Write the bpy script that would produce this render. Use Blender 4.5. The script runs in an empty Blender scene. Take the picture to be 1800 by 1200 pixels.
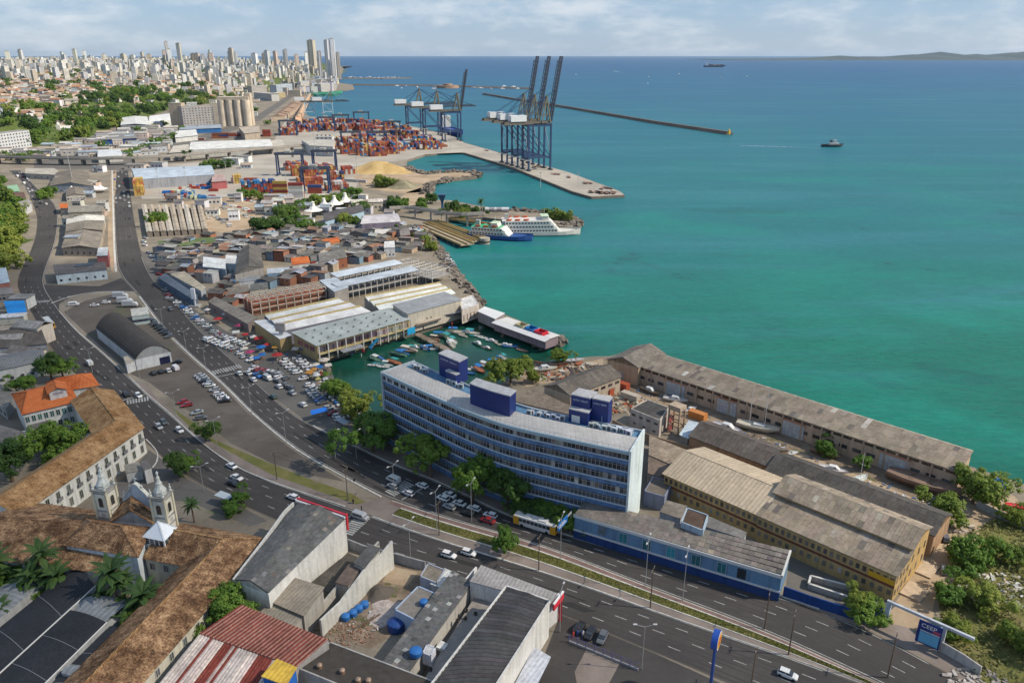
import bpy,math,random
import numpy as np
from mathutils import Vector,Matrix
from mathutils.geometry import tessellate_polygon
S=bpy.context.scene
COL=S.collection
R=math.radians
rnd=random.Random(11)
CAM_H, FPX, HOR = 118.0, 1330.0, 96.0          # survey height, focal length in photo pixels, horizon row
PITCH=math.atan((600-HOR)/FPX)
cam_d = bpy.data.cameras.new('camera')
cam_d.sensor_width=36.0
cam_d.lens=FPX/1800*36.0
cam_d.clip_start,cam_d.clip_end=1.0,200000.0
cam = bpy.data.objects.new('camera', cam_d)
COL.objects.link(cam)
cam.location=(0,0,CAM_H)
cam.rotation_euler=(math.pi/2-PITCH,0,0)
S.camera=cam
CP,SP=math.cos(PITCH),math.sin(PITCH)
def G(u,v,z=0.0):
 """photo survey: the point at height z seen at photo pixel (u, v)"""
 a,b=(u-900)/FPX,(600-v)/FPX
 dx,dy,dz=a,CP+b*SP,-SP+b*CP
 t=(z-CAM_H)/dz
 return Vector((dx*t,dy*t,z))
def PX(p):
 """photo pixel of a world point"""
 x,y,z=p[0],p[1],p[2]-CAM_H
 d=y*CP-z*SP
 return (900+FPX*x/d,600-FPX*(y*SP+z*CP)/d)
def ppm(p):
 """photo pixels per metre at a point"""
 return FPX/(p[1]*CP-(p[2]-CAM_H)*SP)
SUN_AZ, SUN_EL = R(97), R(42)                  # azimuth from +Y towards +X
sun_dir=Vector((math.sin(SUN_AZ)*math.cos(SUN_EL),math.cos(SUN_AZ)*math.cos(SUN_EL),math.sin(SUN_EL)))
sun_d = bpy.data.lights.new('sun', 'SUN')
sun_d.energy=5.0
sun_d.angle=R(0.53)
sun_d.color=(1.0,0.90,0.74)
sun = bpy.data.objects.new('sun', sun_d)
COL.objects.link(sun)
sun.rotation_euler = sun_dir.to_track_quat('Z', 'Y').to_euler()
W = bpy.data.worlds.new('World')
S.world=W
W.use_nodes=True
wn,wl=W.node_tree.nodes,W.node_tree.links
wn.clear()
_o = wn.new('ShaderNodeOutputWorld')
_b = wn.new('ShaderNodeBackground')
_sky = wn.new('ShaderNodeTexSky')
_sky.sky_type = 'NISHITA'
_sky.sun_disc=False
_sky.sun_elevation,_sky.sun_rotation=SUN_EL,SUN_AZ
_sky.altitude=100
_sky.air_density,_sky.dust_density,_sky.ozone_density=1.0,0.1,2.0
_tc = wn.new('ShaderNodeTexCoord')
_sep = wn.new('ShaderNodeSeparateXYZ')
wl.new(_tc.outputs['Generated'], _sep.inputs[0])
def _wm(op,a,b,c=None):
 n = wn.new('ShaderNodeMath')
 n.operation=op
 for i,s in enumerate((a,b,c)):
  if s is None:
   continue
  if isinstance(s,(int,float)):
   n.inputs[i].default_value=s
  else:
   wl.new(s,n.inputs[i])
 return n.outputs[0]
_cmb = wn.new('ShaderNodeCombineXYZ')
for _i in range(3):
 wl.new(_wm('MULTIPLY', _sep.outputs[_i], (9.0, 9.0, 30.0)[_i]), _cmb.inputs[_i])
_nz = wn.new('ShaderNodeTexNoise')
_nz.inputs['Scale'].default_value = 1.0
_nz.inputs['Detail'].default_value = 9
_nz.inputs['Roughness'].default_value = 0.62
wl.new(_cmb.outputs[0], _nz.inputs['Vector'])
_mr = wn.new('ShaderNodeMapRange')
_mr.interpolation_type = 'SMOOTHSTEP'
_mr.inputs['From Min'].default_value, _mr.inputs['From Max'].default_value = 0.42, 0.72
_mr.inputs['To Min'].default_value, _mr.inputs['To Max'].default_value = 0.0, 0.62
wl.new(_nz.outputs[0], _mr.inputs['Value'])
_mx = wn.new('ShaderNodeMix')
_mx.data_type = 'RGBA'
_mx.inputs[7].default_value=(9.6,9.9,10.2,1)
wl.new(_mr.outputs[0],_mx.inputs[0])
_vl = wn.new('ShaderNodeMix')                  # thin high veil over the whole sky
_vl.data_type = 'RGBA'
_vl.inputs[0].default_value=.6
_vl.inputs[7].default_value=(3.6,5.6,8.8,1)
wl.new(_sky.outputs[0],_vl.inputs[6])
wl.new(_vl.outputs[2],_mx.inputs[6])
wl.new(_mx.outputs[2], _b.inputs['Color'])
_b.inputs['Strength'].default_value = 0.072
wl.new(_b.outputs[0],_o.inputs[0])
S.view_settings.view_transform = 'Standard'
S.view_settings.look = 'None'
S.view_settings.gamma=1
S.view_settings.exposure=0.33
S.view_settings.use_curve_mapping=False
S.cycles.use_denoising=True
S.cycles.max_bounces=5
S.cycles.diffuse_bounces=2
S.cycles.glossy_bounces=2
S.cycles.transmission_bounces=3
S.cycles.transparent_max_bounces=8
S.cycles.volume_bounces=0
S.cycles.caustics_reflective=S.cycles.caustics_refractive=False
MATS={}
class NT:
 def __init__(s,m):
  m.use_nodes=True
  s.m,s.n,s.l=m,m.node_tree.nodes,m.node_tree.links
  s.n.clear()
  s.out = s.n.new('ShaderNodeOutputMaterial')
 def new(s,t,**k):
  n=s.n.new(t)
  for a,b in k.items():
   setattr(n,a,b)
  return n
 def set(s,sock,v):
  if v is None:
   return
  if hasattr(v, 'is_output'):
   s.l.new(v,sock)
  elif isinstance(v, (tuple, list)) and len(v) == 3 and sock.type == 'RGBA':
   sock.default_value=(*v,1)
  else:
   sock.default_value=v
 def math(s,op,a,b=None,c=None,clamp=False):
  n = s.new('ShaderNodeMath', operation=op, use_clamp=clamp)
  for i,x in enumerate((a,b,c)):
   s.set(n.inputs[i],x)
  return n.outputs[0]
 def mix(s, f, a, b, blend='MIX'):
  n = s.new('ShaderNodeMix', data_type='RGBA', blend_type=blend)
  s.set(n.inputs[0],f)
  s.set(n.inputs[6],a)
  s.set(n.inputs[7],b)
  return n.outputs[2]
 def noise(s,vec,scale,detail=4,rough=.55,dist=0):
  n = s.new('ShaderNodeTexNoise')
  s.set(n.inputs['Vector'], vec)
  n.inputs['Scale'].default_value = scale
  n.inputs['Detail'].default_value = detail
  n.inputs['Roughness'].default_value = rough
  n.inputs['Distortion'].default_value = dist
  return n.outputs[0]
 def remap(s,v,a,b,c=0.,d=1.,smooth=True):
  n = s.new('ShaderNodeMapRange')
  if smooth:
   n.interpolation_type = 'SMOOTHSTEP'
  s.set(n.inputs[0],v)
  for i,x in enumerate((a,b,c,d)):
   n.inputs[i+1].default_value=x
  return n.outputs[0]
 def scale(s,vec,sc):
  n = s.new('ShaderNodeVectorMath', operation='MULTIPLY')
  s.set(n.inputs[0],vec)
  n.inputs[1].default_value=sc
  return n.outputs[0]
 def pos(s):
  return s.new('ShaderNodeNewGeometry').outputs['Position']
 def obj(s):
  return s.new('ShaderNodeTexCoord').outputs['Object']
 def ramp(s,f,stops):
  n = s.new('ShaderNodeValToRGB')
  e=n.color_ramp.elements
  e[0].position,e[0].color=stops[0][0],(*stops[0][1],1)
  e[1].position,e[1].color=stops[-1][0],(*stops[-1][1],1)
  for p,c in stops[1:-1]:
   x=e.new(p)
   x.color=(*c,1)
  s.set(n.inputs[0],f)
  return n.outputs[0]
 def bsdf(s,col,rough=.8,metal=0.,spec=.3,normal=None,**k):
  b = s.new('ShaderNodeBsdfPrincipled')
  s.set(b.inputs['Base Color'], col)
  s.set(b.inputs['Roughness'], rough)
  s.set(b.inputs['Metallic'], metal)
  s.set(b.inputs['Specular IOR Level'], spec)
  s.set(b.inputs['Normal'], normal)
  for a,v in k.items():
   s.set(b.inputs[a],v)
  s.l.new(b.outputs[0],s.out.inputs[0])
  return b
 def bump(s,h,strength=.5,dist=.1):
  n = s.new('ShaderNodeBump')
  n.inputs['Strength'].default_value = strength
  n.inputs['Distance'].default_value = dist
  s.set(n.inputs['Height'], h)
  return n.outputs[0]
def mat(name,col=None,rough=.85,metal=0.,spec=.25,n1=(.07,.25),n2=(.9,.18),streak=0.,bump=None,
  ribs=None,sheets=None,tint=0.):
 """general weathered surface. col None: the object's own colour."""
 if name in MATS:
  return MATS[name]
 m=bpy.data.materials.new(name)
 t=NT(m)
 P=t.pos()
 oi = t.new('ShaderNodeObjectInfo')
 c = oi.outputs['Color'] if col is None else (*col, 1)
 f=None
 for sc,am in (n1,n2):
  if am:
   q=t.remap(t.noise(P,sc,5),.28,.72,1-am,1+am*.55,False)
   f = q if f is None else t.math('MULTIPLY', f, q)
 if streak:
  q=t.remap(t.noise(t.scale(P,(.9,.9,.09)),1.0,4),.42,.75,1,1-streak)
  f = q if f is None else t.math('MULTIPLY', f, q)
 if tint:
  q = t.remap(oi.outputs['Random'], 0, 1, 1 - tint, 1 + tint, False)
  f = q if f is None else t.math('MULTIPLY', f, q)
 O=None
 h=None
 if sheets:
  w_,h_,am=sheets
  O=t.obj()
  b = t.new('ShaderNodeTexBrick')
  t.set(b.inputs['Vector'], O)
  b.offset=0
  b.inputs['Scale'].default_value = 1
  b.inputs['Brick Width'].default_value, b.inputs['Row Height'].default_value = w_, h_
  b.inputs['Mortar Size'].default_value = .03
  b.inputs['Bias'].default_value = 0
  b.inputs['Color1'].default_value = (1 - am, 1 - am, 1 - am, 1)
  b.inputs['Color2'].default_value = (1 + am * .9, 1 + am * .9, 1 + am * .9, 1)
  b.inputs['Mortar'].default_value = (.62, .62, .62, 1)
  bw = t.new('ShaderNodeRGBToBW')
  t.set(bw.inputs[0],b.outputs[0])
  f = bw.outputs[0] if f is None else t.math('MULTIPLY', f, bw.outputs[0])
 if ribs:
  ax,per,am=ribs
  O=O or t.obj()
  sx = t.new('ShaderNodeSeparateXYZ')
  t.set(sx.inputs[0],O)
  w = t.math('SINE', t.math('MULTIPLY', sx.outputs['xyz'.index(ax)], 6.2832 / per))
  w=t.remap(w,-1,1,0,1,False)
  f = t.math('MULTIPLY', f, t.remap(w, 0, 1, 1 - am, 1 + am * .4, False))
  h=w
 if f is not None:
  cb = t.new('ShaderNodeCombineXYZ')
  for i in range(3):
   t.set(cb.inputs[i],f)
  c = t.mix(1.0, c, cb.outputs[0], 'MULTIPLY')
 nrm=None
 if bump:
  q=t.noise(P,bump[0],4)
  nrm=t.bump(q,bump[1],.15)
 elif h is not None:
  nrm=t.bump(h,.6,.06)
 t.bsdf(c,rough,metal,spec,nrm)
 MATS[name]=m
 return m
WALL = mat('painted_wall', None, .85, n1=(.15, .14), n2=(1.3, .14), streak=.28)
CLEAN = mat('clean_paint', None, .5, spec=.4, n1=(.2, .08), n2=(1.5, .06))
METAL = mat('painted_metal', None, .45, .0, spec=.5, n1=(.3, .12), n2=(2.2, .12))
SHEET = mat('roof_sheeting', None, .7, n1=(.12, .3), n2=(1.1, .25), ribs=('x', .9, .12), tint=.1)
SHEETG = mat('fibre_cement_roof', None, .9, n1=(.1, .3), n2=(1.0, .3), sheets=(1.15, 2.2, .18))
SHEETD = mat('fibre_cement_sheet', None, .9, n1=(.2, .25), n2=(1.4, .28), ribs=('x', .3, .1), tint=.12)
CONC = mat('concrete', None, .9, n1=(.06, .22), n2=(.7, .22), streak=.15)
STONE = mat('quay_stone', None, .92, n1=(.1, .35), n2=(1.6, .4), bump=(1.2, .6))
CARP = mat('car_paint', None, .28, .0, spec=.6, n1=(.3, .04), n2=(1, .03))
RUBBER = mat('rubber', (.02, .02, .022), .8)
GLASS = mat('dark_glass', (.03, .04, .05), .12, spec=.7, n1=(.3, .2), n2=(1.5, .25))
WINDOW = mat('window_glass', None, .22, spec=.6, n1=(.25, .35), n2=(1.7, .4), tint=.5)
BRICK = mat('bare_brick', None, .92, n1=(.2, .25), n2=(1.8, .3), sheets=(.5, .25, .12))
BARK = mat('bark', (.14, .10, .07), .95)
CANVAS = mat('canvas', None, .9, n1=(.3, .12), n2=(1.5, .1))
def terracotta(name,stops,dark):
 m=bpy.data.materials.new(name)
 t=NT(m)
 P=t.pos()
 a = t.math('ADD', t.math('MULTIPLY', t.noise(P, .5, 4, .6), .4), t.math('MULTIPLY', t.noise(P, 2.2, 5, .75), .6))
 b=t.noise(P,.14,5,.65)
 c=t.ramp(a,stops)
 c = t.mix(t.remap(b, .42, .68), c, t.mix(1., c, dark, 'MULTIPLY'))
 sx = t.new('ShaderNodeSeparateXYZ')
 t.set(sx.inputs[0],t.obj())
 w = t.math('SINE', t.math('MULTIPLY', sx.outputs[0], 6.2832 / .42))
 w2 = t.math('SINE', t.math('MULTIPLY', sx.outputs[1], 6.2832 / .55))
 h = t.math('ADD', t.math('ADD', w, t.math('MULTIPLY', w2, .35)), t.math('MULTIPLY', a, 2.5))
 cm=t.remap(w,-1,1,.9,1.05,False)
 cb = t.new('ShaderNodeCombineXYZ')
 for i in range(3):
  t.set(cb.inputs[i],cm)
 c = t.mix(1., c, cb.outputs[0], 'MULTIPLY')
 t.bsdf(c,.95,0,.1,t.bump(h,.6,.1))
 MATS[name]=m
 return m
TILE_OLD = terracotta('old_clay_tile', [(.35, (.045, .03, .02)), (.45, (.15, .085, .05)), (.54, (.33, .195, .105)), (.66, (.60, .43, .26))], (.5, .47, .46))
TILE_NEW = terracotta('orange_clay_tile', [(.25, (.36, .10, .035)), (.5, (.52, .15, .05)), (.75, (.60, .22, .09))], (.72, .6, .55))
TILE_GOLD = terracotta('golden_clay_tile', [(.35, (.10, .06, .03)), (.45, (.27, .155, .075)), (.55, (.43, .26, .125)), (.68, (.60, .42, .25))], (.7, .62, .55))
def foliage(name,stops,trans=.25):
 m=bpy.data.materials.new(name)
 t=NT(m)
 P=t.pos()
 oi = t.new('ShaderNodeObjectInfo')
 f = t.math('ADD', t.math('MULTIPLY', t.noise(P, .55, 4, .7), .75), t.math('MULTIPLY', oi.outputs['Random'], .3))
 c=t.ramp(f,stops)
 b=t.bsdf(c,.65,0,.25)
 tr = t.new('ShaderNodeBsdfTranslucent')
 t.set(tr.inputs[0], t.mix(1., c, (1.3, 1.25, .5), 'MULTIPLY'))
 ms = t.new('ShaderNodeMixShader')
 ms.inputs[0].default_value=trans
 t.l.new(b.outputs[0],ms.inputs[1])
 t.l.new(tr.outputs[0],ms.inputs[2])
 t.l.new(ms.outputs[0],t.out.inputs[0])
 MATS[name]=m
 return m
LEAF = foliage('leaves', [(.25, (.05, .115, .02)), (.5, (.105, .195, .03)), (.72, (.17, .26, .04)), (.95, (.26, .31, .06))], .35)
LEAFY = foliage('yellow_green_leaves', [(.25, (.07, .12, .016)), (.5, (.14, .20, .028)), (.75, (.22, .25, .045)), (.95, (.30, .28, .07))])  # yellower leaf green than the plain leaves
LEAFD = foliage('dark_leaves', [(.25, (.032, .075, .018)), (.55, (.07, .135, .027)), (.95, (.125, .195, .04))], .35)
PALM = foliage('palm_leaves', [(.25, (.025, .06, .018)), (.6, (.06, .115, .03)), (.95, (.13, .16, .05))])
DRY = foliage('dry_scrub', [(.25, (.05, .07, .018)), (.5, (.11, .13, .035)), (.75, (.20, .18, .07)), (.95, (.3, .25, .13))])
class MB:
 def __init__(s):
  s.v,s.f,s.m=[],[],[]
 def face(s,pts,m=0):
  i=len(s.v)
  s.v.extend([tuple(p) for p in pts])
  s.f.append(tuple(range(i,i+len(pts))))
  s.m.append(m)
  return s
 def box(s,x0,x1,y0,y1,z0,z1,m=0,mt=None):
  i=len(s.v)
  s.v+=[(x0,y0,z0),(x1,y0,z0),(x1,y1,z0),(x0,y1,z0),(x0,y0,z1),(x1,y0,z1),(x1,y1,z1),(x0,y1,z1)]
  for q in ((0,3,2,1),(0,1,5,4),(1,2,6,5),(2,3,7,6),(3,0,4,7)):
   s.f.append(tuple(i+k for k in q))
   s.m.append(m)
  s.f.append((i+4,i+5,i+6,i+7))
  s.m.append(m if mt is None else mt)
  return s
 def obox(s,c,ax,ay,az,m=0):
  """box from centre and three half-vectors"""
  c,ax,ay,az=map(Vector,(c,ax,ay,az))
  i=len(s.v)
  for sz in (-1,1):
   for sx,sy in ((-1,-1),(1,-1),(1,1),(-1,1)):
    s.v.append(tuple(c+ax*sx+ay*sy+az*sz))
  for q in ((0,3,2,1),(0,1,5,4),(1,2,6,5),(2,3,7,6),(3,0,4,7),(4,5,6,7)):
   s.f.append(tuple(i+k for k in q))
   s.m.append(m)
  return s
 def bar(s,p,q,w,h=None,m=0):
  """square bar from p to q"""
  p,q=Vector(p),Vector(q)
  d=q-p
  L=d.length
  d.normalize()
  up=Vector((0,0,1)) if abs(d.z)<.95 else Vector((0,1,0))
  a=d.cross(up).normalized()
  b=a.cross(d)
  return s.obox((p+q)/2,d*L/2,a*w/2,b*(h or w)/2,m)
 def prism(s,poly,z0,z1,m=0,mt=None,bottom=False):
  n=len(poly)
  a=sum(poly[i][0]*poly[(i+1) % n][1]-poly[(i+1) % n][0]*poly[i][1] for i in range(n))
  if a<0:
   poly=poly[::-1]
  i=len(s.v)
  s.v+=[(p[0],p[1],z0) for p in poly]+[(p[0],p[1],z1) for p in poly]
  for k in range(n):
   j=(k+1) % n
   s.f.append((i+k,i+j,i+n+j,i+n+k))
   s.m.append(m)
  for tri in tessellate_polygon([[Vector((p[0],p[1],0)) for p in poly]]):
   t=[i+n+k for k in tri]
   pa,pb,pc=(s.v[k] for k in t)
   if (pb[0]-pa[0])*(pc[1]-pa[1])-(pb[1]-pa[1])*(pc[0]-pa[0])<0:
    t.reverse()
   s.f.append(tuple(t))
   s.m.append(m if mt is None else mt)
   if bottom:
    s.f.append(tuple(k-n for k in reversed(t)))
    s.m.append(m)
  return s
 def cyl(s,p,q,r0,r1=None,n=10,m=0,cap=True):
  r1=r0 if r1 is None else r1
  p,q=Vector(p),Vector(q)
  d=(q-p).normalized()
  up=Vector((0,0,1)) if abs(d.z)<.95 else Vector((0,1,0))
  a=d.cross(up).normalized()
  b=a.cross(d)
  i=len(s.v)
  for c,r in ((p,r0),(q,r1)):
   for k in range(n):
    an=6.28318*k/n
    s.v.append(tuple(c+(a*math.cos(an)+b*math.sin(an))*r))
  for k in range(n):
   j=(k+1) % n
   s.f.append((i+k,i+n+k,i+n+j,i+j))
   s.m.append(m)
  if cap:
   s.f.append(tuple(i+n+k for k in reversed(range(n))))
   s.m.append(m)
   s.f.append(tuple(i+k for k in range(n)))
   s.m.append(m)
  return s
 def lathe(s,prof,n=12,m=0,c=(0,0)):
  i=len(s.v)
  for r,z in prof:
   for k in range(n):
    an=6.28318*k/n
    s.v.append((c[0]+r*math.cos(an),c[1]+r*math.sin(an),z))
  for a in range(len(prof)-1):
   for k in range(n):
    j=(k+1) % n
    s.f.append((i+a*n+k,i+a*n+j,i+a*n+n+j,i+a*n+n+k))
    s.m.append(m)
  return s
 def gable(s,x0,x1,y0,y1,z0,zr,m=0,th=.18,over=.5,yr=None):
  """two roof slopes, ridge along x at yr; real thickness"""
  yr=(y0+y1)/2 if yr is None else yr
  dz0=over*(zr-z0)/(yr-y0)
  dz1=over*(zr-z0)/(y1-yr)
  for (ya,za,yb,zb) in ((y0-over,z0-dz0,yr,zr),(yr,zr,y1+over,z0-dz1)):
   s.slab([(x0-over,ya,za),(x1+over,ya,za),(x1+over,yb,zb),(x0-over,yb,zb)],th,m)
  return s
 def slab(s,q,th,m=0):
  """a quad with thickness below... upwards by th"""
  q=[Vector(p) for p in q]
  nrm=(q[1]-q[0]).cross(q[3]-q[0]).normalized()
  if nrm.z<0:
   q=[q[0],q[3],q[2],q[1]]
   nrm=-nrm
  i=len(s.v)
  s.v+=[tuple(p) for p in q]+[tuple(p+nrm*th) for p in q]
  for f in ((3,2,1,0),(4,5,6,7),(0,1,5,4),(1,2,6,5),(2,3,7,6),(3,0,4,7)):
   s.f.append(tuple(i+k for k in f))
   s.m.append(m)
  return s
 def data(s,name,mats):
  me=bpy.data.meshes.new(name)
  me.from_pydata(s.v,[],s.f)
  if not isinstance(mats,(list,tuple)):
   mats=[mats]
  for x in mats:
   me.materials.append(x)
  if len(mats)>1:
   me.polygons.foreach_set('material_index', s.m)
  me.update()
  return me
def put(name,me,parent=None,col=None,loc=(0,0,0),rz=0.,sc=None,rot=None):
 o=bpy.data.objects.new(name,me)
 COL.objects.link(o)
 o.location=loc
 if rot is not None:
  o.rotation_euler=rot
 elif rz:
  o.rotation_euler=(0,0,rz)
 if sc is not None:
  o.scale=sc if isinstance(sc,(tuple,list)) else (sc,sc,sc)
 if col is not None:
  o.color=(*col,1)
 if parent is not None:
  o.parent=parent
 return o
def part(name,mb,mats,parent,col=None,**k):
 return put(name,mb.data(name,mats),parent,col,**k)
THINGS=[]
def tag(o,label,cat,group=None,kind=None):
 o['label'], o['category'] = label, cat
 if group:
  o['group'] = group
 if kind:
  o['kind'] = kind
 THINGS.append(o)
 return o
def thing(name,label,cat,loc=(0,0,0),rz=0.,group=None):
 return tag(put(name,None,None,None,loc,rz),label,cat,group)
def struct(name, mb, mats, col=None, kind='structure', label=None, parent=None):
 o=part(name,mb,mats,parent,col)
 if parent is None:
  o['kind'] = kind
  if label:
   o['label'] = label
 return o
def frame(A,B):
 """origin, heading and length of a front edge A (left) to B (right)"""
 d=B-A
 return A,math.atan2(d.y,d.x),math.hypot(d.x,d.y)
def tint(c,a=.1,r=rnd):
 k=1+r.uniform(-a,a)
 return tuple(max(0,min(1,x*k*(1+r.uniform(-a,a)*.3))) for x in c)
def resample(pts,n):
 pts=[Vector(p) for p in pts]
 d=[0]
 for a,b in zip(pts,pts[1:]):
  d.append(d[-1]+(b-a).length)
 out=[]
 for k in range(n+1):
  s_=d[-1]*k/n
  i=max(j for j in range(len(d)) if d[j]<=s_+1e-9)
  i=min(i,len(pts)-2)
  out.append(pts[i].lerp(pts[i+1],(s_-d[i])/max(1e-9,d[i+1]-d[i])))
 return out
def smooth(pts,k=2):
 """Chaikin smoothing of an open line"""
 pts=[Vector(p) for p in pts]
 for _ in range(k):
  q=[pts[0]]
  for a,b in zip(pts,pts[1:]):
   q+=[a.lerp(b,.25),a.lerp(b,.75)]
  q.append(pts[-1])
  pts=q
 return pts
def GP(px,z=0.):
 return [G(u,v,z) for u,v in px]
ORD = ['first', 'second', 'third', 'fourth', 'fifth', 'sixth', 'seventh', 'eighth', 'ninth', 'tenth', 'eleventh', 'twelfth']
# ================================================================== GROUND, WATER, ROADS
def ground_mat(name,stops,sc=.05,fine=.9,patch=None,bump=.3,streak=None):
 m=bpy.data.materials.new(name)
 t=NT(m)
 P=t.pos()
 a=t.noise(P,sc,6,.6,.6)
 b=t.noise(P,fine,5,.7)
 f = t.math('ADD', t.math('MULTIPLY', a, .7), t.math('MULTIPLY', b, .3))
 c=t.ramp(f,stops)
 if patch:
  k=t.remap(t.noise(P,patch[0],5,.65),patch[1],patch[1]+.12)
  c=t.mix(k,c,patch[2])
 if streak:
  k=t.remap(t.noise(t.scale(P,streak[0]),1,4,.6),.45,.75,0,streak[1])
  c=t.mix(k,c,streak[2])
 t.bsdf(c,.92,0,.2,t.bump(b,bump,.1))
 MATS[name]=m
 return m
ASPH = ground_mat('asphalt', [(.3, (.042, .038, .037)), (.5, (.060, .055, .053)), (.72, (.086, .078, .074))], .03, .8,
    (.016,.54,(.082,.074,.068)),.15,((.02,.3,1),.5,(.036,.034,.034)))
ASPHL = ground_mat('worn_asphalt', [(.3, (.085, .08, .076)), (.5, (.12, .112, .103)), (.72, (.17, .155, .138))], .05, .9,
    (.03,.55,(.13,.12,.11)),.15)
EARTH = ground_mat('lot_earth', [(.3, (.10, .075, .055)), (.5, (.19, .145, .105)), (.72, (.33, .26, .19))], .16, 1.1, (.13, .56, (.085, .09, .035)))
LAND = ground_mat('town_ground', [(.3, (.115, .098, .08)), (.5, (.20, .172, .135)), (.72, (.32, .272, .21))], .04, .8, (.02, .6, (.10, .12, .05)))
GRAVEL = ground_mat('gravel', [(.3, (.075, .064, .054)), (.5, (.105, .09, .077)), (.72, (.15, .13, .11))], .06, 1.2, (.035, .56, (.10, .098, .06)))
SAND = ground_mat('sandy_earth', [(.3, (.22, .155, .10)), (.5, (.33, .25, .17)), (.72, (.45, .36, .26))], .06, 1.1, (.05, .6, (.25, .20, .12)))
PAVE = ground_mat('paving', [(.3, (.14, .115, .10)), (.5, (.20, .165, .145)), (.72, (.27, .225, .20))], .1, 1.3, (.06, .6, (.15, .13, .115)))
GRASS = ground_mat('dry_grass', [(.3, (.075, .085, .022)), (.5, (.13, .13, .04)), (.72, (.22, .18, .075))], .12, 1.6, (.1, .58, (.17, .13, .075)), .6)
APRON = ground_mat('port_apron', [(.3, (.22, .20, .175)), (.5, (.33, .30, .26)), (.72, (.43, .40, .35))], .02, .6, (.008, .58, (.16, .155, .15)))
ROCK = ground_mat('rock_armour', [(.3, (.05, .045, .04)), (.5, (.14, .12, .10)), (.72, (.30, .26, .22))], .3, .9, None, 1.0)
KERB = mat('white_kerb', (.52, .50, .46), .9, n1=(.1, .2), n2=(.8, .3))
MARK = mat('road_paint', (.40, .40, .385), .8, n1=(.3, .35), n2=(2.0, .4))
PINK = mat('cycle_lane', (.20, .13, .115), .9, n1=(.1, .2), n2=(1., .25))
HILLG = ground_mat('hill_green', [(.3, (.035, .055, .015)), (.5, (.075, .105, .024)), (.72, (.14, .155, .045))], .03, .3, (.02, .62, (.20, .17, .09)), 1.)
def water_mat():
 m = bpy.data.materials.new('sea_water')
 t=NT(m)
 P=t.pos()
 sx = t.new('ShaderNodeSeparateXYZ')
 t.set(sx.inputs[0],P)
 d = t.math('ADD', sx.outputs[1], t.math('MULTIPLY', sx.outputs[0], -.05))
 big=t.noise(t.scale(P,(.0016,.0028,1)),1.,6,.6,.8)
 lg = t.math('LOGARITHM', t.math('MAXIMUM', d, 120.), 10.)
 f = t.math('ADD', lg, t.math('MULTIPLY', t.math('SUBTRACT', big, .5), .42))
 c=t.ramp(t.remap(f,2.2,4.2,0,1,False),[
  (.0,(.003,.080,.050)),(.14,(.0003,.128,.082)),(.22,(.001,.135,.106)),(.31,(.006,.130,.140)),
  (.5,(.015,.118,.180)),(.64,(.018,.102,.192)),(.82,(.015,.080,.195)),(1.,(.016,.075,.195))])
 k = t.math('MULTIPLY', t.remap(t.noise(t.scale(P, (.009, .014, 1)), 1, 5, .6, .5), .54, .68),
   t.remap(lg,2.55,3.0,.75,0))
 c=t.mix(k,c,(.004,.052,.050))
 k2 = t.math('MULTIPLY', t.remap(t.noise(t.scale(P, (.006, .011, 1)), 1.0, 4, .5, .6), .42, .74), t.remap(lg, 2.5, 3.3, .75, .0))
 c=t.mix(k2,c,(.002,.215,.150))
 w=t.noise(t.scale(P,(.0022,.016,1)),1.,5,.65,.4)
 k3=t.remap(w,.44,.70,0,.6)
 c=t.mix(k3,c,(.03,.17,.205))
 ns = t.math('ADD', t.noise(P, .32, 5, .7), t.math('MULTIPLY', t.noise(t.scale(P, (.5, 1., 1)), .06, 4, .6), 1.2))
 c = t.mix(t.remap(t.noise(t.scale(P, (.5, 1.4, 1)), .3, 5, .8), .38, .62, 0., .62), c, t.mix(1., c, (.55, .68, .76), 'MULTIPLY'))  # fine darker mottling paints the shading of ripples into the water colour
 nrm=t.bump(ns,.6,1.)
 df = t.new('ShaderNodeBsdfDiffuse')
 t.set(df.inputs['Color'], c)
 gl = t.new('ShaderNodeBsdfGlossy')
 gl.inputs['Roughness'].default_value = .22
 t.set(gl.inputs['Normal'], nrm)
 fz = t.new('ShaderNodeFresnel')
 fz.inputs['IOR'].default_value = 1.33
 t.set(fz.inputs['Normal'], nrm)
 ms = t.new('ShaderNodeMixShader')             # wave faces turn towards the viewer, so reflection stays moderate far out
 t.set(ms.inputs[0], t.math('MINIMUM', fz.outputs[0], .19))
 t.l.new(df.outputs[0],ms.inputs[1])
 t.l.new(gl.outputs[0],ms.inputs[2])
 t.l.new(ms.outputs[0],t.out.inputs[0])
 return m
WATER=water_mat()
SEA_Z=-2.2
mb=MB()
ys=[-400,0,200,400,800,1600,3200,6400,12800,30000,60000]
xs=[-60000,-30000,-8000,-2000,-500,0,500,2000,8000,30000,60000]
for j in range(len(ys)-1):
 for i in range(len(xs)-1):
  mb.face([(xs[i],ys[j],SEA_Z),(xs[i+1],ys[j],SEA_Z),(xs[i+1],ys[j+1],SEA_Z),(xs[i],ys[j+1],SEA_Z)])
MURK = bpy.data.materials.new('basin_water')
t=NT(MURK)
P=t.pos()
c=t.ramp(t.noise(P,.03,5,.6,.6),[(.3,(.010,.042,.026)),(.5,(.008,.062,.042)),(.72,(.012,.088,.064))])
t.bsdf(c,.14,0,.3,t.bump(t.noise(P,.5,4,.7),.25,.4),IOR=1.33)
struct('sea', mb, WATER, label='turquoise bay water shading to blue towards the horizon')
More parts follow.
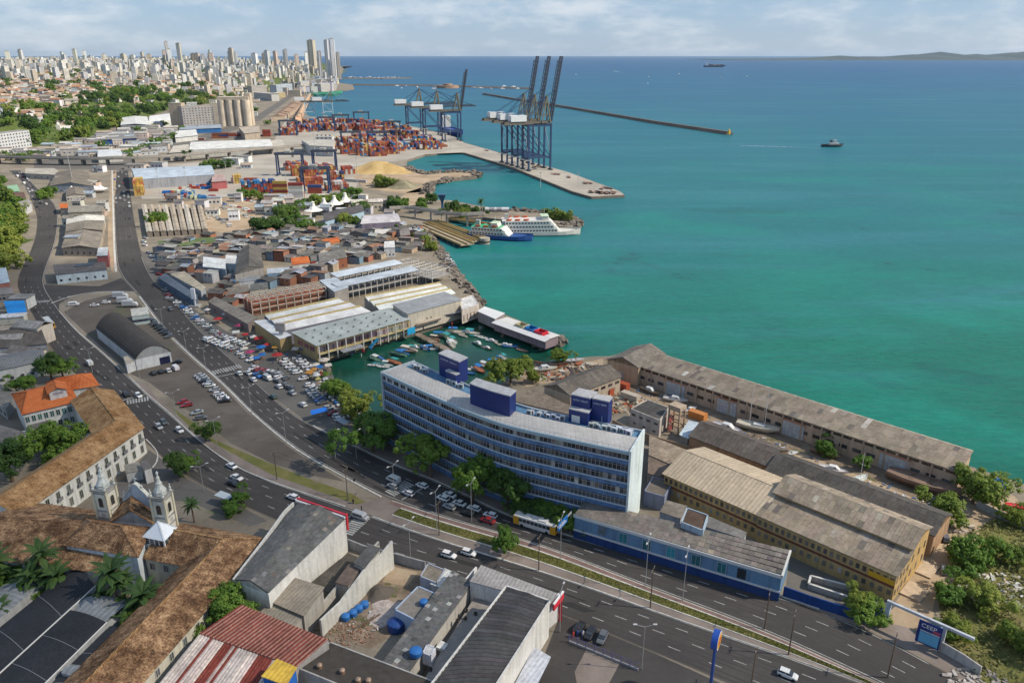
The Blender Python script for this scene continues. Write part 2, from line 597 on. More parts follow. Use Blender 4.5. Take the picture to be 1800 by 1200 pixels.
coast=GP([(2300,1011),(1800,850),(1737,830),(1172,643),(1166,632),(1120,614),(1070,626),(1040,626),(1010,630),(985,641),
   (950,634),(925,647),(905,660),(885,672),(840,700),(800,716),(740,738),(680,748),(640,728),(612,705),(592,676),
   (580,646),(572,628),(650,605),(730,581),(822,554),(829,552),(952,599),(981,590),(848,537),(843,530),(830,515),
   (812,500),(800,482),(790,470),(770,440),(757,420),(748,408),(742,398),(760,391),(800,384),(850,382),(900,388),
   (960,397),(1005,399),(1012,392),(1000,382),(960,375),(900,371),(845,362),(790,352),(755,351),(747,340),
   (752,325),(770,318),(800,315),(838,311),(836,305),(800,302),(765,305),(747,307),(728,305),(713,296),(716,282),
   (747,272),(800,267),(817,269),(900,294),(1007,337),(1040,346),(1098,343),(1090,336),(1000,303),(933,285),
   (867,265),(817,251),(800,241),(745,226),(690,216),(640,212),(590,209),(545,205),(526,194),(533,182),(550,169),
   (566,163),(590,161),(623,157),(620,149),(597,146),(594,138),(602,128),(604,121),(600,116)])
b=MB()
bp=[Vector((p.x,p.y,0)) for p in GP([(830,560),(950,606),(985,645),(905,668),(800,730),(670,760),(585,690),(565,640),(640,600)],SEA_Z)]
for tri in tessellate_polygon([bp]):
 q=[bp[i] for i in tri]
 if (q[1]-q[0]).cross(q[2]-q[0]).z<0:
  q.reverse()
 b.face([(p.x,p.y,SEA_Z+.01) for p in q])
struct('basin_water', b, MURK, label='murky green water of the sheltered boat basin')
coast+=[Vector((-1700,8600,0)),Vector((-9000,8200,0)),Vector((-9000,-300,0)),Vector((330,-300,0)),Vector((260,60,0))]
mb=MB().prism([(p.x,p.y) for p in coast],-7,0,0,1)
struct('ground', mb, [STONE, LAND], (.2, .17, .14), label='low coastal town ground with stone quay edges')
def rocks(name,line,width,size,n,label,zlo=-2.6,zhi=.4,col=(.30,.26,.22),seed=3):
 r=random.Random(seed)
 b=MB()
 pts=resample(line,max(20,n // 4))
 for k in range(n):
  p=pts[r.randrange(len(pts))]
  w=r.random()
  c=Vector((p.x+r.uniform(-width,width),p.y+r.uniform(-width,width),zhi+(zlo-zhi)*w))
  s_=size*r.uniform(.5,1.3)
  q = Matrix.Rotation(r.uniform(0, 6.28), 3, 'Z') @ Matrix.Rotation(r.uniform(-.6, .6), 3, 'X')
  b.obox(c,q @ Vector((s_*r.uniform(.7,1.3),0,0)),q @ Vector((0,s_,0)),q @ Vector((s_*.3,0,s_*.65)))
 o = struct(name, b, ROCK, kind='stuff', label=label)
 return o
rocks('shore_rocks', GP([(843, 533), (812, 500), (790, 470), (770, 440), (748, 408)], -1), 3.0, 1.3, 520, 'dark boulders along the market waterfront')
rocks('breakwater_rocks', GP([(905, 388), (960, 396), (1006, 398), (1013, 391), (1000, 383), (950, 375), (900, 371)], -1), 4, 1.6, 420, 'boulders edging the ferry breakwater tip', seed=5)
rocks('spit_rocks', GP([(716, 296), (747, 307), (800, 303), (837, 305), (837, 311), (790, 316), (755, 325), (750, 342)], -1), 4.5, 1.9, 420, 'pale boulders along the spit beside the sand mound', seed=6)
rocks('pier_rocks', GP([(948, 606), (965, 604), (983, 597)], -1), 3.0, 1.2, 110, 'weedy boulders round the end of the restaurant pier', seed=7)
def ribbon(Lp,Rp,n):
 Ls,Rs=smooth(GP(Lp)),smooth(GP(Rp))
 return resample(Ls,n),resample(Rs,n)
def sheet(b,Lr,Rr,z,f0=0.,f1=1.,m=0):
 for k in range(len(Lr)-1):
  a0,a1=Lr[k].lerp(Rr[k],f0),Lr[k].lerp(Rr[k],f1)
  b0,b1=Lr[k+1].lerp(Rr[k+1],f0),Lr[k+1].lerp(Rr[k+1],f1)
  q=[(a0.x,a0.y,z),(a1.x,a1.y,z),(b1.x,b1.y,z),(b0.x,b0.y,z)]
  if (q[1][0]-q[0][0])*(q[3][1]-q[0][1])-(q[1][1]-q[0][1])*(q[3][0]-q[0][0])<0:
   q.reverse()
  b.face(q,m)
def poly(name, px, m, z, col=None, kind='structure', label=None, sm=0, parent=None):
 pts=GP(px)
 if sm:
  pts=smooth(pts+[pts[0]],sm)[:-1]
 b=MB()
 pp=[Vector((p.x,p.y,0)) for p in pts]
 for tri in tessellate_polygon([pp]):
  q=[pp[i] for i in tri]
  if (q[1]-q[0]).cross(q[2]-q[0]).z<0:
   q.reverse()
  b.face([(p.x,p.y,z) for p in q])
 return struct(name,b,m,col,kind,label,parent)
LN=[(15,300),(40,320),(52,345),(65,377),(65,405),(55,440),(27,492),(37,522),(60,556),(84,607),(125,652),(175,690),
 (225,737),(262,785),(330,840),(420,885),(510,925),(608,960),(687,983),(830,1025),(985,1079),(1150,1146),(1290,1205),(1330,1222)]
LF=[(37,300),(67,333),(85,347),(100,362),(103,390),(97,430),(77,480),(76,505),(105,547),(135,582),(187,625),(232,667),
 (268,702),(300,728),(360,782),(450,837),(540,868),(653,907),(767,947),(867,977),(1013,1023),(1203,1092),(1393,1156),(1510,1200)]
UN=[(197,300),(200,370),(202,440),(207,480),(245,520),(285,575),(330,620),(395,676),(442,725),(502,775),(537,800),
 (610,840),(673,873),(793,913),(950,956),(1134,1029),(1343,1107),(1540,1197),(1610,1230)]
UF=[(225,300),(233,370),(246,440),(266,490),(300,520),(350,580),(420,642),(470,690),(510,725),(550,748),(627,785),
 (693,817),(773,847),(893,907),(1010,945),(1190,996),(1373,1048),(1525,1104),(1690,1195)]
NSEG=150
LNr,LFr=ribbon(LN,LF,NSEG)
UNr,UFr=ribbon(UN,UF,NSEG)
b=MB()
sheet(b,LNr,LFr,.012)
road_lower = struct('avenue_road', b, ASPH, label='asphalt avenue curving past the church and down to the right')
b=MB()
sheet(b,UNr,UFr,.012)
road_upper = struct('harbour_road', b, ASPH, label='asphalt avenue running past the market and the blue office block')
dash_me={}
WORN = ground_mat('worn_lane', [(.3, (.040, .037, .036)), (.5, (.050, .046, .045)), (.72, (.064, .058, .056))], .08, .7)
PATCH = ground_mat('asphalt_patch', [(.3, (.024, .024, .025)), (.5, (.032, .031, .031)), (.72, (.042, .04, .04))], .1, .9)
pt=random.Random(15)
for rd,A_,B_ in ((road_lower,LNr,LFr),(road_upper,UNr,UFr)):
 for f in (.08,.17,.33,.42,.58,.67,.83,.92):
  b=MB()
  sheet(b,A_,B_,.0145,f-.014,f+.014)
  part('wheel_track', b, WORN, rd)
 for f in (0.,.975):
  b=MB()
  sheet(b,A_,B_,.0135,f,f+.025)
  part('dusty_edge', b, GRAVEL, rd)
 for k in range(26):
  i=pt.randrange(40,146)
  f=pt.uniform(.05,.8)
  b=MB()
  sheet(b,A_[i:i+pt.choice((2,2,3))],B_[i:i+3],.0165,f,f+pt.uniform(.04,.16))
  part('asphalt_patch', b, PATCH, rd)
def dash(parent,p,q,w=.22,z=.022):
 d=q-p
 L=round(d.length,1)
 key=(L,w)
 if key not in dash_me:
  dash_me[key] = MB().box(-L / 2, L / 2, -w / 2, w / 2, -.004, .004).data('lane_marking', MARK)
 c=(p+q)/2
 return put('lane_marking', dash_me[key], parent, None, (c.x, c.y, z), math.atan2(d.y, d.x))
def lane(parent,A,Bq,f,on=3.0,off=6.4,s0=0,s1=1e9,w=.17):
 pts=[a.lerp(b_,f) for a,b_ in zip(A,Bq)]
 d=0
 P_=resample(pts,1400)
 st=(P_[1]-P_[0]).length
 i,n=0,len(P_)
 nn,ff=max(1,int(on/st)),max(1,int((on+off)/st))
 while i+nn<n:
  y=PX(P_[i])[1]
  if s0<y<s1:
   dash(parent,P_[i],P_[i+nn],w)
  i+=ff
for f in (.25,.5,.75):
 lane(road_lower,LNr,LFr,f,s0=500,s1=1195)
for f in (.28,.5,.72):
 lane(road_upper,UNr,UFr,f,s0=560,s1=1190)
def line(parent, A, Bq, f, w, k0, k1, z=.02, name='edge_line'):
 b=MB()
 pts=[a.lerp(b_,f) for a,b_ in zip(A,Bq)][k0:k1]
 for p,q in zip(pts,pts[1:]):
  n=Vector((-(q-p).y,(q-p).x,0)).normalized()*w/2
  b.face([(p+n).to_tuple()[:2]+(z,),(p-n).to_tuple()[:2]+(z,),(q-n).to_tuple()[:2]+(z,),(q+n).to_tuple()[:2]+(z,)][::-1])
 return part(name,b,MARK,parent)
line(road_lower,LNr,LFr,.97,.2,0,NSEG)
line(road_upper,UNr,UFr,.05,.2,40,NSEG)
line(road_upper,UNr,UFr,.96,.16,70,NSEG)
line(road_lower,LNr,LFr,.52,.2,5,38)
line(road_lower,LNr,LFr,.08,.2,0,38)
def zebra(parent,A,B_,depth,n,w=.55):
 """stripes from A to B across the road, each stripe `depth` long along the road"""
 d=(B_-A)
 t_=Vector((-d.y,d.x,0)).normalized()
 for k in range(n):
  c=A.lerp(B_,(k+.5)/n)
  key = ('z', round(depth, 1), w)
  if key not in dash_me:
   dash_me[key] = MB().box(-depth / 2, depth / 2, -w / 2, w / 2, -.004, .004).data('crossing_stripe', MARK)
  put('crossing_stripe', dash_me[key], parent, None, (c.x, c.y, .026), math.atan2(t_.y, t_.x))
zebra(road_lower,G(222,707),G(262,700),4.0,8)
zebra(road_lower,G(52,531),G(88,529),3.5,9)
zebra(road_upper,G(374,655),G(424,643),4.2,11)
zebra(road_lower,G(607,938),G(640,908),4.2,10)
zebra(road_upper,G(684,868),G(720,848),4.2,9)
for (p,q) in (((378,663),(440,650)),((212,704),(255,693))):
 dash(road_lower,G(*p),G(*q),.5)
dash(road_upper,G(706,878),G(742,858),.4)
dash(road_lower,G(592,928),G(622,900),.4)
for k in range(4):
 a,b_=G(386+k*14,666+k*-3),G(402+k*16,680-k*2)
poly('slip_road', [(74, 500), (175, 503), (214, 488), (246, 522), (235, 512), (175, 513), (125, 521), (104, 534), (104, 546), (78, 507)], ASPH, .006, label='slip road joining the two avenues')
apron = poly('market_apron', [(246, 440), (262, 445), (285, 488), (330, 535), (380, 570), (398, 582), (440, 592), (490, 612), (560, 630), (580, 648), (592, 676), (612, 705),
       (640,728),(660,745),(700,800),(693,817),(627,786),(550,749),(470,690),(350,580),(300,520),(266,490)],ASPHL,.006,
   label='worn asphalt car park in front of the market')
lot = poly('gravel_lot', [(112, 548), (150, 528), (205, 515), (243, 530), (282, 577), (326, 622), (390, 678), (438, 728), (498, 778), (533, 803), (606, 846), (560, 838), (480, 815),
      (405, 778), (365, 745), (305, 703), (262, 672), (232, 658), (190, 620), (140, 575)], GRAVEL, .006, label='open gravel parking lot between the two avenues')
poly('lot_verge', [(300, 715), (330, 735), (372, 770), (405, 785), (470, 812), (545, 842), (620, 868), (642, 882), (628, 886), (575, 868), (480, 835), (400, 792), (365, 772), (335, 752)],
 GRASS, .03, label='dry grass verge along the gravel lot')
poly('lot_path', [(232, 667), (268, 700), (300, 727), (360, 781), (450, 836), (540, 867), (610, 890), (640, 884), (560, 862), (460, 825), (400, 795), (330, 745), (290, 712), (250, 672)],
 PAVE, .018, label='paved footpath along the avenue kerb')
def strip_between(name,A,fa,B_,fb,k0,k1,m,z0,z1,col=None,parent=None):
 b=MB()
 pa=A[k0:k1]
 pb=B_[k0:k1]
 for k in range(len(pa)-1):
  q=[]
  for i in (k,k+1):
   q.append((pa[i].lerp(pb[i],fa),pa[i].lerp(pb[i],fb)))
  a0,a1,b0,b1=q[0][0],q[0][1],q[1][0],q[1][1]
  b.face([(a0.x,a0.y,z1),(b0.x,b0.y,z1),(b1.x,b1.y,z1),(a1.x,a1.y,z1)])
  b.face([(a0.x,a0.y,z0),(b0.x,b0.y,z0),(b0.x,b0.y,z1),(a0.x,a0.y,z1)])
  b.face([(a1.x,a1.y,z0),(b1.x,b1.y,z0),(b1.x,b1.y,z1),(a1.x,a1.y,z1)])
 return struct(name,b,m,col,parent=parent)
MN=resample(smooth(GP([(655,908),(767,948),(867,978),(1013,1024),(1203,1093),(1393,1157),(1515,1202)])),60)
MF=resample(smooth(GP([(690,880),(793,914),(950,957),(1134,1030),(1343,1108),(1540,1198),(1600,1226)])),60)
med = strip_between('central_reservation', MN, 0, MF, 1, 0, 61, PAVE, 0, .14)
med['label'] = 'paved central reservation between the two avenues'
strip_between('grass_strip', MN, .38, MF, .74, 2, 61, GRASS, .1, .2, parent=med)
strip_between('kerb', MN, .34, MF, .38, 2, 61, KERB, .1, .27, parent=med)
strip_between('kerb', MN, .74, MF, .79, 2, 61, KERB, .1, .27, parent=med)
strip_between('kerb', MN, -.02, MF, .02, 0, 61, KERB, 0, .2, parent=med)
strip_between('cycle_lane', MN, .80, MF, .97, 0, 61, PINK, .1, .155, parent=med)
strip_between('kerb', MN, .97, MF, 1.0, 0, 61, KERB, 0, .17, parent=med)
poly('crossing_island', [(608, 891), (640, 883), (672, 874), (690, 881), (658, 907), (640, 902)], PAVE, .05, label='paved crossing island in the central reservation')
def kerbline(name,px,w=.35,h=.16,m=KERB,sm=2):
 pts=resample(smooth(GP(px),sm),max(8,len(px)*4))
 b=MB()
 n=len(pts)
 for k in range(n-1):
  p,q=pts[k],pts[k+1]
  nn=Vector((-(q-p).y,(q-p).x,0)).normalized()*w/2
  b.prism([(p-nn)[:2],(p+nn)[:2],(q+nn)[:2],(q-nn)[:2]],0,h)
 o = struct('kerb', b, m)
 o['label'] = name
 return o
kerbline('white kerb along the gravel lot beside the left avenue', [(104, 547), (135, 582), (187, 625), (210, 649)])
kerbline('white kerb along the footpath beside the gravel lot', [(227, 662), (262, 696), (300, 727), (347, 772), (400, 812), (450, 837), (540, 868), (607, 890)])
kerbline('white kerb between gravel lot and market avenue', [(245, 521), (285, 576), (330, 621), (395, 677), (442, 726), (502, 776), (537, 801), (610, 841), (670, 873)], .6)
kerbline('pale kerb along the slip road', [(90, 533), (125, 520), (175, 512), (240, 513)], .4)
kerbline('curved kerb of the church forecourt', [(257, 772), (270, 785), (278, 797), (276, 812), (268, 822)], .4)
kerbline('pale kerb of the long straight avenue', [(197, 300), (199, 370), (201, 440), (204, 478)], 1.2)
kerbline('far kerb of the avenue by the office block', [(550, 748), (627, 785), (693, 817), (773, 846), (893, 907), (1010, 944), (1190, 995), (1373, 1047), (1440, 1070)], .4)
poly('office_pavement', [(627, 783), (640, 776), (700, 798), (780, 832), (900, 893), (1010, 930), (1012, 944), (893, 906), (773, 846), (693, 816)], PAVE, .02, label='pavement in front of the office block')
poly('avenue_pavement', [(205, 300), (196, 300), (190, 370), (190, 440), (196, 478), (206, 478), (203, 440), (201, 370)], SAND, .018, label='sandy pavement of the straight avenue')
poly('shipyard_ground', [(985, 641), (1070, 628), (1165, 636), (1737, 830), (1640, 905), (1480, 850), (1200, 745), (1060, 700), (930, 668)], EARTH, .008, label='dusty shipyard yard between the long sheds')
poly('shipyard_sand', [(1080, 690), (1170, 700), (1300, 760), (1420, 800), (1560, 855), (1640, 890), (1600, 905), (1480, 862), (1330, 800), (1200, 750), (1110, 735)], SAND, .014, label='strip of pale sand along the yard')
poly('scrap_ground', [(905, 662), (950, 636), (985, 643), (1060, 630), (1060, 650), (950, 676), (925, 680)], SAND, .016, label='littered sandy shore of the scrap yard')
poly('scrub_slope', [(1690, 1000), (1700, 945), (1745, 912), (1830, 925), (1830, 1230), (1740, 1215), (1660, 1120), (1650, 1060)], GRASS, .012, label='dry grassy slope beside the sandy track')
poly('sand_track', [(1640, 905), (1690, 880), (1737, 850), (1800, 880), (1800, 930), (1740, 900), (1710, 960), (1680, 1010), (1640, 1050), (1640, 1110), (1700, 1190), (1560, 1110),
     (1540, 1085), (1580, 1055), (1605, 1000), (1640, 950)], SAND, .016, sm=1, label='sandy track beside the yellow school building')
poly('lower_pavement', [(1370, 1049), (1400, 1062), (1460, 1072), (1540, 1092), (1580, 1098), (1640, 1115), (1720, 1180), (1690, 1196), (1600, 1143), (1525, 1106)], PAVE, .02, label='pavement below the blue boundary wall')
poly('school_yard', [(1390, 975), (1440, 990), (1560, 1050), (1580, 1060), (1550, 1085), (1470, 1066), (1380, 1040)], ASPHL, .02, label='grey yard in front of the yellow building')
poly('church_forecourt', [(262, 790), (330, 842), (420, 888), (470, 915), (440, 925), (330, 880), (300, 880), (200, 880), (190, 860), (230, 830)], ASPHL, .02, label='asphalt forecourt with parking bays beside the church')
poly('front_lot', [(985, 1079), (1150, 1147), (1300, 1215), (1000, 1230), (930, 1215), (965, 1130)], ASPH, .008, label='asphalt parking lot beside the striped warehouse')
poly('tan_pad', [(1010, 1180), (1030, 1142), (1092, 1160), (1068, 1205), (1015, 1205)], PAVE, .02, label='tan concrete pad in the front parking lot')
poly('vacant_lot', [(690, 985), (760, 1000), (700, 1110), (650, 1140), (530, 1100), (640, 1030)], EARTH, .02, label='littered vacant lot between the warehouses')
poly('port_yard', [(420, 345), (440, 330), (430, 280), (480, 250), (500, 215), (560, 205), (690, 215), (800, 241), (817, 252), (867, 266), (1000, 303), (1090, 337), (1096, 342),
    (1040, 345), (1007, 336), (900, 293), (817, 268), (747, 271), (716, 281), (640, 290), (620, 350), (560, 352), (430, 350)], APRON, .008, label='pale concrete apron of the container port')
poly('wide_port_lot', [(265, 290), (430, 280), (560, 262), (560, 275), (440, 300), (440, 345), (250, 350), (230, 305)], APRON, .012, label='pale concrete lots beside the flyover')
poly('beach', [(752, 350), (747, 340), (740, 330), (715, 338), (700, 352), (712, 362), (735, 360)], SAND, .012, label='small sandy beach beyond the ferry terminal')
poly('spit', [(720, 300), (747, 308), (800, 303), (834, 306), (836, 309), (800, 313), (770, 316), (752, 324), (745, 338), (700, 340), (640, 330), (620, 310), (660, 300)], SAND, .012, label='sandy spit reaching into the cove')
poly('car_lot', [(360, 350), (440, 345), (470, 350), (500, 372), (470, 400), (400, 410), (300, 400), (255, 390), (250, 365)], SAND, .012, label='sandy car lot by the market roofs')
poly('straight_road_far', [(28, 296), (60, 296), (60, 268), (200, 262), (330, 245), (440, 210), (520, 160), (530, 160), (460, 210), (350, 254), (232, 275), (232, 300)], ASPHL, .008, label='distant port avenue')
BW = mat('breakwater_stone', (.13, .11, .09), .95, n1=(.02, .3), n2=(.3, .4))
def mole(px, w, h, label, name='breakwater'):
 pts=GP(px,SEA_Z)
 b=MB()
 for p,q in zip(pts,pts[1:]):
  n=Vector((-(q-p).y,(q-p).x,0)).normalized()
  a=[p-n*w,p+n*w,q+n*w,q-n*w]
  c=[p-n*w*.35,p+n*w*.35,q+n*w*.35,q-n*w*.35]
  for i in range(4):
   j=(i+1) % 4
   b.face([(a[j].x,a[j].y,SEA_Z-1),(a[i].x,a[i].y,SEA_Z-1),(c[i].x,c[i].y,h),(c[j].x,c[j].y,h)])
  b.face([(x.x,x.y,h) for x in (c[3],c[2],c[1],c[0])])
 return tag(part(name, b, BW, None), label, 'breakwater')
bw1 = mole([(851, 166.5), (905, 176), (1000, 191), (1150, 217), (1282, 237)], 9, 2.6, 'long dark stone breakwater ending in a yellow beacon')
mole([(622, 150), (760, 151.5), (935, 157)], 16, 3, 'low stone breakwater beyond the round fort')
mole([(600, 139), (670, 139), (722, 138)], 18, 3, 'short far breakwater sheltering the white marina')
YEL=(.75,.42,.04)
t_ = thing('beacon', 'small yellow beacon tower at the tip of the long breakwater', 'beacon', G(1281, 236, 2.2))
part('tower', MB().cyl((0, 0, 0), (0, 0, 6), 2.4, 1.8, 10), METAL, t_, YEL)
part('lantern', MB().cyl((0, 0, 6), (0, 0, 8), 1.0, .6, 8), METAL, t_, YEL)
hill_px=[(-400,690),(-200,640),(-60,560),(20,470),(48,425),(44,385),(30,345),(2,305),(-140,290),(-150,272),(0,262),(100,256),(160,240),(215,218),
  (300,193),(370,182),(425,172),(455,164),(500,156),(545,148),(580,141),(592,130),(597,120)]
hill_poly=np.array([(p.x,p.y) for p in GP(hill_px)]+[(-1800,8300),(-8800,8000),(-8800,100)])
def hill_dist(x,y):
 """signed distance inside the hill outline (positive inside)"""
 x,y=np.asarray(x,float),np.asarray(y,float)
 d=np.full(x.shape,1e18)
 ins=np.zeros(x.shape,bool)
 n=len(hill_poly)
 for i in range(n):
  ax,ay=hill_poly[i]
  bx,by=hill_poly[(i+1) % n]
  ex,ey=bx-ax,by-ay
  t=np.clip(((x-ax)*ex+(y-ay)*ey)/(ex*ex+ey*ey),0,1)
  d=np.minimum(d,(x-ax-t*ex)**2+(y-ay-t*ey)**2)
  c=((ay>y) != (by>y)) & (x<(bx-ax)*(y-ay)/(by-ay+1e-12)+ax)
  ins ^= c
 return np.where(ins,1,-1)*np.sqrt(d)
def hill_h(x,y):
 d=hill_dist(x,y)
 x,y=np.asarray(x,float),np.asarray(y,float)
 s=np.clip(d/120.,0,1)
 s=s*s*(3-2*s)
 top=33+5*np.sin(x/210.+1.)*np.cos(y/260.)+np.clip((d-60)/800,0,1)*30
 top=np.where(y<900,30,top)
 n=2.5*np.sin(x/37.)*np.sin(y/41.+2)+1.5*np.sin(x/17.+y/23.)
 return np.where(d>-30,s*(top+n)-.6*(1-np.clip(d/25.,0,1)),-3)
gx=np.concatenate([np.arange(-4200,-1200,60.),np.arange(-1200,60,22.)])
gy=np.concatenate([np.arange(140,2300,22.),np.arange(2300,8300,70.)])
XX,YY=np.meshgrid(gx,gy)
ZZ=hill_h(XX,YY)
vs=np.stack([XX.ravel(),YY.ravel(),ZZ.ravel()],1)
nx,ny=len(gx),len(gy)
fs=[]
for j in range(ny-1):
 for i in range(nx-1):
  a=j*nx+i
  if max(vs[a,2],vs[a+1,2],vs[a+nx,2],vs[a+nx+1,2])>-2.5:
   fs.append((a,a+1,a+nx+1,a+nx))
me = bpy.data.meshes.new('hillside')
me.from_pydata(vs.tolist(),[],fs)
me.materials.append(HILLG)
me.polygons.foreach_set('use_smooth', [True] * len(fs))
o = put('hillside', me)
o['kind'] = 'structure'
o['label'] = 'green escarpment and upper town plateau on the left'
b=MB()
r_=random.Random(4)
prof=[]
for k in range(81):
 u=1240+k*16
 x=G(u,104.5,0).x
 f=max(0,min(1,(u-1340)/420.))
 hgt=6+f*95*(.7+.3*math.sin(k*.55)+.25*math.sin(k*1.7+1))+r_.uniform(-5,5)
 prof.append((u,max(4,hgt)))
Y0=17500.
for k in range(80):
 (u0,h0),(u1,h1)=prof[k],prof[k+1]
 x0,x1=(u0-900)/FPX*Y0/CP,(u1-900)/FPX*Y0/CP
 for (ya,za,yb,zb) in ((0,(-3,-3),900,(h0*.6,h1*.6)),(900,(h0*.6,h1*.6),2600,(h0*1.9,h1*1.9)),(2600,(h0*1.9,h1*1.9),6000,(-3,-3))):
  b.face([(x0,Y0+ya,za[0]),(x1,Y0+ya,za[1]),(x1,Y0+yb,zb[1]),(x0,Y0+yb,zb[0])])
ISL = mat('far_island', (.045, .06, .05), .95, n1=(.002, .4), n2=(.01, .4))
o = part('far_island', b, ISL, None)
o['kind'] = 'structure'
o['label'] = 'low hilly island on the horizon across the bay'
# ================================================================== BUILDING KIT
win_me={}
def window_mesh(w,h,frame):
 k=(w,h,frame)
 if k not in win_me:
  win_me[k] = (MB().box(-w / 2, w / 2, -.05, .03, 0, h).data('window', WINDOW),
     MB().box(-w/2-.12,w/2+.12,-.09,.02,-.14,0).box(-w/2-.12,w/2+.12,-.09,.02,h,h+.14)
     .box(-w/2-.12,-w/2,-.09,.02,0,h).box(w/2,w/2+.12,-.09,.02,0,h)
     .box(-.04, .04, -.07, .02, 0, h).data('frame', CLEAN) if frame else None)
 return win_me[k]
def add_window(parent, p, ang, w, h, col, frame=None, name='window'):
 a,b=window_mesh(round(w,2),round(h,2),frame is not None)
 o=put(name,a,parent,tint(col,.35),p,ang)
 if b is not None:
  put('frame', b, o, frame)
 return o
def block(name,label,cat,px,z,ridge=None,rh=2.,wall=(.6,.58,.54),roof=(.3,.28,.26),wmat=None,rmat=None,over=.4,par=0.,
  wins=(),group=None,zb=0.,th=.2,sheets=None,hip=0.,world=None,odd=.12,shc=None,rcol=None,sheetmat=None):
 """a building from the outline of its eaves, surveyed at height z. ridge 'ab'/'bc' parallel to that edge, 'shed' rises towards c-d."""
 P=[Vector(p) for p in world] if world is not None else [G(u,v,z) for u,v in px]
 A=P[0].copy()
 d=P[1]-P[0]
 ang=math.atan2(d.y,d.x)
 t=thing(name,label,cat,(A.x,A.y,0),ang,group)
 ca,sa=math.cos(-ang),math.sin(-ang)
 L=[((p.x-A.x)*ca-(p.y-A.y)*sa,(p.x-A.x)*sa+(p.y-A.y)*ca) for p in P]
 n=len(L)
 cx,cy=sum(p[0] for p in L)/n,sum(p[1] for p in L)/n
 wmat,rmat=wmat or WALL,rmat or SHEETG
 V=[Vector((p[0],p[1],z)) for p in L]
 def outset(k,e):
  """corner k pushed outwards by e along both edges"""
  a,b,c=V[k-1],V[k],V[(k+1) % n]
  o_=Vector((0,0,0))
  o_+=(b-a).normalized()*e+(b-c).normalized()*e
  return o_
 wb=MB()
 rb=MB()
 slopes=[]
 if ridge in ('ab', 'bc'):
  if ridge == 'bc':
   Q=[V[1],V[2],V[3],V[0]]
  else:
   Q=[V[0],V[1],V[2],V[3]]
  a,b,c,e=Q
  m1,m2=(a+e)/2,(b+c)/2
  if hip:
   m1,m2=m1.lerp(m2,hip),m2.lerp(m1,hip)
  m1=m1+Vector((0,0,rh))
  m2=m2+Vector((0,0,rh))
  ux=(b-a).normalized()*over
  if hip:
   k=1+over/max(1,(a-e).length)
   dn=Vector((0,0,-over*rh/max(1,(a-e).length/2)))
   cen=(a+b+c+e)/4
   a2,b2,c2,e2=(cen+(q-cen)*k+dn for q in (a,b,c,e))
   for q in ([a2,b2,m2,m1],[c2,e2,m1,m2]):
    rb.slab(q,th)
   for q in ([b2,c2,m2],[e2,a2,m1]):
    rb.face(q)
    nn=Vector((0,0,th))
    rb.face([x+nn for x in q])
   for p_,q_ in ((m1,m2),(a2,m1),(e2,m1),(b2,m2),(c2,m2)):
    rb.bar(p_+Vector((0,0,th)),q_+Vector((0,0,th)),.35,.16,1)
   slopes+=[(a2,b2,m2,m1),(c2,e2,m1,m2)]
  else:
   va=(a-(m1-Vector((0,0,rh)))).normalized()
   sl=rh/max(.5,(a-e).length/2)
   dn=va*over-Vector((0,0,over*sl))
   vc=(e-(m1-Vector((0,0,rh)))).normalized()
   up=vc*over-Vector((0,0,over*sl))
   q1=[a-ux+dn,b+ux+dn,m2+ux,m1-ux]
   q2=[m1-ux,m2+ux,c+ux+up,e-ux+up]
   rb.slab(q1,th)
   rb.slab(q2,th)
   rb.bar(m1-ux+Vector((0,0,th)),m2+ux+Vector((0,0,th)),.4,.14,1)
   slopes+=[tuple(q1),(q2[3],q2[2],q2[1],q2[0])]
   for q in ((a,e,m1),(c,b,m2)):
    wb.face(list(q))
    wb.face(list(q)[::-1])
  wb.prism(L,zb,z)
 elif ridge == 'shed':
  a,b,c,e=V
  up=Vector((0,0,rh))
  ux=(b-a).normalized()*over
  uy=(e-a).normalized()*over
  s_=Vector((0,0,rh*over/(e-a).length))
  q=[a-ux-uy-s_,b+ux-uy-s_,c+ux+uy+up+s_,e-ux+uy+up+s_]
  rb.slab(q,th)
  slopes.append(tuple(q))
  wb.prism(L,zb,z)
  for f in ((e,c,c+up,e+up),(a,e,e+up),(b,c,c+up)):
   wb.face(list(f))
   wb.face(list(f)[::-1])
 elif ridge == 'vault':
  a,b,c,e=V
  N=14
  wb.prism(L,zb,z)
  for k in range(N):
   f0,f1=k/N,(k+1)/N
   z0,z1=(rh*math.sin(math.pi*f)**.8 for f in (f0,f1))
   p0,p1=a.lerp(e,f0)+Vector((0,0,z0)),a.lerp(e,f1)+Vector((0,0,z1))
   q0,q1=b.lerp(c,f0)+Vector((0,0,z0)),b.lerp(c,f1)+Vector((0,0,z1))
   ux=(b-a).normalized()*over
   rb.slab([p0-ux,q0+ux,q1+ux,p1-ux],th)
   for (r0,r1,g0,g1) in ((p0,p1,a.lerp(e,f0),a.lerp(e,f1)),(q0,q1,b.lerp(c,f0),b.lerp(c,f1))):
    wb.face([g0,g1,r1,r0])
    wb.face([r0,r1,g1,g0])
 else:
  wb.prism(L,zb,z)
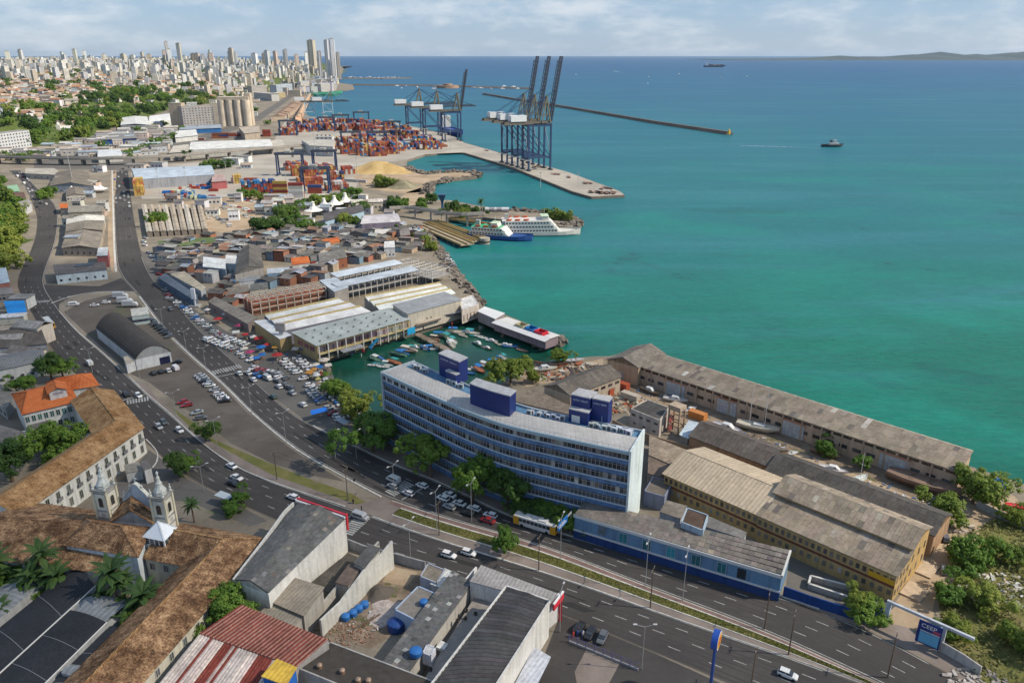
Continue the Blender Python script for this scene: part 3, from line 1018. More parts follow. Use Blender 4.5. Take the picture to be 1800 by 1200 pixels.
  if par:
   for k in range(n):
    p,q=V[k],V[(k+1) % n]
    cdir=Vector((cx,cy,z))-(p+q)/2
    nn=Vector((-(q-p).y,(q-p).x,0)).normalized()
    if nn.dot(cdir)<0:
     nn=-nn
    wb.obox((p+q)/2+nn*.15+Vector((0,0,par/2)),(q-p)/2,nn*.15,(0,0,par/2))
   ins=[(p[0]+(cx-p[0])*.012,p[1]+(cy-p[1])*.012) for p in L]
   rb.prism(ins,z+.004,z+.12)
  else:
   out=[(p[0]+(p[0]-cx)*.03,p[1]+(p[1]-cy)*.03) for p in L] if over else L
   rb.prism(out,z+.004,z+th,bottom=True)
  if n==4:
   zz=Vector((0,0,.12 if par else th))
   slopes.append((V[0]+zz,V[1]+zz,V[2]+zz,V[3]+zz))
 part('wall', wb, wmat, t, wall)
 ro = part('roof', rb, [rmat, SHEETG if rmat not in (TILE_OLD, TILE_NEW, TILE_GOLD) else rmat], t, rcol or roof)
 if sheets:
  sm=sheetmat or SHEETD
  for (a,b,c,e) in slopes:
   nu, nv = sheets if a is slopes[0][0] or ridge == 'ab' else sheets
   u,v=((b-a)+(c-e))/2/nu,((e-a)+(c-b))/2/nv
   lu,lv=u.length,v.length
   N_=u.cross(v).normalized()
   if N_.z<0:
    N_=-N_
   me_ = MB().box(-lu * .495, lu * .495, -lv * .5, lv * .5, 0, .05).data('roof_sheet', sm)
   for i in range(nu):
    for j in range(nv):
     f,g=(i+.5)/nu,(j+.5)/nv
     p=a.lerp(b,f).lerp(e.lerp(c,f),g)+N_*(th+.02+.025*((i+j) % 2))
     X,Y=u.normalized(),N_.cross(u.normalized())
     M_=Matrix((X,Y,N_)).transposed().to_4x4()
     M_.translation=p
     cc=tint(roof,odd)
     x_=rnd.random()
     if shc and x_<.09:
      cc=tint(rnd.choice(shc),.12)
     o = bpy.data.objects.new('roof_sheet', me_)
     COL.objects.link(o)
     o.parent=ro
     o.matrix_basis=M_
     o.color=(*cc,1)
 for w in wins:
  e_,nw,rows,ww,hh,z0,dz=w[:7]
  col=w[7] if len(w)>7 and w[7] else (.05,.06,.07)
  f0,f1=w[8] if len(w)>8 and w[8] else (0,1)
  fr=w[9] if len(w)>9 else None
  nm = w[10] if len(w) > 10 else 'window'
  p,q=V[e_],V[(e_+1) % n]
  dd=q-p
  an=math.atan2(dd.y,dd.x)
  nn=Vector((dd.y,-dd.x,0)).normalized()
  if nn.dot(Vector((cx,cy,z))-(p+q)/2)>0:
   nn=-nn
   an+=math.pi
  for r_ in range(rows):
   for k in range(nw):
    c_=p.lerp(q,f0+(f1-f0)*(k+.5)/nw)+nn*.03
    add_window(t,(c_.x,c_.y,z0+r_*dz),an,ww,hh,col,fr,nm)
 t['_z'] = z
 return t
def pole(name,label,cat,p,h,r=.12,col=(.35,.35,.35),group=None,arms=(),rz=0.):
 t=thing(name,label,cat,p,rz,group)
 part('pole', MB().cyl((0, 0, 0), (0, 0, h), r, r * .6, 8), METAL, t, col)
 return t
def tank(p,r,h,label,col=(.02,.12,.35)):
 t = thing('water_tank', label, 'water tank', p, 0, 'blue plastic water tanks')
 part('body', MB().lathe([(r * .9, 0), (r, h * .1), (r, h * .7), (r * .92, h * .75)], 14), CLEAN, t, col)
 part('lid', MB().lathe([(r * .98, h * .74), (r * .95, h * .8), (r * .5, h * .96), (.02, h)], 14), CLEAN, t, tuple(c * 1.1 for c in col))
 return t
# ================================================================== FOREGROUND BUILDINGS (lower left and centre)
def offset_line(pts,d):
 """offset a 2-D polyline to its left by d with mitred corners"""
 out=[]
 n=len(pts)
 for k in range(n):
  dirs=[]
  if k>0:
   dirs.append((pts[k]-pts[k-1]).normalized())
  if k<n-1:
   dirs.append((pts[k+1]-pts[k]).normalized())
  ns=[Vector((-e.y,e.x,0)) for e in dirs]
  m_=sum(ns,Vector((0,0,0))).normalized()
  out.append(pts[k]+m_*d/max(.35,m_.dot(ns[0])))
 return out
def side_of(pts,q):
 d=pts[1]-pts[0]
 return 1 if d.x*(q.y-pts[0].y)-d.y*(q.x-pts[0].x)>0 else -1
def bent_wing(name,label,cat,outer_px,inner_px,z,rh,wall,tile,over=.6,wins=(),depth=None,hips=(0,0),group=None):
 """gabled range of rooms following a bent outer eaves line"""
 O=[G(u,v,z) for u,v in outer_px]
 q=G(*inner_px,z)
 s_=side_of(O,q)
 if depth is None:
  d=(O[1]-O[0]).normalized()
  w=q-O[0]
  depth=abs(d.x*w.y-d.y*w.x)
 I=offset_line(O,s_*depth)
 Rg=offset_line(O,s_*depth/2)
 org=O[0].copy()
 org.z=0
 t=thing(name,label,cat,org,0,group)
 for L_ in (O,I,Rg):
  for p in L_:
   p-=org
 if hips[0]:
  Rg[0]=Rg[0].lerp(Rg[1],hips[0])
 if hips[1]:
  Rg[-1]=Rg[-1].lerp(Rg[-2],hips[1])
 wb=MB()
 n=len(O)
 for L_ in (O,I):
  for p,q in zip(L_,L_[1:]):
   wb.face([(p.x,p.y,0),(q.x,q.y,0),(q.x,q.y,z),(p.x,p.y,z)])
 for k in (0,n-1):
  p,q,r_=O[k],I[k],Rg[k]
  hip=hips[0] if k==0 else hips[1]
  wb.face([(p.x,p.y,0),(q.x,q.y,0),(q.x,q.y,z),(p.x,p.y,z)])
  if not hip:
   wb.face([(p.x,p.y,z),(q.x,q.y,z),(r_.x,r_.y,z+rh)])
 part('wall', wb, WALL, t, wall)
 oo=offset_line(O,-s_*over)
 ii=offset_line(I,s_*over)
 dz=over*rh/(depth/2)
 up=Vector((0,0,rh))
 rp=[p+up for p in Rg]
 for k in range(n-1):
  e=Vector((0,0,dz))
  u=(O[k+1]-O[k]).normalized()
  for side in (oo,ii):
   a,b_=side[k]-e,side[k+1]-e
   sb=MB().slab([a,b_,rp[k+1],rp[k]],.2)
   an=math.atan2(u.y,u.x)
   Rm = Matrix.Rotation(-an, 4, 'Z')
   sb.v=[tuple(Rm @ Vector(v)) for v in sb.v]
   part('roof_slope', sb, tile, t, rz=an)
 caps=MB()
 for p,q in zip(rp,rp[1:]):
  caps.bar(p+Vector((0,0,.22)),q+Vector((0,0,.22)),.5,.2)
 for k,hp in ((0,hips[0]),(n-1,hips[1])):
  if hp:
   e=Vector((0,0,dz))
   a,b_=oo[k]-e,ii[k]-e
   sb=MB().face([a,b_,rp[k]]).face([a+Vector((0,0,.2)),b_+Vector((0,0,.2)),rp[k]+Vector((0,0,.2))])
   part('roof_slope', sb, tile, t)
   caps.bar(a+Vector((0,0,.22)),rp[k]+Vector((0,0,.22)),.5,.2)
   caps.bar(b_+Vector((0,0,.22)),rp[k]+Vector((0,0,.22)),.5,.2)
 for k in range(1,n-1):
  caps.bar(oo[k]-Vector((0,0,dz-.2)),rp[k]+Vector((0,0,.2)),.5,.2)
 part('ridge_tiles', caps, TILE_GOLD, t)
 for (k,side,nw,rows,ww,hh,z0,dzz,col,fr) in wins:
  L_ = O if side == 'o' else I
  p,q=L_[k],L_[k+1]
  d=q-p
  an=math.atan2(d.y,d.x)
  nn = Vector((-d.y, d.x, 0)).normalized() * (-s_ if side == 'o' else s_)
  if abs(math.atan2(math.sin(math.atan2(nn.y,nn.x)-(an-math.pi/2)),math.cos(math.atan2(nn.y,nn.x)-(an-math.pi/2))))>1:
   an+=math.pi
  for r_ in range(rows):
   for j in range(nw):
    c=p.lerp(q,(j+.5)/nw)+nn*.03
    w=add_window(t,(c.x,c.y,z0+r_*dzz),an,ww,hh,col,fr)
    if r_==rows-1 and hh>2.2:
     b_=MB().box(-ww/2-.3,ww/2+.3,-.6,.0,-.2,0).box(-ww/2-.3,ww/2+.3,-.6,-.55,0,.9)
     put('balcony', b_.data('balcony', CONC), w, (.2, .2, .2))
 return t
WHT=(.68,.67,.62)
bent_wing('old_mansion', 'long bent white mansion with old clay tile roof and two rows of shutters', 'mansion',
  [(30,905),(250,751),(197,686)],(172,760),9,3.0,WHT,TILE_GOLD,depth=12.4,
  wins=((0, 'o', 13, 2, 1.15, 2.4, 1.2, 4.0, (.09, .10, .09), (.45, .44, .38)), (1, 'o', 9, 2, 1.1, 2.4, 1.2, 4.0, (.09, .10, .09), (.45, .44, .38))))
t = block('orange_roof_house', 'white two storey house with bright orange hipped tile roof', 'house', [(40, 727), (136, 704), (118, 668), (22, 692)], 8.5, 'ab', 3.2,
  (.62,.63,.62),rmat=TILE_NEW,hip=.22,over=.8,wins=((0,9,2,1.1,2.0,1.4,3.7,(.03,.10,.10),None,(.6,.6,.55)),))
block('orange_roof_house', 'rear range of the orange tiled house reaching to the avenue', 'house', [(80, 690), (172, 676), (158, 656), (84, 672)], 8.8, 'ab', 2.6,
 (.62,.63,.62),rmat=TILE_NEW,hip=.25,over=.7)
b = block('roof_monitor', 'small raised orange roof turret on the orange tiled house', 'roof turret', [(86, 690), (116, 683), (112, 672), (82, 678)], 12.4, 'bc', 1.2, (.55, .55, .55),
  rmat=TILE_NEW,over=.5,zb=9.5,wins=((0,1,1,3,.9,11.1,1,(.3,.32,.35)),))
bent_wing('convent_range', 'long old clay tiled convent range running to the bottom edge', 'convent', [(205, 1243), (466, 947), (318, 921)], (317, 1013), 8, 3.2, (.60, .57, .48), TILE_OLD,
  depth=13.2, over=.7, wins=((0, 'o', 12, 2, 1.1, 1.7, 1.2, 3.7, (.08, .09, .10), (.5, .5, .45)), (1, 'i', 3, 1, 1.2, 1.8, 4.6, 3, (.07, .08, .1), (.5, .5, .5))))
block('church_aisle', 'broad old clay tiled aisle roof of the church at the left', 'church', [(-60, 975), (205, 1006), (172, 899), (50, 884)], 8, 'ab', 3.4, (.55, .58, .60), rmat=TILE_OLD,
 over=.6,wins=())
block('church_nave', 'raised hipped clay tile roof of the church nave with pale blue wall', 'church', [(116, 955), (240, 975), (262, 926), (150, 910)], 11.0, 'ab', 3.0, (.62, .68, .72), rmat=TILE_OLD, hip=.28, over=.7)
block('church_porch', 'steep clay tiled gable between the two bell towers', 'church', [(196, 915), (272, 922), (262, 884), (210, 880)], 12, 'bc', 3.6, (.60, .62, .62), rmat=TILE_OLD, over=.4)
def bell_tower(front_px,left_px,right_px,label):
 zb=8.5
 z=19.0
 F,Lp,Rp=G(*front_px,z),G(*left_px,z),G(*right_px,z)
 d=F-Lp
 ang=math.atan2(d.y,d.x)
 s=((F-Lp).length+(F-Rp).length)/2
 t = thing('bell_tower', label, 'bell tower', (Lp.x, Lp.y, 0), ang, 'white baroque bell towers of the church')
 cream=(.66,.60,.44)
 part('shaft', MB().box(0, s, 0, s, zb - 8, z), WALL, t, (.70, .68, .60))
 c=MB()
 for zz,e,hh in ((13.2,.18,.3),(z-.1,.45,.35),(z-.9,.2,.25),(11.2,.2,.25)):
  c.box(-e,s+e,-e,s+e,zz,zz+hh)
 part('cornice', c, WALL, t, (.30, .29, .27))
 p=MB()
 for x,y in ((0,0),(s,0),(s,s),(0,s)):
  p.box(x-.28,x+.28,y-.28,y+.28,zb-2,z-.1)
 part('pilaster', p, WALL, t, cream)
 for (x,y,a) in ((s/2,0,0),(s,s/2,math.pi/2),(s/2,s,math.pi),(0,s/2,-math.pi/2)):
  arch=MB()
  w,h=.62,2.0
  pts=[(-w,0),(w,0),(w,h)]+[(w*math.cos(q),h+w*math.sin(q)) for q in (R(30),R(60),R(90),R(120),R(150))]+[(-w,h)]
  arch.face([(q[0],-.05,q[1]) for q in pts])
  part('arched_opening', arch, WINDOW, t, (.05, .05, .05), loc=(x, y, 14.4), rz=a)
  su=MB()
  o2=[(q[0]*1.45,q[1]*1.1-.1) for q in pts]
  for i in range(len(pts)):
   j=(i+1) % len(pts)
   su.face([(pts[i][0],-.09,pts[i][1]),(o2[i][0],-.09,o2[i][1]),(o2[j][0],-.09,o2[j][1]),(pts[j][0],-.09,pts[j][1])])
  part('arch_surround', su, WALL, t, cream, loc=(x, y, 14.4), rz=a)
  ro=MB()
  ro.cyl((0,-.02,0),(0,-.1,0),.55,.55,14)
  part('oculus', ro, WALL, t, (.45, .43, .38), loc=(x, y, 12.2), rz=a)
 h=s/2
 part('dome', MB().lathe([(h * .86, z + .2), (h * .84, z + .7), (h * .9, z + 1.1), (h * .72, z + 1.7), (h * .5, z + 2.3), (h * .42, z + 2.9), (h * .46, z + 3.2), (h * .3, z + 3.6), (h * .22, z + 4.3),
       (h*.27,z+4.5),(h*.12,z+5.1),(h*.1,z+5.4),(h*.2,z+5.7),(h*.16,z+6.05),(.02,z+6.4)],8,c=(h,h)),WALL,t,(.58,.60,.56))
 for x,y in ((.1,.1),(s-.1,.1),(s-.1,s-.1),(.1,s-.1)):
  part('pinnacle', MB().lathe([(.34, z + .25), (.34, z + .6), (.16, z + .75), (.3, z + 1.15), (.2, z + 1.5), (.06, z + 1.8), (.14, z + 2.0), (.02, z + 2.3)], 8, c=(x, y)), WALL, t, (.62, .62, .56))
 return t
bell_tower((185, 864), (162, 861), (205, 852), 'white bell tower with domed top nearer the mansion')
bell_tower((287, 876), (264, 874), (306, 864), 'white bell tower with domed top nearer the forecourt')
A,B_=G(214,872,15.5),G(268,877,15.5)
og,an,L=frame(A,B_)
t = thing('church_pediment', 'scrolled blue grey church gable topped by a stone cross', 'church gable', (og.x, og.y, 0), an)
pts=[(0,8),(L,8),(L,15.2),(L*.9,15.6),(L*.78,17.0),(L*.66,18.0),(L*.58,19.0),(L*.5,19.4),(L*.42,19.0),(L*.34,18.0),(L*.22,17.0),(L*.1,15.6),(0,15.2)]
w=MB()
for y in (0,.6):
 w.face([(x,y,z) for x,z in pts])
for i in range(len(pts)):
 (x0,z0),(x1,z1)=pts[i],pts[(i+1) % len(pts)]
 w.face([(x0,0,z0),(x1,0,z1),(x1,.6,z1),(x0,.6,z0)])
part('gable_wall', w, WALL, t, (.46, .53, .60))
w=MB()
for i in range(2,len(pts)-1):
 (x0,z0),(x1,z1)=pts[i],pts[i+1]
 w.bar((x0,.3,z0+.1),(x1,.3,z1+.1),1.0,.25)
part('coping', w, WALL, t, (.6, .6, .55))
part('cross', MB().box(L / 2 - .1, L / 2 + .1, .2, .4, 19.4, 21.6).box(L / 2 - .55, L / 2 + .55, .2, .4, 20.6, 20.85), CONC, t, (.6, .6, .56))
for fx in (.06,.94,.3,.7):
 part('pinnacle', MB().lathe([(.3, 0), (.3, .5), (.14, .7), (.26, 1.1), (.05, 1.6), (.02, 1.9)], 8, c=(L * fx, .3)), WALL, t, (.6, .6, .56), loc=(0, 0, 15.4 if fx in (.06, .94) else 17.6))
P=[G(u,v,11.5) for u,v in ((252,941),(288,948),(309,926))]
P.append(P[0]+P[2]-P[1])
t = block('roof_lantern', 'white glazed lantern cupola on the convent roof', 'cupola', None, 11.5, 'ab', 2.6, (.78, .78, .78), (.72, .76, .80), rmat=CLEAN, hip=.49, over=.35, world=P, zb=8.2,
  wins=((0,4,1,.95,1.7,9.4,1,(.05,.06,.08),(.04,.96)),(1,4,1,.95,1.7,9.4,1,(.05,.06,.08),(.04,.96))))
DARKM = mat('dark_membrane', (.022, .024, .03), .75, spec=.3, n1=(.15, .3), n2=(1.6, .35), ribs=('y', .5, .12))
SKYL = mat('skylight_sheet', (.22, .235, .25), .45, spec=.5, n1=(.2, .2), n2=(1., .2), ribs=('x', 1.3, .18))
def vault_roof(px, z, rh, label, m, name='hall_roof', nseg=10, white=True):
 P=[G(u,v,z) for u,v in px]
 A=P[0]
 d=P[1]-P[0]
 an=math.atan2(d.y,d.x)
 t = thing(name, label, 'hall roof', (A.x, A.y, 0), an)
 Rm = Matrix.Rotation(-an, 3, 'Z')
 a,b_,c,e=[Rm @ Vector((p.x-A.x,p.y-A.y,z)) for p in P]
 mb=MB()
 for k in range(nseg):
  f0,f1=k/nseg,(k+1)/nseg
  z0,z1=rh*math.sin(math.pi*f0),rh*math.sin(math.pi*f1)
  mb.slab([a.lerp(e,f0)+Vector((0,0,z0)),b_.lerp(c,f0)+Vector((0,0,z0)),b_.lerp(c,f1)+Vector((0,0,z1)),a.lerp(e,f1)+Vector((0,0,z1))],.12)
 part('membrane', mb, m, t)
 w=MB()
 for (p,q) in ((a,b_),(b_,c),(c,e),(e,a)):
  w.face([(p.x,p.y,0),(q.x,q.y,0),(q.x,q.y,z),(p.x,p.y,z)])
 part('wall', w, WALL, t, (.35, .36, .37))
 if white:
  g=MB().bar(a+Vector((0,0,.15)),b_+Vector((0,0,.15)),.18,.15)
  part('gutter', g, CLEAN, t, (.62, .62, .6))
  for f in (.34,.67):
   s_=MB()
   for k in range(nseg):
    z0,z1=rh*math.sin(math.pi*k/nseg),rh*math.sin(math.pi*(k+1)/nseg)
    p,q=a.lerp(b_,f),e.lerp(c,f)
    s_.bar(p.lerp(q,k/nseg)+Vector((0,0,z0+.15)),p.lerp(q,(k+1)/nseg)+Vector((0,0,z1+.15)),.12,.06)
   part('seam', s_, CLEAN, t, (.16, .165, .18))
 return t
vault_roof([(-35, 1215), (168, 1030), (133, 996), (-90, 1175)], 7.0, .5, 'dark charcoal vaulted hall roof running up to the church', DARKM)
vault_roof([(20, 1260), (188, 1094), (124, 1072), (-40, 1222)], 6.8, .5, 'dark charcoal vaulted hall roof in the middle of the cloister', DARKM)
vault_roof([(90, 1255), (232, 1112), (194, 1100), (30, 1262)], 6.4, .3, 'narrow dark charcoal roof beside the convent range', DARKM)
vault_roof([(126, 1072), (186, 1094), (236, 1056), (158, 1044)], 6.2, .5, 'pale ribbed skylight roof beside the palms', SKYL, 'skylight_roof', white=False)
vault_roof([(-30, 1110), (80, 1020), (20, 1018), (-70, 1080)], 6.2, .5, 'pale ribbed skylight roof at the left edge', SKYL, 'skylight_roof', white=False)
vault_roof([(108, 1182), (158, 1196), (172, 1172), (126, 1168)], 7.4, .5, 'small pale skylight panel over the dark hall', SKYL, 'skylight_roof', white=False)
RED1,REDW=(.20,.045,.032),(.55,.47,.43)
def strip_roof(name, label, px, z, dz, n, cols, wall, cat='warehouse', rib=.09, m=None, over=0., wins=(), par=None):
 """roof of n long ribbed strips laid from edge a-b up to d-c"""
 P=[G(u,v,zz) for (u,v),zz in zip(px,(z,z,z+dz,z+dz))]
 A=P[0].copy()
 d=P[1]-P[0]
 an=math.atan2(d.y,d.x)
 t=thing(name,label,cat,(A.x,A.y,0),an)
 Rm = Matrix.Rotation(-an, 3, 'Z')
 a,b_,c,e=[Rm @ Vector((p.x-A.x,p.y-A.y,p.z)) for p in P]
 w=MB()
 for (p,q) in ((a,b_),(b_,c),(c,e),(e,a)):
  w.face([(p.x,p.y,0),(q.x,q.y,0),(q.x,q.y,q.z-.02),(p.x,p.y,p.z-.02)])
 part('wall', w, WALL, t, wall)
 for k in range(n):
  f0,f1=k/n,(k+1)/n
  p0,p1,q0,q1=a.lerp(b_,f0),a.lerp(b_,f1),e.lerp(c,f0),e.lerp(c,f1)
  up=(b_-a).cross(e-a).normalized()
  if up.z<0:
   up=-up
  s_=MB()
  prof=((0,0),(.3,0),(.42,1),(.72,1),(.84,0),(1,0))
  for (g0,h0),(g1,h1) in zip(prof,prof[1:]):
   s_.face([p0.lerp(p1,g0)+up*h0*rib,p0.lerp(p1,g1)+up*h1*rib,q0.lerp(q1,g1)+up*h1*rib,q0.lerp(q1,g0)+up*h0*rib])
  part('roof_strip', s_, m or SHEET, t, tint(cols(k), .12))
 if par:
  w=MB()
  for (p,q) in ((b_,c),(c,e),(e,a)):
   w.bar(p+Vector((0,0,.3)),q+Vector((0,0,.3)),.35,.9)
  part('parapet', w, WALL, t, par)
 return t
PLAIN = mat('worn_sheet', None, .75, n1=(.25, .3), n2=(1.6, .35), tint=.1)
strip_roof('striped_warehouse', 'warehouse with red ribbed roof in the bottom centre', [(350, 1113), (522, 1172), (577, 1124), (424, 1062)], 8.0, 1.4, 52,
  lambda k: RED1 if k % 2==0 else (.36,.20,.165),(.35,.33,.31),m=PLAIN,rib=.2)  # paler alternate strips paint the highlights on the red ribs
strip_roof('striped_warehouse', 'warehouse with worn white and red patched roof at the bottom', [(262, 1222), (470, 1262), (522, 1174), (350, 1114)], 7.4, .5, 34,
  lambda k: RED1 if (8<k<12 or 20<k<26 or k % 9==4) else REDW,(.35,.33,.31),m=PLAIN,rib=.14)
block('yellow_cabin', 'small blue rooftop cabin with yellow ribbed roof at the bottom', 'cabin', [(462, 1188), (503, 1203), (520, 1176), (487, 1162)], 10.5, 'shed', .3, (.02, .12, .42), (.62, .40, .06),
 rmat=SHEET,over=.2,zb=5)
F4=[(607,913),(524,884),(410,1020),(472,1044)]
GREYR=(.135,.135,.13)
block('white_warehouse', 'long white walled warehouse with patched grey roof and red front', 'warehouse', F4, 9.4, 'bc', 1.6, (.66, .65, .62), GREYR, over=-.2, th=.12,
 sheets=(22,6),odd=.1,shc=[(.24,.22,.19),(.19,.15,.13),(.2,.2,.2)])
A,B_=G(522,881,9.6),G(608,911,9.6)
og,an,L=frame(A,B_)
t = thing('shop_fascia', 'red and white fascia along the front of the white warehouse', 'fascia', (og.x, og.y, 0), an)
part('fascia_board', MB().box(0, L, .0, .45, 9.5, 10.7), CLEAN, t, (.55, .03, .05))
part('white_cap', MB().box(0, L, -.5, .0, 9.8, 10.3), CLEAN, t, (.72, .70, .68))
part('corner_post', MB().box(L - .05, L + .3, -.05, .46, 6.2, 10.9), CLEAN, t, (.62, .04, .05))
pts=resample(smooth(GP([(516,884),(500,898),(485,920),(467,945),(440,980),(410,1019)],9.6)),24)
og=pts[0].copy()
og.z=0
t = thing('curved_parapet', 'thin white curved parapet wall left of the patched grey roof', 'parapet wall', og)
w=MB()
for p,q in zip(pts,pts[1:]):
 w.bar(p-og-Vector((0,0,4.5)),q-og-Vector((0,0,4.5)),.35,9.6)
part('wall', w, WALL, t, (.60, .60, .58))
block('grey_lean_to', 'grey lean-to roof strip between the convent and the white warehouse', 'warehouse', [(468, 946), (516, 886), (526, 890), (420, 1018), (411, 1016)][:4], 8.6, None, 1, (.5, .5, .48), (.12, .12, .12), par=0, over=0)
block('white_shed', 'small white shed behind the convent tree', 'shed', [(416, 1040), (472, 1058), (468, 1045), (412, 1022)], 6.5, 'shed', .4, (.62, .61, .58), (.5, .5, .5), over=.1)
block('tan_roof_shed', 'shed with smooth tan roof beside the white warehouse', 'shed', [(480, 1058), (534, 1081), (568, 1038), (513, 1021)], 6.2, 'shed', .8, (.35, .33, .3), (.27, .23, .18), rmat=SHEET, over=.3)
block('tan_roof_shed', 'lower shed with tan ribbed roof beside the red striped roof', 'shed', [(456, 1078), (516, 1100), (536, 1082), (480, 1060)], 5.2, 'shed', .4, (.35, .33, .3), (.28, .25, .20), rmat=SHEET, over=.2)
def free_wall(name, label, px, hs, th, col, cat='wall', coping=None, m=None):
 pts=GP(px)
 og=pts[0].copy()
 t=thing(name,label,cat,og)
 w=MB()
 for k,(p,q) in enumerate(zip(pts,pts[1:])):
  p,q=p-og,q-og
  n_=Vector((-(q-p).y,(q-p).x,0)).normalized()*th/2
  h0,h1=hs[k],hs[k+1]
  P=[p-n_,p+n_,q+n_,q-n_]
  H=[h0,h0,h1,h1]
  for i in range(4):
   j=(i+1) % 4
   w.face([(P[i].x,P[i].y,0),(P[j].x,P[j].y,0),(P[j].x,P[j].y,H[j]),(P[i].x,P[i].y,H[i])])
  w.face([(P[i].x,P[i].y,H[i]) for i in range(4)])
 part('wall_face', w, m or WALL, t, col)
 if coping:
  w=MB()
  for k,(p,q) in enumerate(zip(pts,pts[1:])):
   w.bar(p-og+Vector((0,0,hs[k]+.08)),q-og+Vector((0,0,hs[k+1]+.08)),th+.2,.16)
  part('coping', w, CONC, t, coping)
 return t
free_wall('ruined_wall', 'tall crumbling whitewashed party wall of the ruined house', [(692, 998), (672, 1014), (652, 1034), (630, 1056), (600, 1084), (566, 1118)], [8.0, 6.6, 7.2, 6.0, 4.2, 4.4], .5, (.55, .54, .50))
free_wall('ruined_wall', 'second crumbling wall of the ruined house beside the dark slot', [(668, 988), (644, 1008), (612, 1042), (575, 1075), (540, 1105)], [6.2, 5.2, 5.4, 3.6, 3.4], .5, (.42, .40, .36))
block('ruin_roof', 'grey roof fragment left on the ruined house', 'roof fragment', [(623, 990), (640, 998), (668, 968), (649, 962)], 7.0, 'shed', .6, (.42, .4, .37), (.11, .11, .11), over=.2)
block('ruin_roof', 'broken brown roof fragment hanging on the ruined wall', 'roof fragment', [(590, 1024), (612, 1030), (634, 1003), (614, 996)], 5.4, 'shed', .6, (.36, .32, .28), (.16, .12, .10), over=.1)
block('dark_slot_block', 'low dark flat roof sunk between white warehouse and ruined house', 'annex', [(540, 1030), (590, 1046), (640, 985), (612, 972)], 2.2, None, 1, (.25, .23, .21), (.10, .09, .075), over=0)  # low dark-topped block filling the dark slot between the walls
free_wall('street_wall', 'grey street wall between the ruined house and the corner', [(610, 962), (640, 973), (690, 986), (748, 1002)], [2.8, 2.6, 2.6, 2.6], .35, (.34, .34, .34))
poly('ochre_patch', [(690, 995), (735, 1005), (715, 1030), (672, 1022)], SAND, .03, label='patch of pale builder sand in the vacant lot')
def mound(name,label,px,r,h,m,cat,seed=1,col=None,sx=1.,z=0):
 rr=random.Random(seed)
 c=G(*px,z)
 t=thing(name,label,cat,c)
 N,K=20,6
 ph=[rr.uniform(0,6.28) for _ in range(6)]
 v,f=[(0,0,h)],[]
 for k in range(1,K+1):
  for i in range(N):
   a=6.28318*i/N
   q=r*k/K*(1+.14*math.sin(3*a+ph[0])+.1*math.sin(5*a+ph[1])+rr.uniform(-.05,.05))
   zz=h*(math.cos(math.pi*k/K)*.5+.5)*(1+rr.uniform(-.15,.15))
   v.append((q*math.cos(a)*sx,q*math.sin(a),zz if k<K else -.1))
 for i in range(N):
  j=(i+1) % N
  f.append((0,1+i,1+j))
  for k in range(K-1):
   a0=1+k*N
   f.append((a0+i,a0+N+i,a0+N+j,a0+j))
 me=bpy.data.meshes.new(name)
 me.from_pydata(v,[],f)
 me.materials.append(m)
 me.polygons.foreach_set('use_smooth', [True] * len(f))
 put('heap', me, t, col)
 return t
mound('gravel_heap', 'grey gravel heap in the vacant lot', (666, 1042), 3.6, 1.8, GRAVEL, 'heap')
mound('rubble_heap', 'spread of white plaster rubble in the vacant lot', (680, 1076), 5.2, .5, mat('plaster_rubble', (.42, .36, .33), .95, n1=(.5, .2), n2=(2, .3)), 'heap', 3)
rr=random.Random(8)
for k,(u,v) in enumerate(((608,1088),(621,1081),(631,1073),(641,1066))):
 tank(G(u, v), 1.0, 1.5, 'blue plastic water tank by the ruined wall, %s from the left' % ORD[k])
tank(G(697, 1105), 2.0, 2.6, 'large dark blue water tank lying in the vacant lot', (.012, .05, .20))
tank(G(712, 1098), 1.2, 1.6, 'medium blue water tank behind the large tank', (.02, .09, .3))
for k in range(11):
 a=rr.uniform(.6,1.1)
 c=G(625+k*4,1105-k*2.2)
 t = tag(part('timber', MB().bar((-2.2 * math.cos(a), -2.2 * math.sin(a), .12 + .02 * k), (2.2 * math.cos(a), 2.2 * math.sin(a), .15 + .02 * k), .22, .12), BARK, None, loc=c),
   'loose plank lying in the vacant lot', 'plank', 'planks scattered in the vacant lot')
PAT=[(.30,.29,.28),(.09,.09,.09),(.22,.2,.18),(.4,.4,.39)]
block('flat_roof_house', 'small grey flat roofed house at the street edge of the lot', 'house', [(738, 1014), (768, 1026), (783, 1002), (752, 990)], 3.6, None, 1, (.34, .36, .42), (.24, .21, .17), par=.3)
block('white_awning_shed', 'low shed with bright white lean-to roof', 'shed', [(758, 1026), (783, 1035), (796, 1008), (782, 1002)], 3.2, 'shed', .3, (.5, .5, .5), (.66, .66, .64), rmat=SHEET, over=.2)
block('concrete_roof_house', 'pale blue walled house with rough concrete roof in the lot', 'house', [(693, 1072), (732, 1092), (772, 1046), (735, 1030)], 4.2, None, 1, (.36, .44, .58), (.20, .18, .16), par=.25, rmat=CONC)
block('patched_roof_row', 'long row under a patchwork of broken grey sheets', 'row house', [(672, 1166), (720, 1180), (828, 1030), (796, 1008)], 4.6, 'shed', .8, (.45, .43, .40), (.13, .13, .13), over=.1, sheets=(6, 28), odd=.14, shc=PAT)
free_wall('courtyard_wall', 'tall white wall between patched roof and concrete courtyard', [(838, 1030), (815, 1058), (790, 1092), (760, 1130), (722, 1182)], [5.6, 5.6, 5.0, 4.8, 4.6], .4, (.66, .65, .62))
block('concrete_deck', 'stained bare concrete roof deck beside the striped warehouse', 'roof deck', [(742, 1200), (788, 1220), (888, 1052), (840, 1040)], 2.6, None, 1, (.4, .39, .37), (.30, .27, .245), rmat=CONC, over=0)
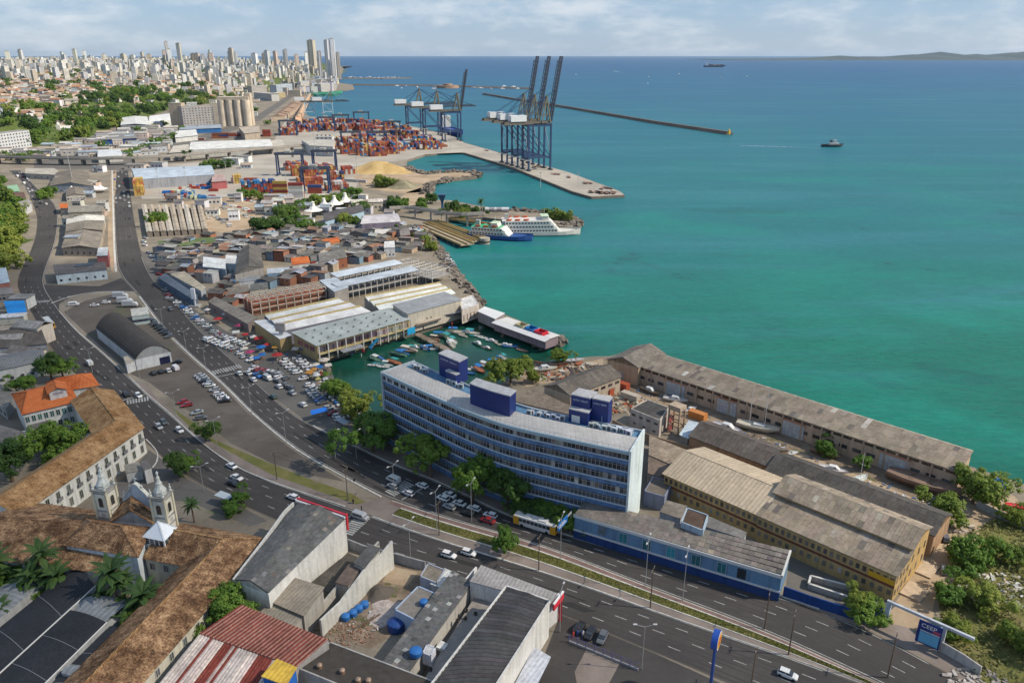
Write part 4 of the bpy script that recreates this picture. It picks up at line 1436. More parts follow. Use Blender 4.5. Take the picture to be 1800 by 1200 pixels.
tank(G(745, 1062, 4.3), .95, 1.3, 'blue water tank on the rough concrete roof')
tank(G(731, 1150, 5.2), 1.3, 1.5, 'blue water tank on the patchwork roof')
block('stair_box', 'small white stair box on the concrete deck', 'stair box', [(742, 1148), (758, 1154), (766, 1138), (750, 1132)], 5.2, None, 1, (.55, .56, .62), (.5, .5, .5), par=.2, zb=2.6)
block('roof_hatch', 'square white hatch on the concrete deck', 'hatch', [(766, 1138), (780, 1143), (788, 1132), (775, 1126)], 3.0, None, 1, (.6, .6, .58), (.62, .62, .6), zb=2.6, over=0)
for k,(u,v) in enumerate(((820,1075),(804,1092),(818,1088),(836,1080),(757,1178))):
 c=G(u,v,2.75)
 tag(part('roof_bucket', MB().lathe([(.01, 0), (.35, 0), (.42, .6), (.36, .6), (.3, .1)], 10), CONC, None, (.1, .09, .08), loc=c), 'dark bucket standing on the concrete deck', 'bucket', 'buckets on the concrete deck')
def ribbed_hall(px,z,n,label,col,wall):
 """roof of n crosswise channel sheets, one after the other from the front (a-b) to the back (d-c)"""
 P=[G(u,v,z) for u,v in px]
 A=P[0].copy()
 d=P[1]-P[0]
 an=math.atan2(d.y,d.x)
 t = thing('ribbed_warehouse', label, 'warehouse', (A.x, A.y, 0), an)
 Rm = Matrix.Rotation(-an, 3, 'Z')
 a,b_,c,e=[Rm @ Vector((p.x-A.x,p.y-A.y,z)) for p in P]
 part('wall', MB().prism([(p.x, p.y) for p in (a, b_, c, e)], 0, z), WALL, t, wall)
 for k in range(n):
  p,q=a.lerp(e,(k+.1)/n),b_.lerp(c,(k+.1)/n)
  p2,q2=a.lerp(e,(k+.75)/n),b_.lerp(c,(k+.75)/n)
  p3,q3=a.lerp(e,(k+1.08)/n),b_.lerp(c,(k+1.08)/n)
  u1,u2,u3=Vector((0,0,.1)),Vector((0,0,.36)),Vector((0,0,.06))
  m1,m2,m3=(p+q)/2,(p2+q2)/2,(p3+q3)/2
  h=Vector((0,0,.5))
  s_=MB()
  for (x,y,x2,y2,x3,y3,e0,e1) in ((p,m1,p2,m2,p3,m3,Vector((0,0,0)),h),(m1,q,m2,q2,m3,q3,h,Vector((0,0,0)))):
   s_.face([x+u1+e0,y+u1+e1,y2+u2+e1,x2+u2+e0])
   s_.face([x2+u2+e0,y2+u2+e1,y3+u3+e1,x3+u3+e0])
  part('roof_channel', s_, PLAIN, t, tint(col, .15))
 w=MB()
 for (p,q) in ((b_,c),(e,a),(c,e)):
  w.bar(p+Vector((0,0,.25)),q+Vector((0,0,.25)),.35,.6)
 part('parapet', w, WALL, t, (.62, .6, .57))
 w=MB().bar(a+Vector((0,0,.1)),b_+Vector((0,0,.1)),.5,.5)
 part('red_edge', w, CLEAN, t, (.4, .05, .06))
 return t
ribbed_hall([(745, 1222), (868, 1212), (966, 1058), (890, 1032)], 9.2, 26, 'white walled warehouse with dark deeply ribbed roof', (.075, .072, .075), (.66, .64, .60))
block('street_store', 'street front store with pale ribbed roof and red fascia', 'store', [(826, 1022), (966, 1060), (982, 1047), (846, 996)], 6.8, 'shed', .3, (.62, .61, .59), (.34, .32, .31), rmat=SHEET, over=.1)
A,B_=G(962,1076,4.8),G(983,1049,6.6)
og,an,L=G(966,1100),0,0
t = thing('store_sign', 'red corner fascia and pillar of the street front store', 'shop sign', G(972, 1108))
d=(G(983,1088)-G(966,1112))
part('sign_board', MB().bar((0, 0, 6.2), (d.x, d.y, 6.2), .4, 1.6), CLEAN, t, (.6, .03, .05))
part('sign_trim', MB().bar((0, 0, 7.1), (d.x, d.y, 7.1), .45, .3), CLEAN, t, (.72, .7, .7))
part('pillar', MB().box(d.x * .75 - .35, d.x * .75 + .35, d.y * .75 - .35, d.y * .75 + .35, 0, 5.6), CLEAN, t, (.55, .03, .04))
block('canopy', 'pale blue grey canopy roof beside the white warehouse wall', 'canopy', [(905, 1206), (934, 1220), (966, 1158), (940, 1142)], 3.2, 'shed', .4, (.4, .42, .45), (.52, .54, .60), rmat=SHEET, zb=2.9, over=.2)
block('brown_flat_roof', 'dark brown flat membrane roof with round vents at the bottom', 'building', [(525, 1176), (735, 1262), (770, 1200), (580, 1128)], 7, None, 1, (.38, .36, .34), (.062, .054, .047), rmat=CONC, par=.25)
for k,(u,v) in enumerate(((562,1173),(602,1182),(630,1198),(648,1199))):
 c=G(u,v,7.1)
 t = thing('roof_vent', 'round brown turbine vent on the dark flat roof, %s from the left' % ORD[k], 'roof vent', c)
 part('collar', MB().cyl((0, 0, 0), (0, 0, .3), .55, .5, 12), METAL, t, (.2, .12, .08))
 part('turbine', MB().lathe([(.35, .3), (.55, .5), (.55, .8), (.3, 1.0), (.02, 1.05)], 12), METAL, t, (.3, .2, .14))
# ================================================================== OFFICE BLOCK, SCHOOL, SHIPYARD SHEDS
BLUE,LBLUE,DBLUE=(.085,.185,.42),(.42,.54,.60),(.012,.028,.15)
HB=24.0
fr_line=[G(u,v,HB) for u,v in ((673,658),(722,681),(772,704),(812,722),(848,736),(885,749),(925,759),(985,772),(1045,785),(1108,798))]
fr_line=resample(smooth(fr_line,2),70)
bk_line=offset_line(fr_line,12.5)
OG=fr_line[0].copy()
OG.z=0
ofc = thing('office_block', 'long curved blue office block of seven storeys with ribbon windows', 'office building', OG)
F_=[p-OG-Vector((0,0,HB)) for p in fr_line]
K_=[p-OG-Vector((0,0,HB)) for p in bk_line]
NF=7
FH=3.36
def wallstrip(L_,z0,z1,out=0.,s=-1):
 b=MB()
 Q=offset_line(L_,s*out) if out else L_
 for p,q in zip(Q,Q[1:]):
  b.face([(p.x,p.y,z0),(q.x,q.y,z0),(q.x,q.y,z1),(p.x,p.y,z1)])
 return b
def solidstrip(L_,z0,z1,o0,o1):
 """solid band following a line between two offsets (right-hand side negative)"""
 b=MB()
 A,C=offset_line(L_,o0),offset_line(L_,o1)
 n=len(A)
 for k in range(n-1):
  a,a2,c,c2=A[k],A[k+1],C[k],C[k+1]
  b.face([(a.x,a.y,z0),(a2.x,a2.y,z0),(a2.x,a2.y,z1),(a.x,a.y,z1)])
  b.face([(c2.x,c2.y,z0),(c.x,c.y,z0),(c.x,c.y,z1),(c2.x,c2.y,z1)])
  b.face([(a.x,a.y,z1),(a2.x,a2.y,z1),(c2.x,c2.y,z1),(c.x,c.y,z1)])
  b.face([(a2.x,a2.y,z0),(a.x,a.y,z0),(c.x,c.y,z0),(c2.x,c2.y,z0)])
 for k in (0,n-1):
  b.face([(A[k].x,A[k].y,z0),(C[k].x,C[k].y,z0),(C[k].x,C[k].y,z1),(A[k].x,A[k].y,z1)])
 return b
part('core_wall', wallstrip(offset_line(F_, .35), 0, HB), WALL, ofc, (.12, .13, .16))
part('rear_wall', wallstrip(K_, 0, HB), WALL, ofc, (.30, .38, .52))
TILEB = mat('blue_spandrel', (.105, .205, .385), .5, spec=.4, n1=(.15, .3), n2=(1.2, .3), streak=.4)
pane_me={}
glassc=[(.05,.055,.06),(.03,.03,.035),(.10,.09,.085),(.16,.15,.14),(.06,.07,.09),(.02,.022,.025),(.12,.10,.085),(.28,.27,.25),(.04,.04,.045),(.03,.032,.035)]
Fp=resample(F_,78)
rr=random.Random(21)
for f in range(NF):
 z0=.6+f*FH
 part('spandrel_band', solidstrip(F_, z0, z0 + 1.3, -.12, .3), TILEB, ofc)
 part('slab_edge', solidstrip(F_, z0 + 1.3, z0 + 1.46, -.30, .3), CLEAN, ofc, (.50, .56, .62))
 zw0,zw1=z0+1.46,z0+FH-.002
 fb=MB()
 for k,p in enumerate(Fp):
  fb.box(p.x-.055,p.x+.055,p.y-.055,p.y+.055,zw0,zw1)
 for p,q in zip(Fp,Fp[1:]):
  fb.bar(Vector((p.x,p.y,zw1-.5)),Vector((q.x,q.y,zw1-.5)),.08,.08)
 part('window_frame', fb, CLEAN, ofc, (.30, .32, .34))
 joined=MB()
 for k,(p,q) in enumerate(zip(Fp,Fp[1:])):
  d=q-p
  an=math.atan2(d.y,d.x)
  L=round(d.length,2)
  c=(p+q)/2+Vector((-d.y,d.x,0)).normalized()*.18
  if f>=NF-4 and not (f==NF-1 and k<14 and k % 3==1):
   key=L
   if key not in pane_me:
    pane_me[key] = MB().box(-L / 2 + .05, L / 2 - .05, -.04, .04, 0, zw1 - zw0).data('pane', WINDOW)
   put('pane', pane_me[key], ofc, tint(rr.choice(glassc), .3), (c.x, c.y, zw0), an)
  elif f==NF-1:
   put('infill_panel', MB().box(-L / 2 + .09, L / 2 - .09, -.1, .04, 0, zw1 - zw0).data('infill_panel', CLEAN), ofc, (.5, .52, .52), (c.x, c.y, zw0), an)
  else:
   n_=Vector((math.cos(an),math.sin(an),0))*(L/2-.09)
   joined.obox((c.x,c.y,(zw0+zw1)/2),n_,Vector((-math.sin(an),math.cos(an),0))*.04,(0,0,(zw1-zw0)/2))
 if joined.v:
  o = part('lower_panes', joined, WINDOW, ofc, (.06, .065, .075))
  o['kind'] = 'stuff'
part('fascia', solidstrip(F_, HB - .15, HB + .75, -.35, .25), CLEAN, ofc, (.30, .40, .46))
part('base_wall', solidstrip(F_, 0, .62, -.1, .3), WALL, ofc, (.10, .16, .30))
n=len(F_)
for nm, o0, o1, z0, z1, m_, col in (('roof', .25, 7.8, HB + .55, HB + .9, mat('office_roof', (.44, .425, .41), .7, n1=(.06, .16), n2=(.8, .14), sheets=(1.1, 40, .05)), None),
         ('terrace', 7.8, 12.4, HB + .2, HB + .2, CONC, (.10, .21, .34))):
 a,c=offset_line(F_,o0),offset_line(F_,o1)
 b=MB()
 for k in range(n-1):
  b.face([(a[k].x,a[k].y,z0),(a[k+1].x,a[k+1].y,z0),(c[k+1].x,c[k+1].y,z1),(c[k].x,c[k].y,z1)])
  if nm == 'roof':
   b.face([(c[k].x,c[k].y,HB),(c[k+1].x,c[k+1].y,HB),(c[k+1].x,c[k+1].y,z1),(c[k].x,c[k].y,z1)])
 part(nm,b,m_,ofc,col)
part('parapet', solidstrip(K_, HB - .2, HB + .8, -.3, .15), WALL, ofc, (.40, .46, .52))
rl=MB()
aa=resample(offset_line(F_,.2),60)
for k in range(61):
 rl.box(aa[k].x-.03,aa[k].x+.03,aa[k].y-.03,aa[k].y+.03,HB+.75,HB+1.5)
for p,q in zip(aa,aa[1:]):
 rl.bar((p.x,p.y,HB+1.5),(q.x,q.y,HB+1.5),.05)
part('roof_railing', rl, METAL, ofc, (.25, .27, .3))
for k, nm in ((0, 'end_wall'), (-1, 'end_wall')):
 p,q=F_[k],K_[k]
 d=(q-p).normalized()
 e=Vector((-d.y,d.x,0))*(1 if k==0 else -1)
 p,q=p-d*.6,q+d*.2
 b=MB().obox(((p+q)/2+e*.1)+Vector((0,0,HB/2+.55)),(q-p)/2,e*.28,(0,0,HB/2+.55))
 part(nm,b,WALL,ofc,(.60,.68,.69) if k else (.40,.46,.50))
def print_marks(parent,p,q,z,h,n,seed,col=(.55,.58,.66)):
 """a line of small worn painted lettering, too small to read"""
 r=random.Random(seed)
 d=q-p
 an=math.atan2(d.y,d.x)
 L=d.length
 b=MB()
 x=L*.1
 wl_=L*.8/n
 for k in range(n):
  if k==n // 2:
   x+=wl_
   continue
  w=wl_*r.uniform(.55,.85)
  hh=h*r.choice((1,1,1,.92))
  c=r.random()
  if c<.35:
   b.box(x,x+w*.3,-.05,-.03,0,hh).box(x+w*.3,x+w,-.05,-.03,0,hh*.25)
  elif c<.7:
   b.box(x,x+w*.28,-.05,-.03,0,hh).box(x+w*.72,x+w,-.05,-.03,0,hh).box(x+w*.28,x+w*.72,-.05,-.03,hh*.4,hh*.62)
  else:
   b.box(x,x+w,-.05,-.03,hh*.75,hh).box(x+w*.35,x+w*.65,-.05,-.03,0,hh*.75)
  x+=wl_
 part('painted_lettering', b, CLEAN, parent, col, loc=(p.x, p.y, z), rz=an)
def roof_tower(label,px,z,zb=HB+.2,curve=0.,lettering=True,lid=(.42,.42,.43)):
 P=[G(u,v,z) for u,v in px]
 if len(P)==3:
  P.append(P[0]+P[2]-P[1])
 A=P[0]
 d=P[1]-P[0]
 an=math.atan2(d.y,d.x)
 t = thing('roof_tower', label, 'roof tower', (A.x, A.y, zb), an)
 Rm = Matrix.Rotation(-an, 3, 'Z')
 L_=[(Rm @ Vector((p.x-A.x,p.y-A.y,0))) for p in P]
 pl=[tuple(p[:2]) for p in L_]
 if curve:
  a,b_=L_[0],L_[1]
  mid=[((a.lerp(b_,f)).x,(a.lerp(b_,f)).y+math.sin(math.pi*f)*curve) for f in (.15,.3,.45,.6,.75,.9)]
  pl=[pl[0]]+mid+pl[1:]
 h=z-zb
 NAVY = mat('navy_tile', DBLUE, .4, spec=.5, n1=(.3, .14), n2=(1.5, .16))
 part('shaft', MB().prism(pl, -.2, h), NAVY, t)
 cx=sum(p[0] for p in pl)/len(pl)
 cy=sum(p[1] for p in pl)/len(pl)
 part('roof_slab', MB().prism([(p[0] + (p[0] - cx) * .02, p[1] + (p[1] - cy) * .02) for p in pl], h + .004, h + .3), CONC, t, lid)
 if lettering:
  print_marks(t,L_[0],L_[1],h-1.35,.5,13,int(px[0][0]))
 return t
t = roof_tower('navy blue stair tower on the far end of the office roof', [(771, 622), (807, 637), (822, 629)], 31.2)
roof_tower('low navy porch with white door in front of the far stair tower', [(783, 652), (801, 660), (808, 657)], 27.6, lettering=False)
t = roof_tower('large curved navy blue plant tower in the middle of the office roof', [(826, 675), (896, 697), (907, 687)], 30.8, curve=-.4, lettering=False)
t = roof_tower('navy blue roof tower with painted lettering, left half of the near pair', [(1004, 694), (1037, 701), (1050, 690)], 31.2)
t2 = roof_tower('navy blue roof tower with painted lettering, right half of the near pair', [(1041, 701), (1070, 707), (1077, 699)], 31.0)
roof_tower('low navy annex with glazed door below the near pair of towers', [(1000, 719), (1034, 727), (1040, 720)], 27.8, lettering=False)
for (u,v,w) in ((1012,742,2.4),(792,668,2.0),(1058,743,1.6)):
 p=G(u,v-12,HB+2.3)
 tag(part('white_door', MB().box(-w / 2, w / 2, -.1, 0, 0, 2.1).box(-.05, .05, -.14, -.1, 0, 2.1), CLEAN, None, (.62, .62, .6), loc=(p.x, p.y - .4, HB + .4), rz=-.48 if u > 900 else -.75),
  'white glazed door of a roof tower %s' % ('porch' if u < 900 else 'annex' if u < 1040 else 'shaft'), 'door')
ac=offset_line(F_,9.9)
acs=resample(ac,100)
ac_me = MB().box(-.45, .45, -.22, .22, 0, .85).data('casing', METAL)
fan_me = MB().cyl((0, -.23, .42), (0, -.27, .42), .3, .3, 10).data('fan_grille', METAL)
spots=[4,5,7,10,11,24,26,27,29,31]+[62,63,65,66,68,69,71,72,74]+[84,85,86,88,89,90,91,92,93,94,95,96,97]
for k,i in enumerate(spots):
 p=acs[i]+OG
 t = thing('air_conditioner', 'pale air conditioning unit on the office roof terrace', 'air conditioner', (p.x + rr.uniform(-.3, .3), p.y + rr.uniform(-.6, .6), HB + .25),
   -.6 + rr.uniform(-.3, .3), 'air conditioners on the office roof')
 s_=rr.choice((1.3,1.5,1.7))
 put('casing', ac_me, t, tint((.5, .52, .54), .2), sc=s_)
 put('fan_grille', fan_me, t, (.08, .08, .09), sc=s_)
FC=(.175,.155,.14)
t = block('low_blue_building', 'long low blue walled building with patched sheet roof by the avenue', 'building', [(1010, 905), (1374, 1013), (1389, 969), (1029, 882)], 6.8, None, 1, (.13, .235, .37), FC,
  over=0,sheets=(36,5),odd=.13,shc=[(.30,.25,.2),(.26,.23,.2),(.11,.1,.1)],
  wins=((0,1,1,1.9,2.4,3.4,1,(.10,.12,.15),(.13,.17)),(0,5,1,2.0,2.7,3.0,1,(.02,.20,.24),(.20,.80),(.3,.35,.4)),(0,1,1,2.0,2.7,3.0,1,(.03,.06,.09),(.80,.86))))
L=(G(1374,1013,6.8)-G(1010,905,6.8)).length
Dp=10.6
part('white_band', MB().box(-.2, L + .2, -.25, 0, 6.3, 7.15).box(-.2, L + .2, -.2, 0, 2.3, 2.75), CLEAN, t, (.52, .53, .54))
part('plinth', MB().box(-.1, L + .1, -.12, -.004, 0, 2.3), WALL, t, (.02, .05, .17))
part('end_coping', MB().box(L - .1, L + .35, -.25, Dp, 6.6, 7.3), CLEAN, t, (.52, .52, .5))
block('roof_box', 'raised box with stained rusty top on the low blue building', 'roof box', [(1197, 919), (1236, 934), (1245, 906), (1207, 893)], 8.6, None, 1, (.34, .42, .50), (.09, .06, .045), par=.35, zb=6.8)
block('grey_annex', 'grey sheet roofed annex behind the low blue building', 'annex', [(1236, 925), (1306, 947), (1312, 936), (1245, 908)], 5.0, None, 1, (.4, .42, .45), (.17, .165, .16), over=.2)
block('grey_annex', 'small tan sheet roofed annex next to the office end wall', 'annex', [(1160, 900), (1196, 912), (1208, 890), (1172, 880)], 5.4, None, 1, (.35, .36, .4), (.20, .175, .15), over=.2)
block('stained_flat_roof', 'small building with stained flat roof and blue sign beside the office end wall', 'building', [(1132, 864), (1168, 874), (1184, 848), (1148, 838)], 4.4, None, 1, (.2, .22, .3), (.14, .12, .10), par=.3, rmat=CONC)
t = free_wall('blue_boundary_wall', 'long dark blue boundary wall along the pavement', [(1376, 1046), (1420, 1062), (1470, 1078), (1515, 1093), (1535, 1096), (1546, 1088), (1552, 1076)], [2.6] * 7, .3, (.015, .05, .19))
free_wall('low_white_wall', 'low white coped enclosure wall in the school yard', [(1420, 1034), (1490, 1057), (1500, 1040), (1424, 1020), (1420, 1034)], [1.4] * 5, .3, (.4, .38, .36), coping=(.6, .6, .58))
YW=(.43,.30,.135)
ROOFT=(.44,.36,.265)
z=7.5
u0=Vector((math.cos(R(-45)),math.sin(R(-45)),0))
v0=Vector((-u0.y,u0.x,0))
A=G(1168,832,z)
Bq=G(1332,905,z)
Lq=(Bq-A).dot(u0)
W1=[A,A+u0*Lq,A+u0*Lq+v0*21,A+v0*21]
WN=[(.10,.09,.085),(.22,.2,.17),(.12,.05,.04)]
t = block('yellow_school', 'yellow two storey school block with wide tan gable roof', 'school', None, z, 'ab', 3.0, YW, ROOFT, over=.5, world=W1,
  rmat=mat('tan_sheets', None, .9, n1=(.12, .14), n2=(1., .18), sheets=(1.1, 6, .1), ribs=('x', 1.1, .12)),
  wins=((0,18,1,.85,1.25,5.2,1,WN[0]),(0,14,1,.9,1.3,1.9,1,WN[1])))
part('brown_band', MB().box(0, Lq, -.1, -.004, 3.9, 4.5), WALL, t, (.16, .055, .04))
A2=A+u0*(Lq+.05)+v0*-.4
A2.z=z
L2=34.2
WW=[A2,A2+u0*L2,A2+u0*L2+v0*8.6,A2+v0*8.6]
t = block('yellow_school', 'longer yellow school block with stepped grey brown roof at the near end', 'school', None, z, 'shed', 2.1, YW, (.27, .22, .17), over=.4, world=WW, rmat=MATS['tan_sheets'],
  sheets=(26,3),odd=.10,shc=[(.34,.3,.25),(.16,.14,.12)],
  wins=((0,22,1,.85,1.3,5.1,1,WN[0]),(0,18,1,.9,1.3,1.8,1,WN[1]),(1,4,2,.8,1.6,1.6,3.4,WN[0])))
part('brown_band', MB().box(0, L2, -.1, -.004, 3.9, 4.5), WALL, t, (.16, .055, .04))
part('mural', MB().box(L2 - 6, L2 - .2, -.14, -.11, 4.6, 6.0), CLEAN, t, (.55, .30, .02))
p0=A2+v0*8.4
p0.z=10.6
block('school_clerestory', 'raised clerestory roof along the yellow school block', 'school', None, 10.6, 'ab', 2.2, (.46, .31, .13), (.29, .24, .185), over=.5, world=[p0, p0 + u0 * L2, p0 + u0 * L2 + v0 * 12, p0 + v0 * 12],
 rmat=MATS['tan_sheets'], sheets=(26, 3), odd=.10, shc=[(.34, .3, .25), (.16, .14, .12)], wins=((1, 3, 2, .9, 1.8, 2.0, 4.0, WN[0]),))
for k,(u,v) in enumerate(((1626,1000),(1608,1040))):
 c=G(u,v)
 tag(part('concrete_pad', MB().prism([tuple((u0 * a + v0 * b_)[:2]) for a, b_ in ((-2.4, -3.2), (2.2, -3.2), (2.4, 3.), (-2.4, 3.2))], 0, .4), CONC, None, (.46, .36, .26), loc=c),
  'pale concrete pad at the end of the yellow school, %s one' % ('upper' if k == 0 else 'lower'), 'concrete pad')
for (a, c_, lab, col, n1_) in (((1212, 766), (1343, 824), 'dark weathered shed roof, left stretch behind the school', (.13, .11, .095), (20, 4)),
       ((1347, 826), (1641, 943), 'darker grey shed roof, right stretch behind the school', (.088, .08, .074), (42, 4))):
 A,Bq=G(*a,6.5),G(*c_,6.5)
 Lq=(Bq-A).dot(u0)
 block('long_dark_shed', lab, 'shed', None, 6.5, 'ab', 2.6, (.36, .23, .14), col, over=.3, world=[A, A + u0 * Lq, A + u0 * Lq + v0 * 13, A + v0 * 13], sheets=n1_, odd=.12)
A,Bq=G(1121,643,7),G(1683,829,7)
u1=(Bq-A).normalized()
v1=Vector((-u1.y,u1.x,0))
Lq=(Bq-A).length
CRM=(.46,.345,.25)
t = block('shipyard_shed', 'very long cream shipyard shed with weathered grey roof along the sea wall', 'shed', None, 7, 'shed', 1.7, CRM, (.25, .21, .165), over=.3, world=[A, Bq, Bq + v1 * 12.5, A + v1 * 12.5],
  sheets=(70,4),odd=.09,shc=[(.15,.13,.115),(.31,.27,.22),(.17,.15,.13),(.2,.17,.14),(.48,.45,.4)],
  wins=((0,34,1,2.5,.75,5.9,1,(.02,.02,.022)),(0,26,1,2.6,1.2,2.4,1,(.06,.065,.07))))
part('sea_coping', MB().box(0, Lq, 12.3, 12.8, 8.3, 9.0), CONC, t, (.5, .44, .36))
for k in range(18):
 x=Lq*k/17
 put('buttress', MB().box(-.2, .2, -.35, 0, 0, 7).data('buttress', WALL), t, CRM, (x, 0, 0))
for (u,w) in ((1186,8.5),(1277,7.5),(1393,7.5),(1570,8.5)):
 lo,hi=0.,Lq
 for _ in range(40):
  m_=(lo+hi)/2
  if PX(A+u1*m_-Vector((0,0,5)))[0]<u:
   lo=m_
  else:
   hi=m_
 g=MB().box(-w/2,w/2,-.16,-.02,0,5.2)
 d = put('sliding_door', g.data('sliding_door', METAL), t, (.36, .37, .38), (lo, 0, 0))
 for i in range(6):
  for j in range(4):
   put('door_pane', MB().box(-w / 12 + .1, w / 12 - .1, -.2, -.16, 0, 1.1).data('door_pane', METAL), d, tint((.42, .44, .45), .15), (-w / 2 + w * (i + .5) / 6, 0, .15 + j * 1.27))
 put('door_lintel', MB().box(-w / 2 - .4, w / 2 + .4, -.25, -.02, 5.2, 5.8).data('door_lintel', WALL), d, (.42, .22, .14))
block('shed_head', 'gabled cream head house at the seaward end of the long shed', 'shed', [(1068, 632), (1122, 646), (1168, 622), (1118, 609)], 7.5, 'bc', 2.6, (.50, .36, .24), (.20, .175, .15), over=.4, sheets=(12, 4), odd=.1,
 wins=((0,5,1,1.1,3.5,.6,1,(.4,.38,.36),(.15,.55)),))
block('grey_gable_shed', 'grey gable roofed workshop beside the scrap yard', 'workshop', [(957, 679), (1003, 696), (1091, 662), (1052, 643)], 6, 'bc', 2.4, (.46, .38, .29), (.15, .13, .11), over=.3, sheets=(14, 4), odd=.1,
 wins=((1,7,1,2.2,1.0,3.8,1,(.06,.05,.05)),(1,3,1,3,1.6,1.2,1,(.3,.29,.27))))
block('brown_roof_shed', 'brown roofed low shed right behind the office block', 'shed', [(906, 706), (1001, 729), (1003, 714), (936, 683), (905, 679)][:4], 5, None, 1, (.35, .3, .25), (.20, .16, .125), over=.3)
block('white_store_house', 'two storey whitewashed store house with dark roof in the yard', 'house', [(1108, 719), (1160, 740), (1176, 717), (1138, 703)], 6.5, None, 1, (.52, .47, .42), (.085, .08, .075), par=.3,
 wins=((0,4,1,1.4,.8,4.6,1,(.07,.06,.06)),(0,3,1,1.2,.6,1.8,1,(.08,.07,.07))))
t = thing('tank_frame', 'rusty concrete tank frame standing beside the store house', 'frame tower', G(1187, 760))
fb=MB()
for x,y in ((-2,-1.6),(2,-1.6),(2,1.6),(-2,1.6)):
 fb.box(x-.2,x+.2,y-.2,y+.2,0,9)
for zz in (2.8,5.6,8.6):
 fb.box(-2.2,2.2,-1.75,-1.45,zz,zz+.35).box(-2.2,2.2,1.45,1.75,zz,zz+.35).box(-2.2,-1.8,-1.45,1.45,zz,zz+.35).box(1.8,2.2,-1.45,1.45,zz,zz+.35)
part('frame', fb, CONC, t, (.34, .24, .17), rz=-.78)
part('tank', MB().box(-2.3, 2.3, -1.9, 1.9, 8.96, 10.3), CONC, t, (.40, .31, .23), rz=-.78)
part('red_backwall', MB().box(-2.4, -2.2, -1.5, 1.5, 0, 6), WALL, t, (.45, .12, .12), rz=-.78)
block('tan_low_roof', 'low tan roof strip beside the office end wall', 'shed', [(1141, 800), (1178, 816), (1212, 794), (1142, 766)], 4.5, None, 1, (.4, .34, .28), (.30, .24, .18), over=.1)
block('tan_low_roof', 'small dark tan roof below the office end wall', 'shed', [(1139, 832), (1160, 838), (1178, 818), (1140, 803)], 4.2, None, 1, (.4, .34, .28), (.20, .15, .12), over=.1)
block('blue_shed', 'small shed with pale blue ribbed roof in the yard', 'shed', [(1196, 764), (1209, 770), (1226, 745), (1212, 742)], 4.5, 'shed', .3, (.4, .36, .3), (.45, .52, .58), rmat=SHEET)
free_wall('yard_wall', 'brown yard wall between office block and store house', [(1076, 752), (1108, 768), (1160, 785), (1212, 800)], [3.2] * 4, .3, (.33, .24, .16))
# ================================================================== MARKET AND LEFT TOWN
OCH=(.42,.31,.15)
DG=(.115,.11,.105)
def strips(name,label,px,z,n,wall,cols=((.62,.62,.60),(.45,.36,.17)),drop=.8):
 """hall with n long roof bays running a-b, a raised trim between the bays"""
 P=[G(u,v,z) for u,v in px]
 A=P[0]
 d=P[1]-P[0]
 an=math.atan2(d.y,d.x)
 t = thing(name, label, 'market hall', (A.x, A.y, 0), an)
 Rm = Matrix.Rotation(-an, 3, 'Z')
 a,b_,c,e=[Rm @ Vector((p.x-A.x,p.y-A.y,z)) for p in P]
 part('wall', MB().prism([(p.x, p.y) for p in (a, b_, c, e)], 0, z - drop), WALL, t, wall)
 for k in range(n):
  f0,f1=k/n,(k+.8)/n
  dn=Vector((0,0,-drop))
  part('roof_bay', MB().slab([a.lerp(e, f0) + dn, b_.lerp(c, f0) + dn, b_.lerp(c, f1), a.lerp(e, f1)], .15), SHEET, t, tint(cols[0], .06))
  f2=(k+.97)/n
  p,q=a.lerp(e,(f1+f2)/2),b_.lerp(c,(f1+f2)/2)
  w=(a.lerp(e,f2)-a.lerp(e,f1)).length*.8
  part('roof_trim', MB().bar(p + Vector((0, 0, .25)), q + Vector((0, 0, .25)), w, .7), WALL, t, tint(cols[1], .08))
 return t
H4=[(557,607),(719,561),(683,546),(516,588)]
t = block('market_hall', 'market hall with grey green roof of small vents facing the boat basin', 'market hall', H4, 7.2, 'shed', .9, OCH, (.36, .39, .37), rmat=SHEET, over=.7,
  wins=((3,3,1,3.4,2.0,3.8,1,(.25,.10,.10),(.15,.92),(.35,.2,.15)),(0,8,1,4.2,2.4,3.9,1,(.09,.07,.09),(.02,.62)),(0,5,1,3.6,5.6,.4,1,(.42,.36,.34),(.62,.98)),
    (0,9,1,4.,2.5,.5,1,(.04,.04,.045),(.02,.62))))
A,Bq=G(557,607,7.2),G(719,561,7.2)
L=(Bq-A).length
part('balcony_slab', MB().box(.2, L - .2, -1.6, -.1, 3.3, 3.6), CONC, t, (.5, .42, .22))
for k in range(12):
 put('column', MB().box(-.18, .18, -.2, .2, 0, 7.2).data('column', CLEAN), t, (.6, .58, .54), (L * k / 11, -1.4, 0))
part('blue_stair', MB().slab([(L * .5, -1.7, .2), (L * .6, -1.7, 3.4), (L * .6, -3.2, 3.4), (L * .5, -3.2, .2)], .3), CLEAN, t, (.02, .22, .42))
part('blue_sign', MB().box(L * .93, L * 1.02, -2.9, -2.7, 1.2, 4.2), CLEAN, t, (.02, .33, .60))
part('side_canopy', MB().slab([(L * .2, -4.6, 2.6), (L * .42, -4.6, 2.6), (L * .42, -1.6, 3.0), (L * .2, -1.6, 3.0)], .12), SHEET, t, (.24, .25, .27))
vent_me = MB().lathe([(.28, 0), (.3, .25), (.42, .35), (.38, .7), (.1, .85), (.01, .86)], 8).data('roof_vent', METAL)
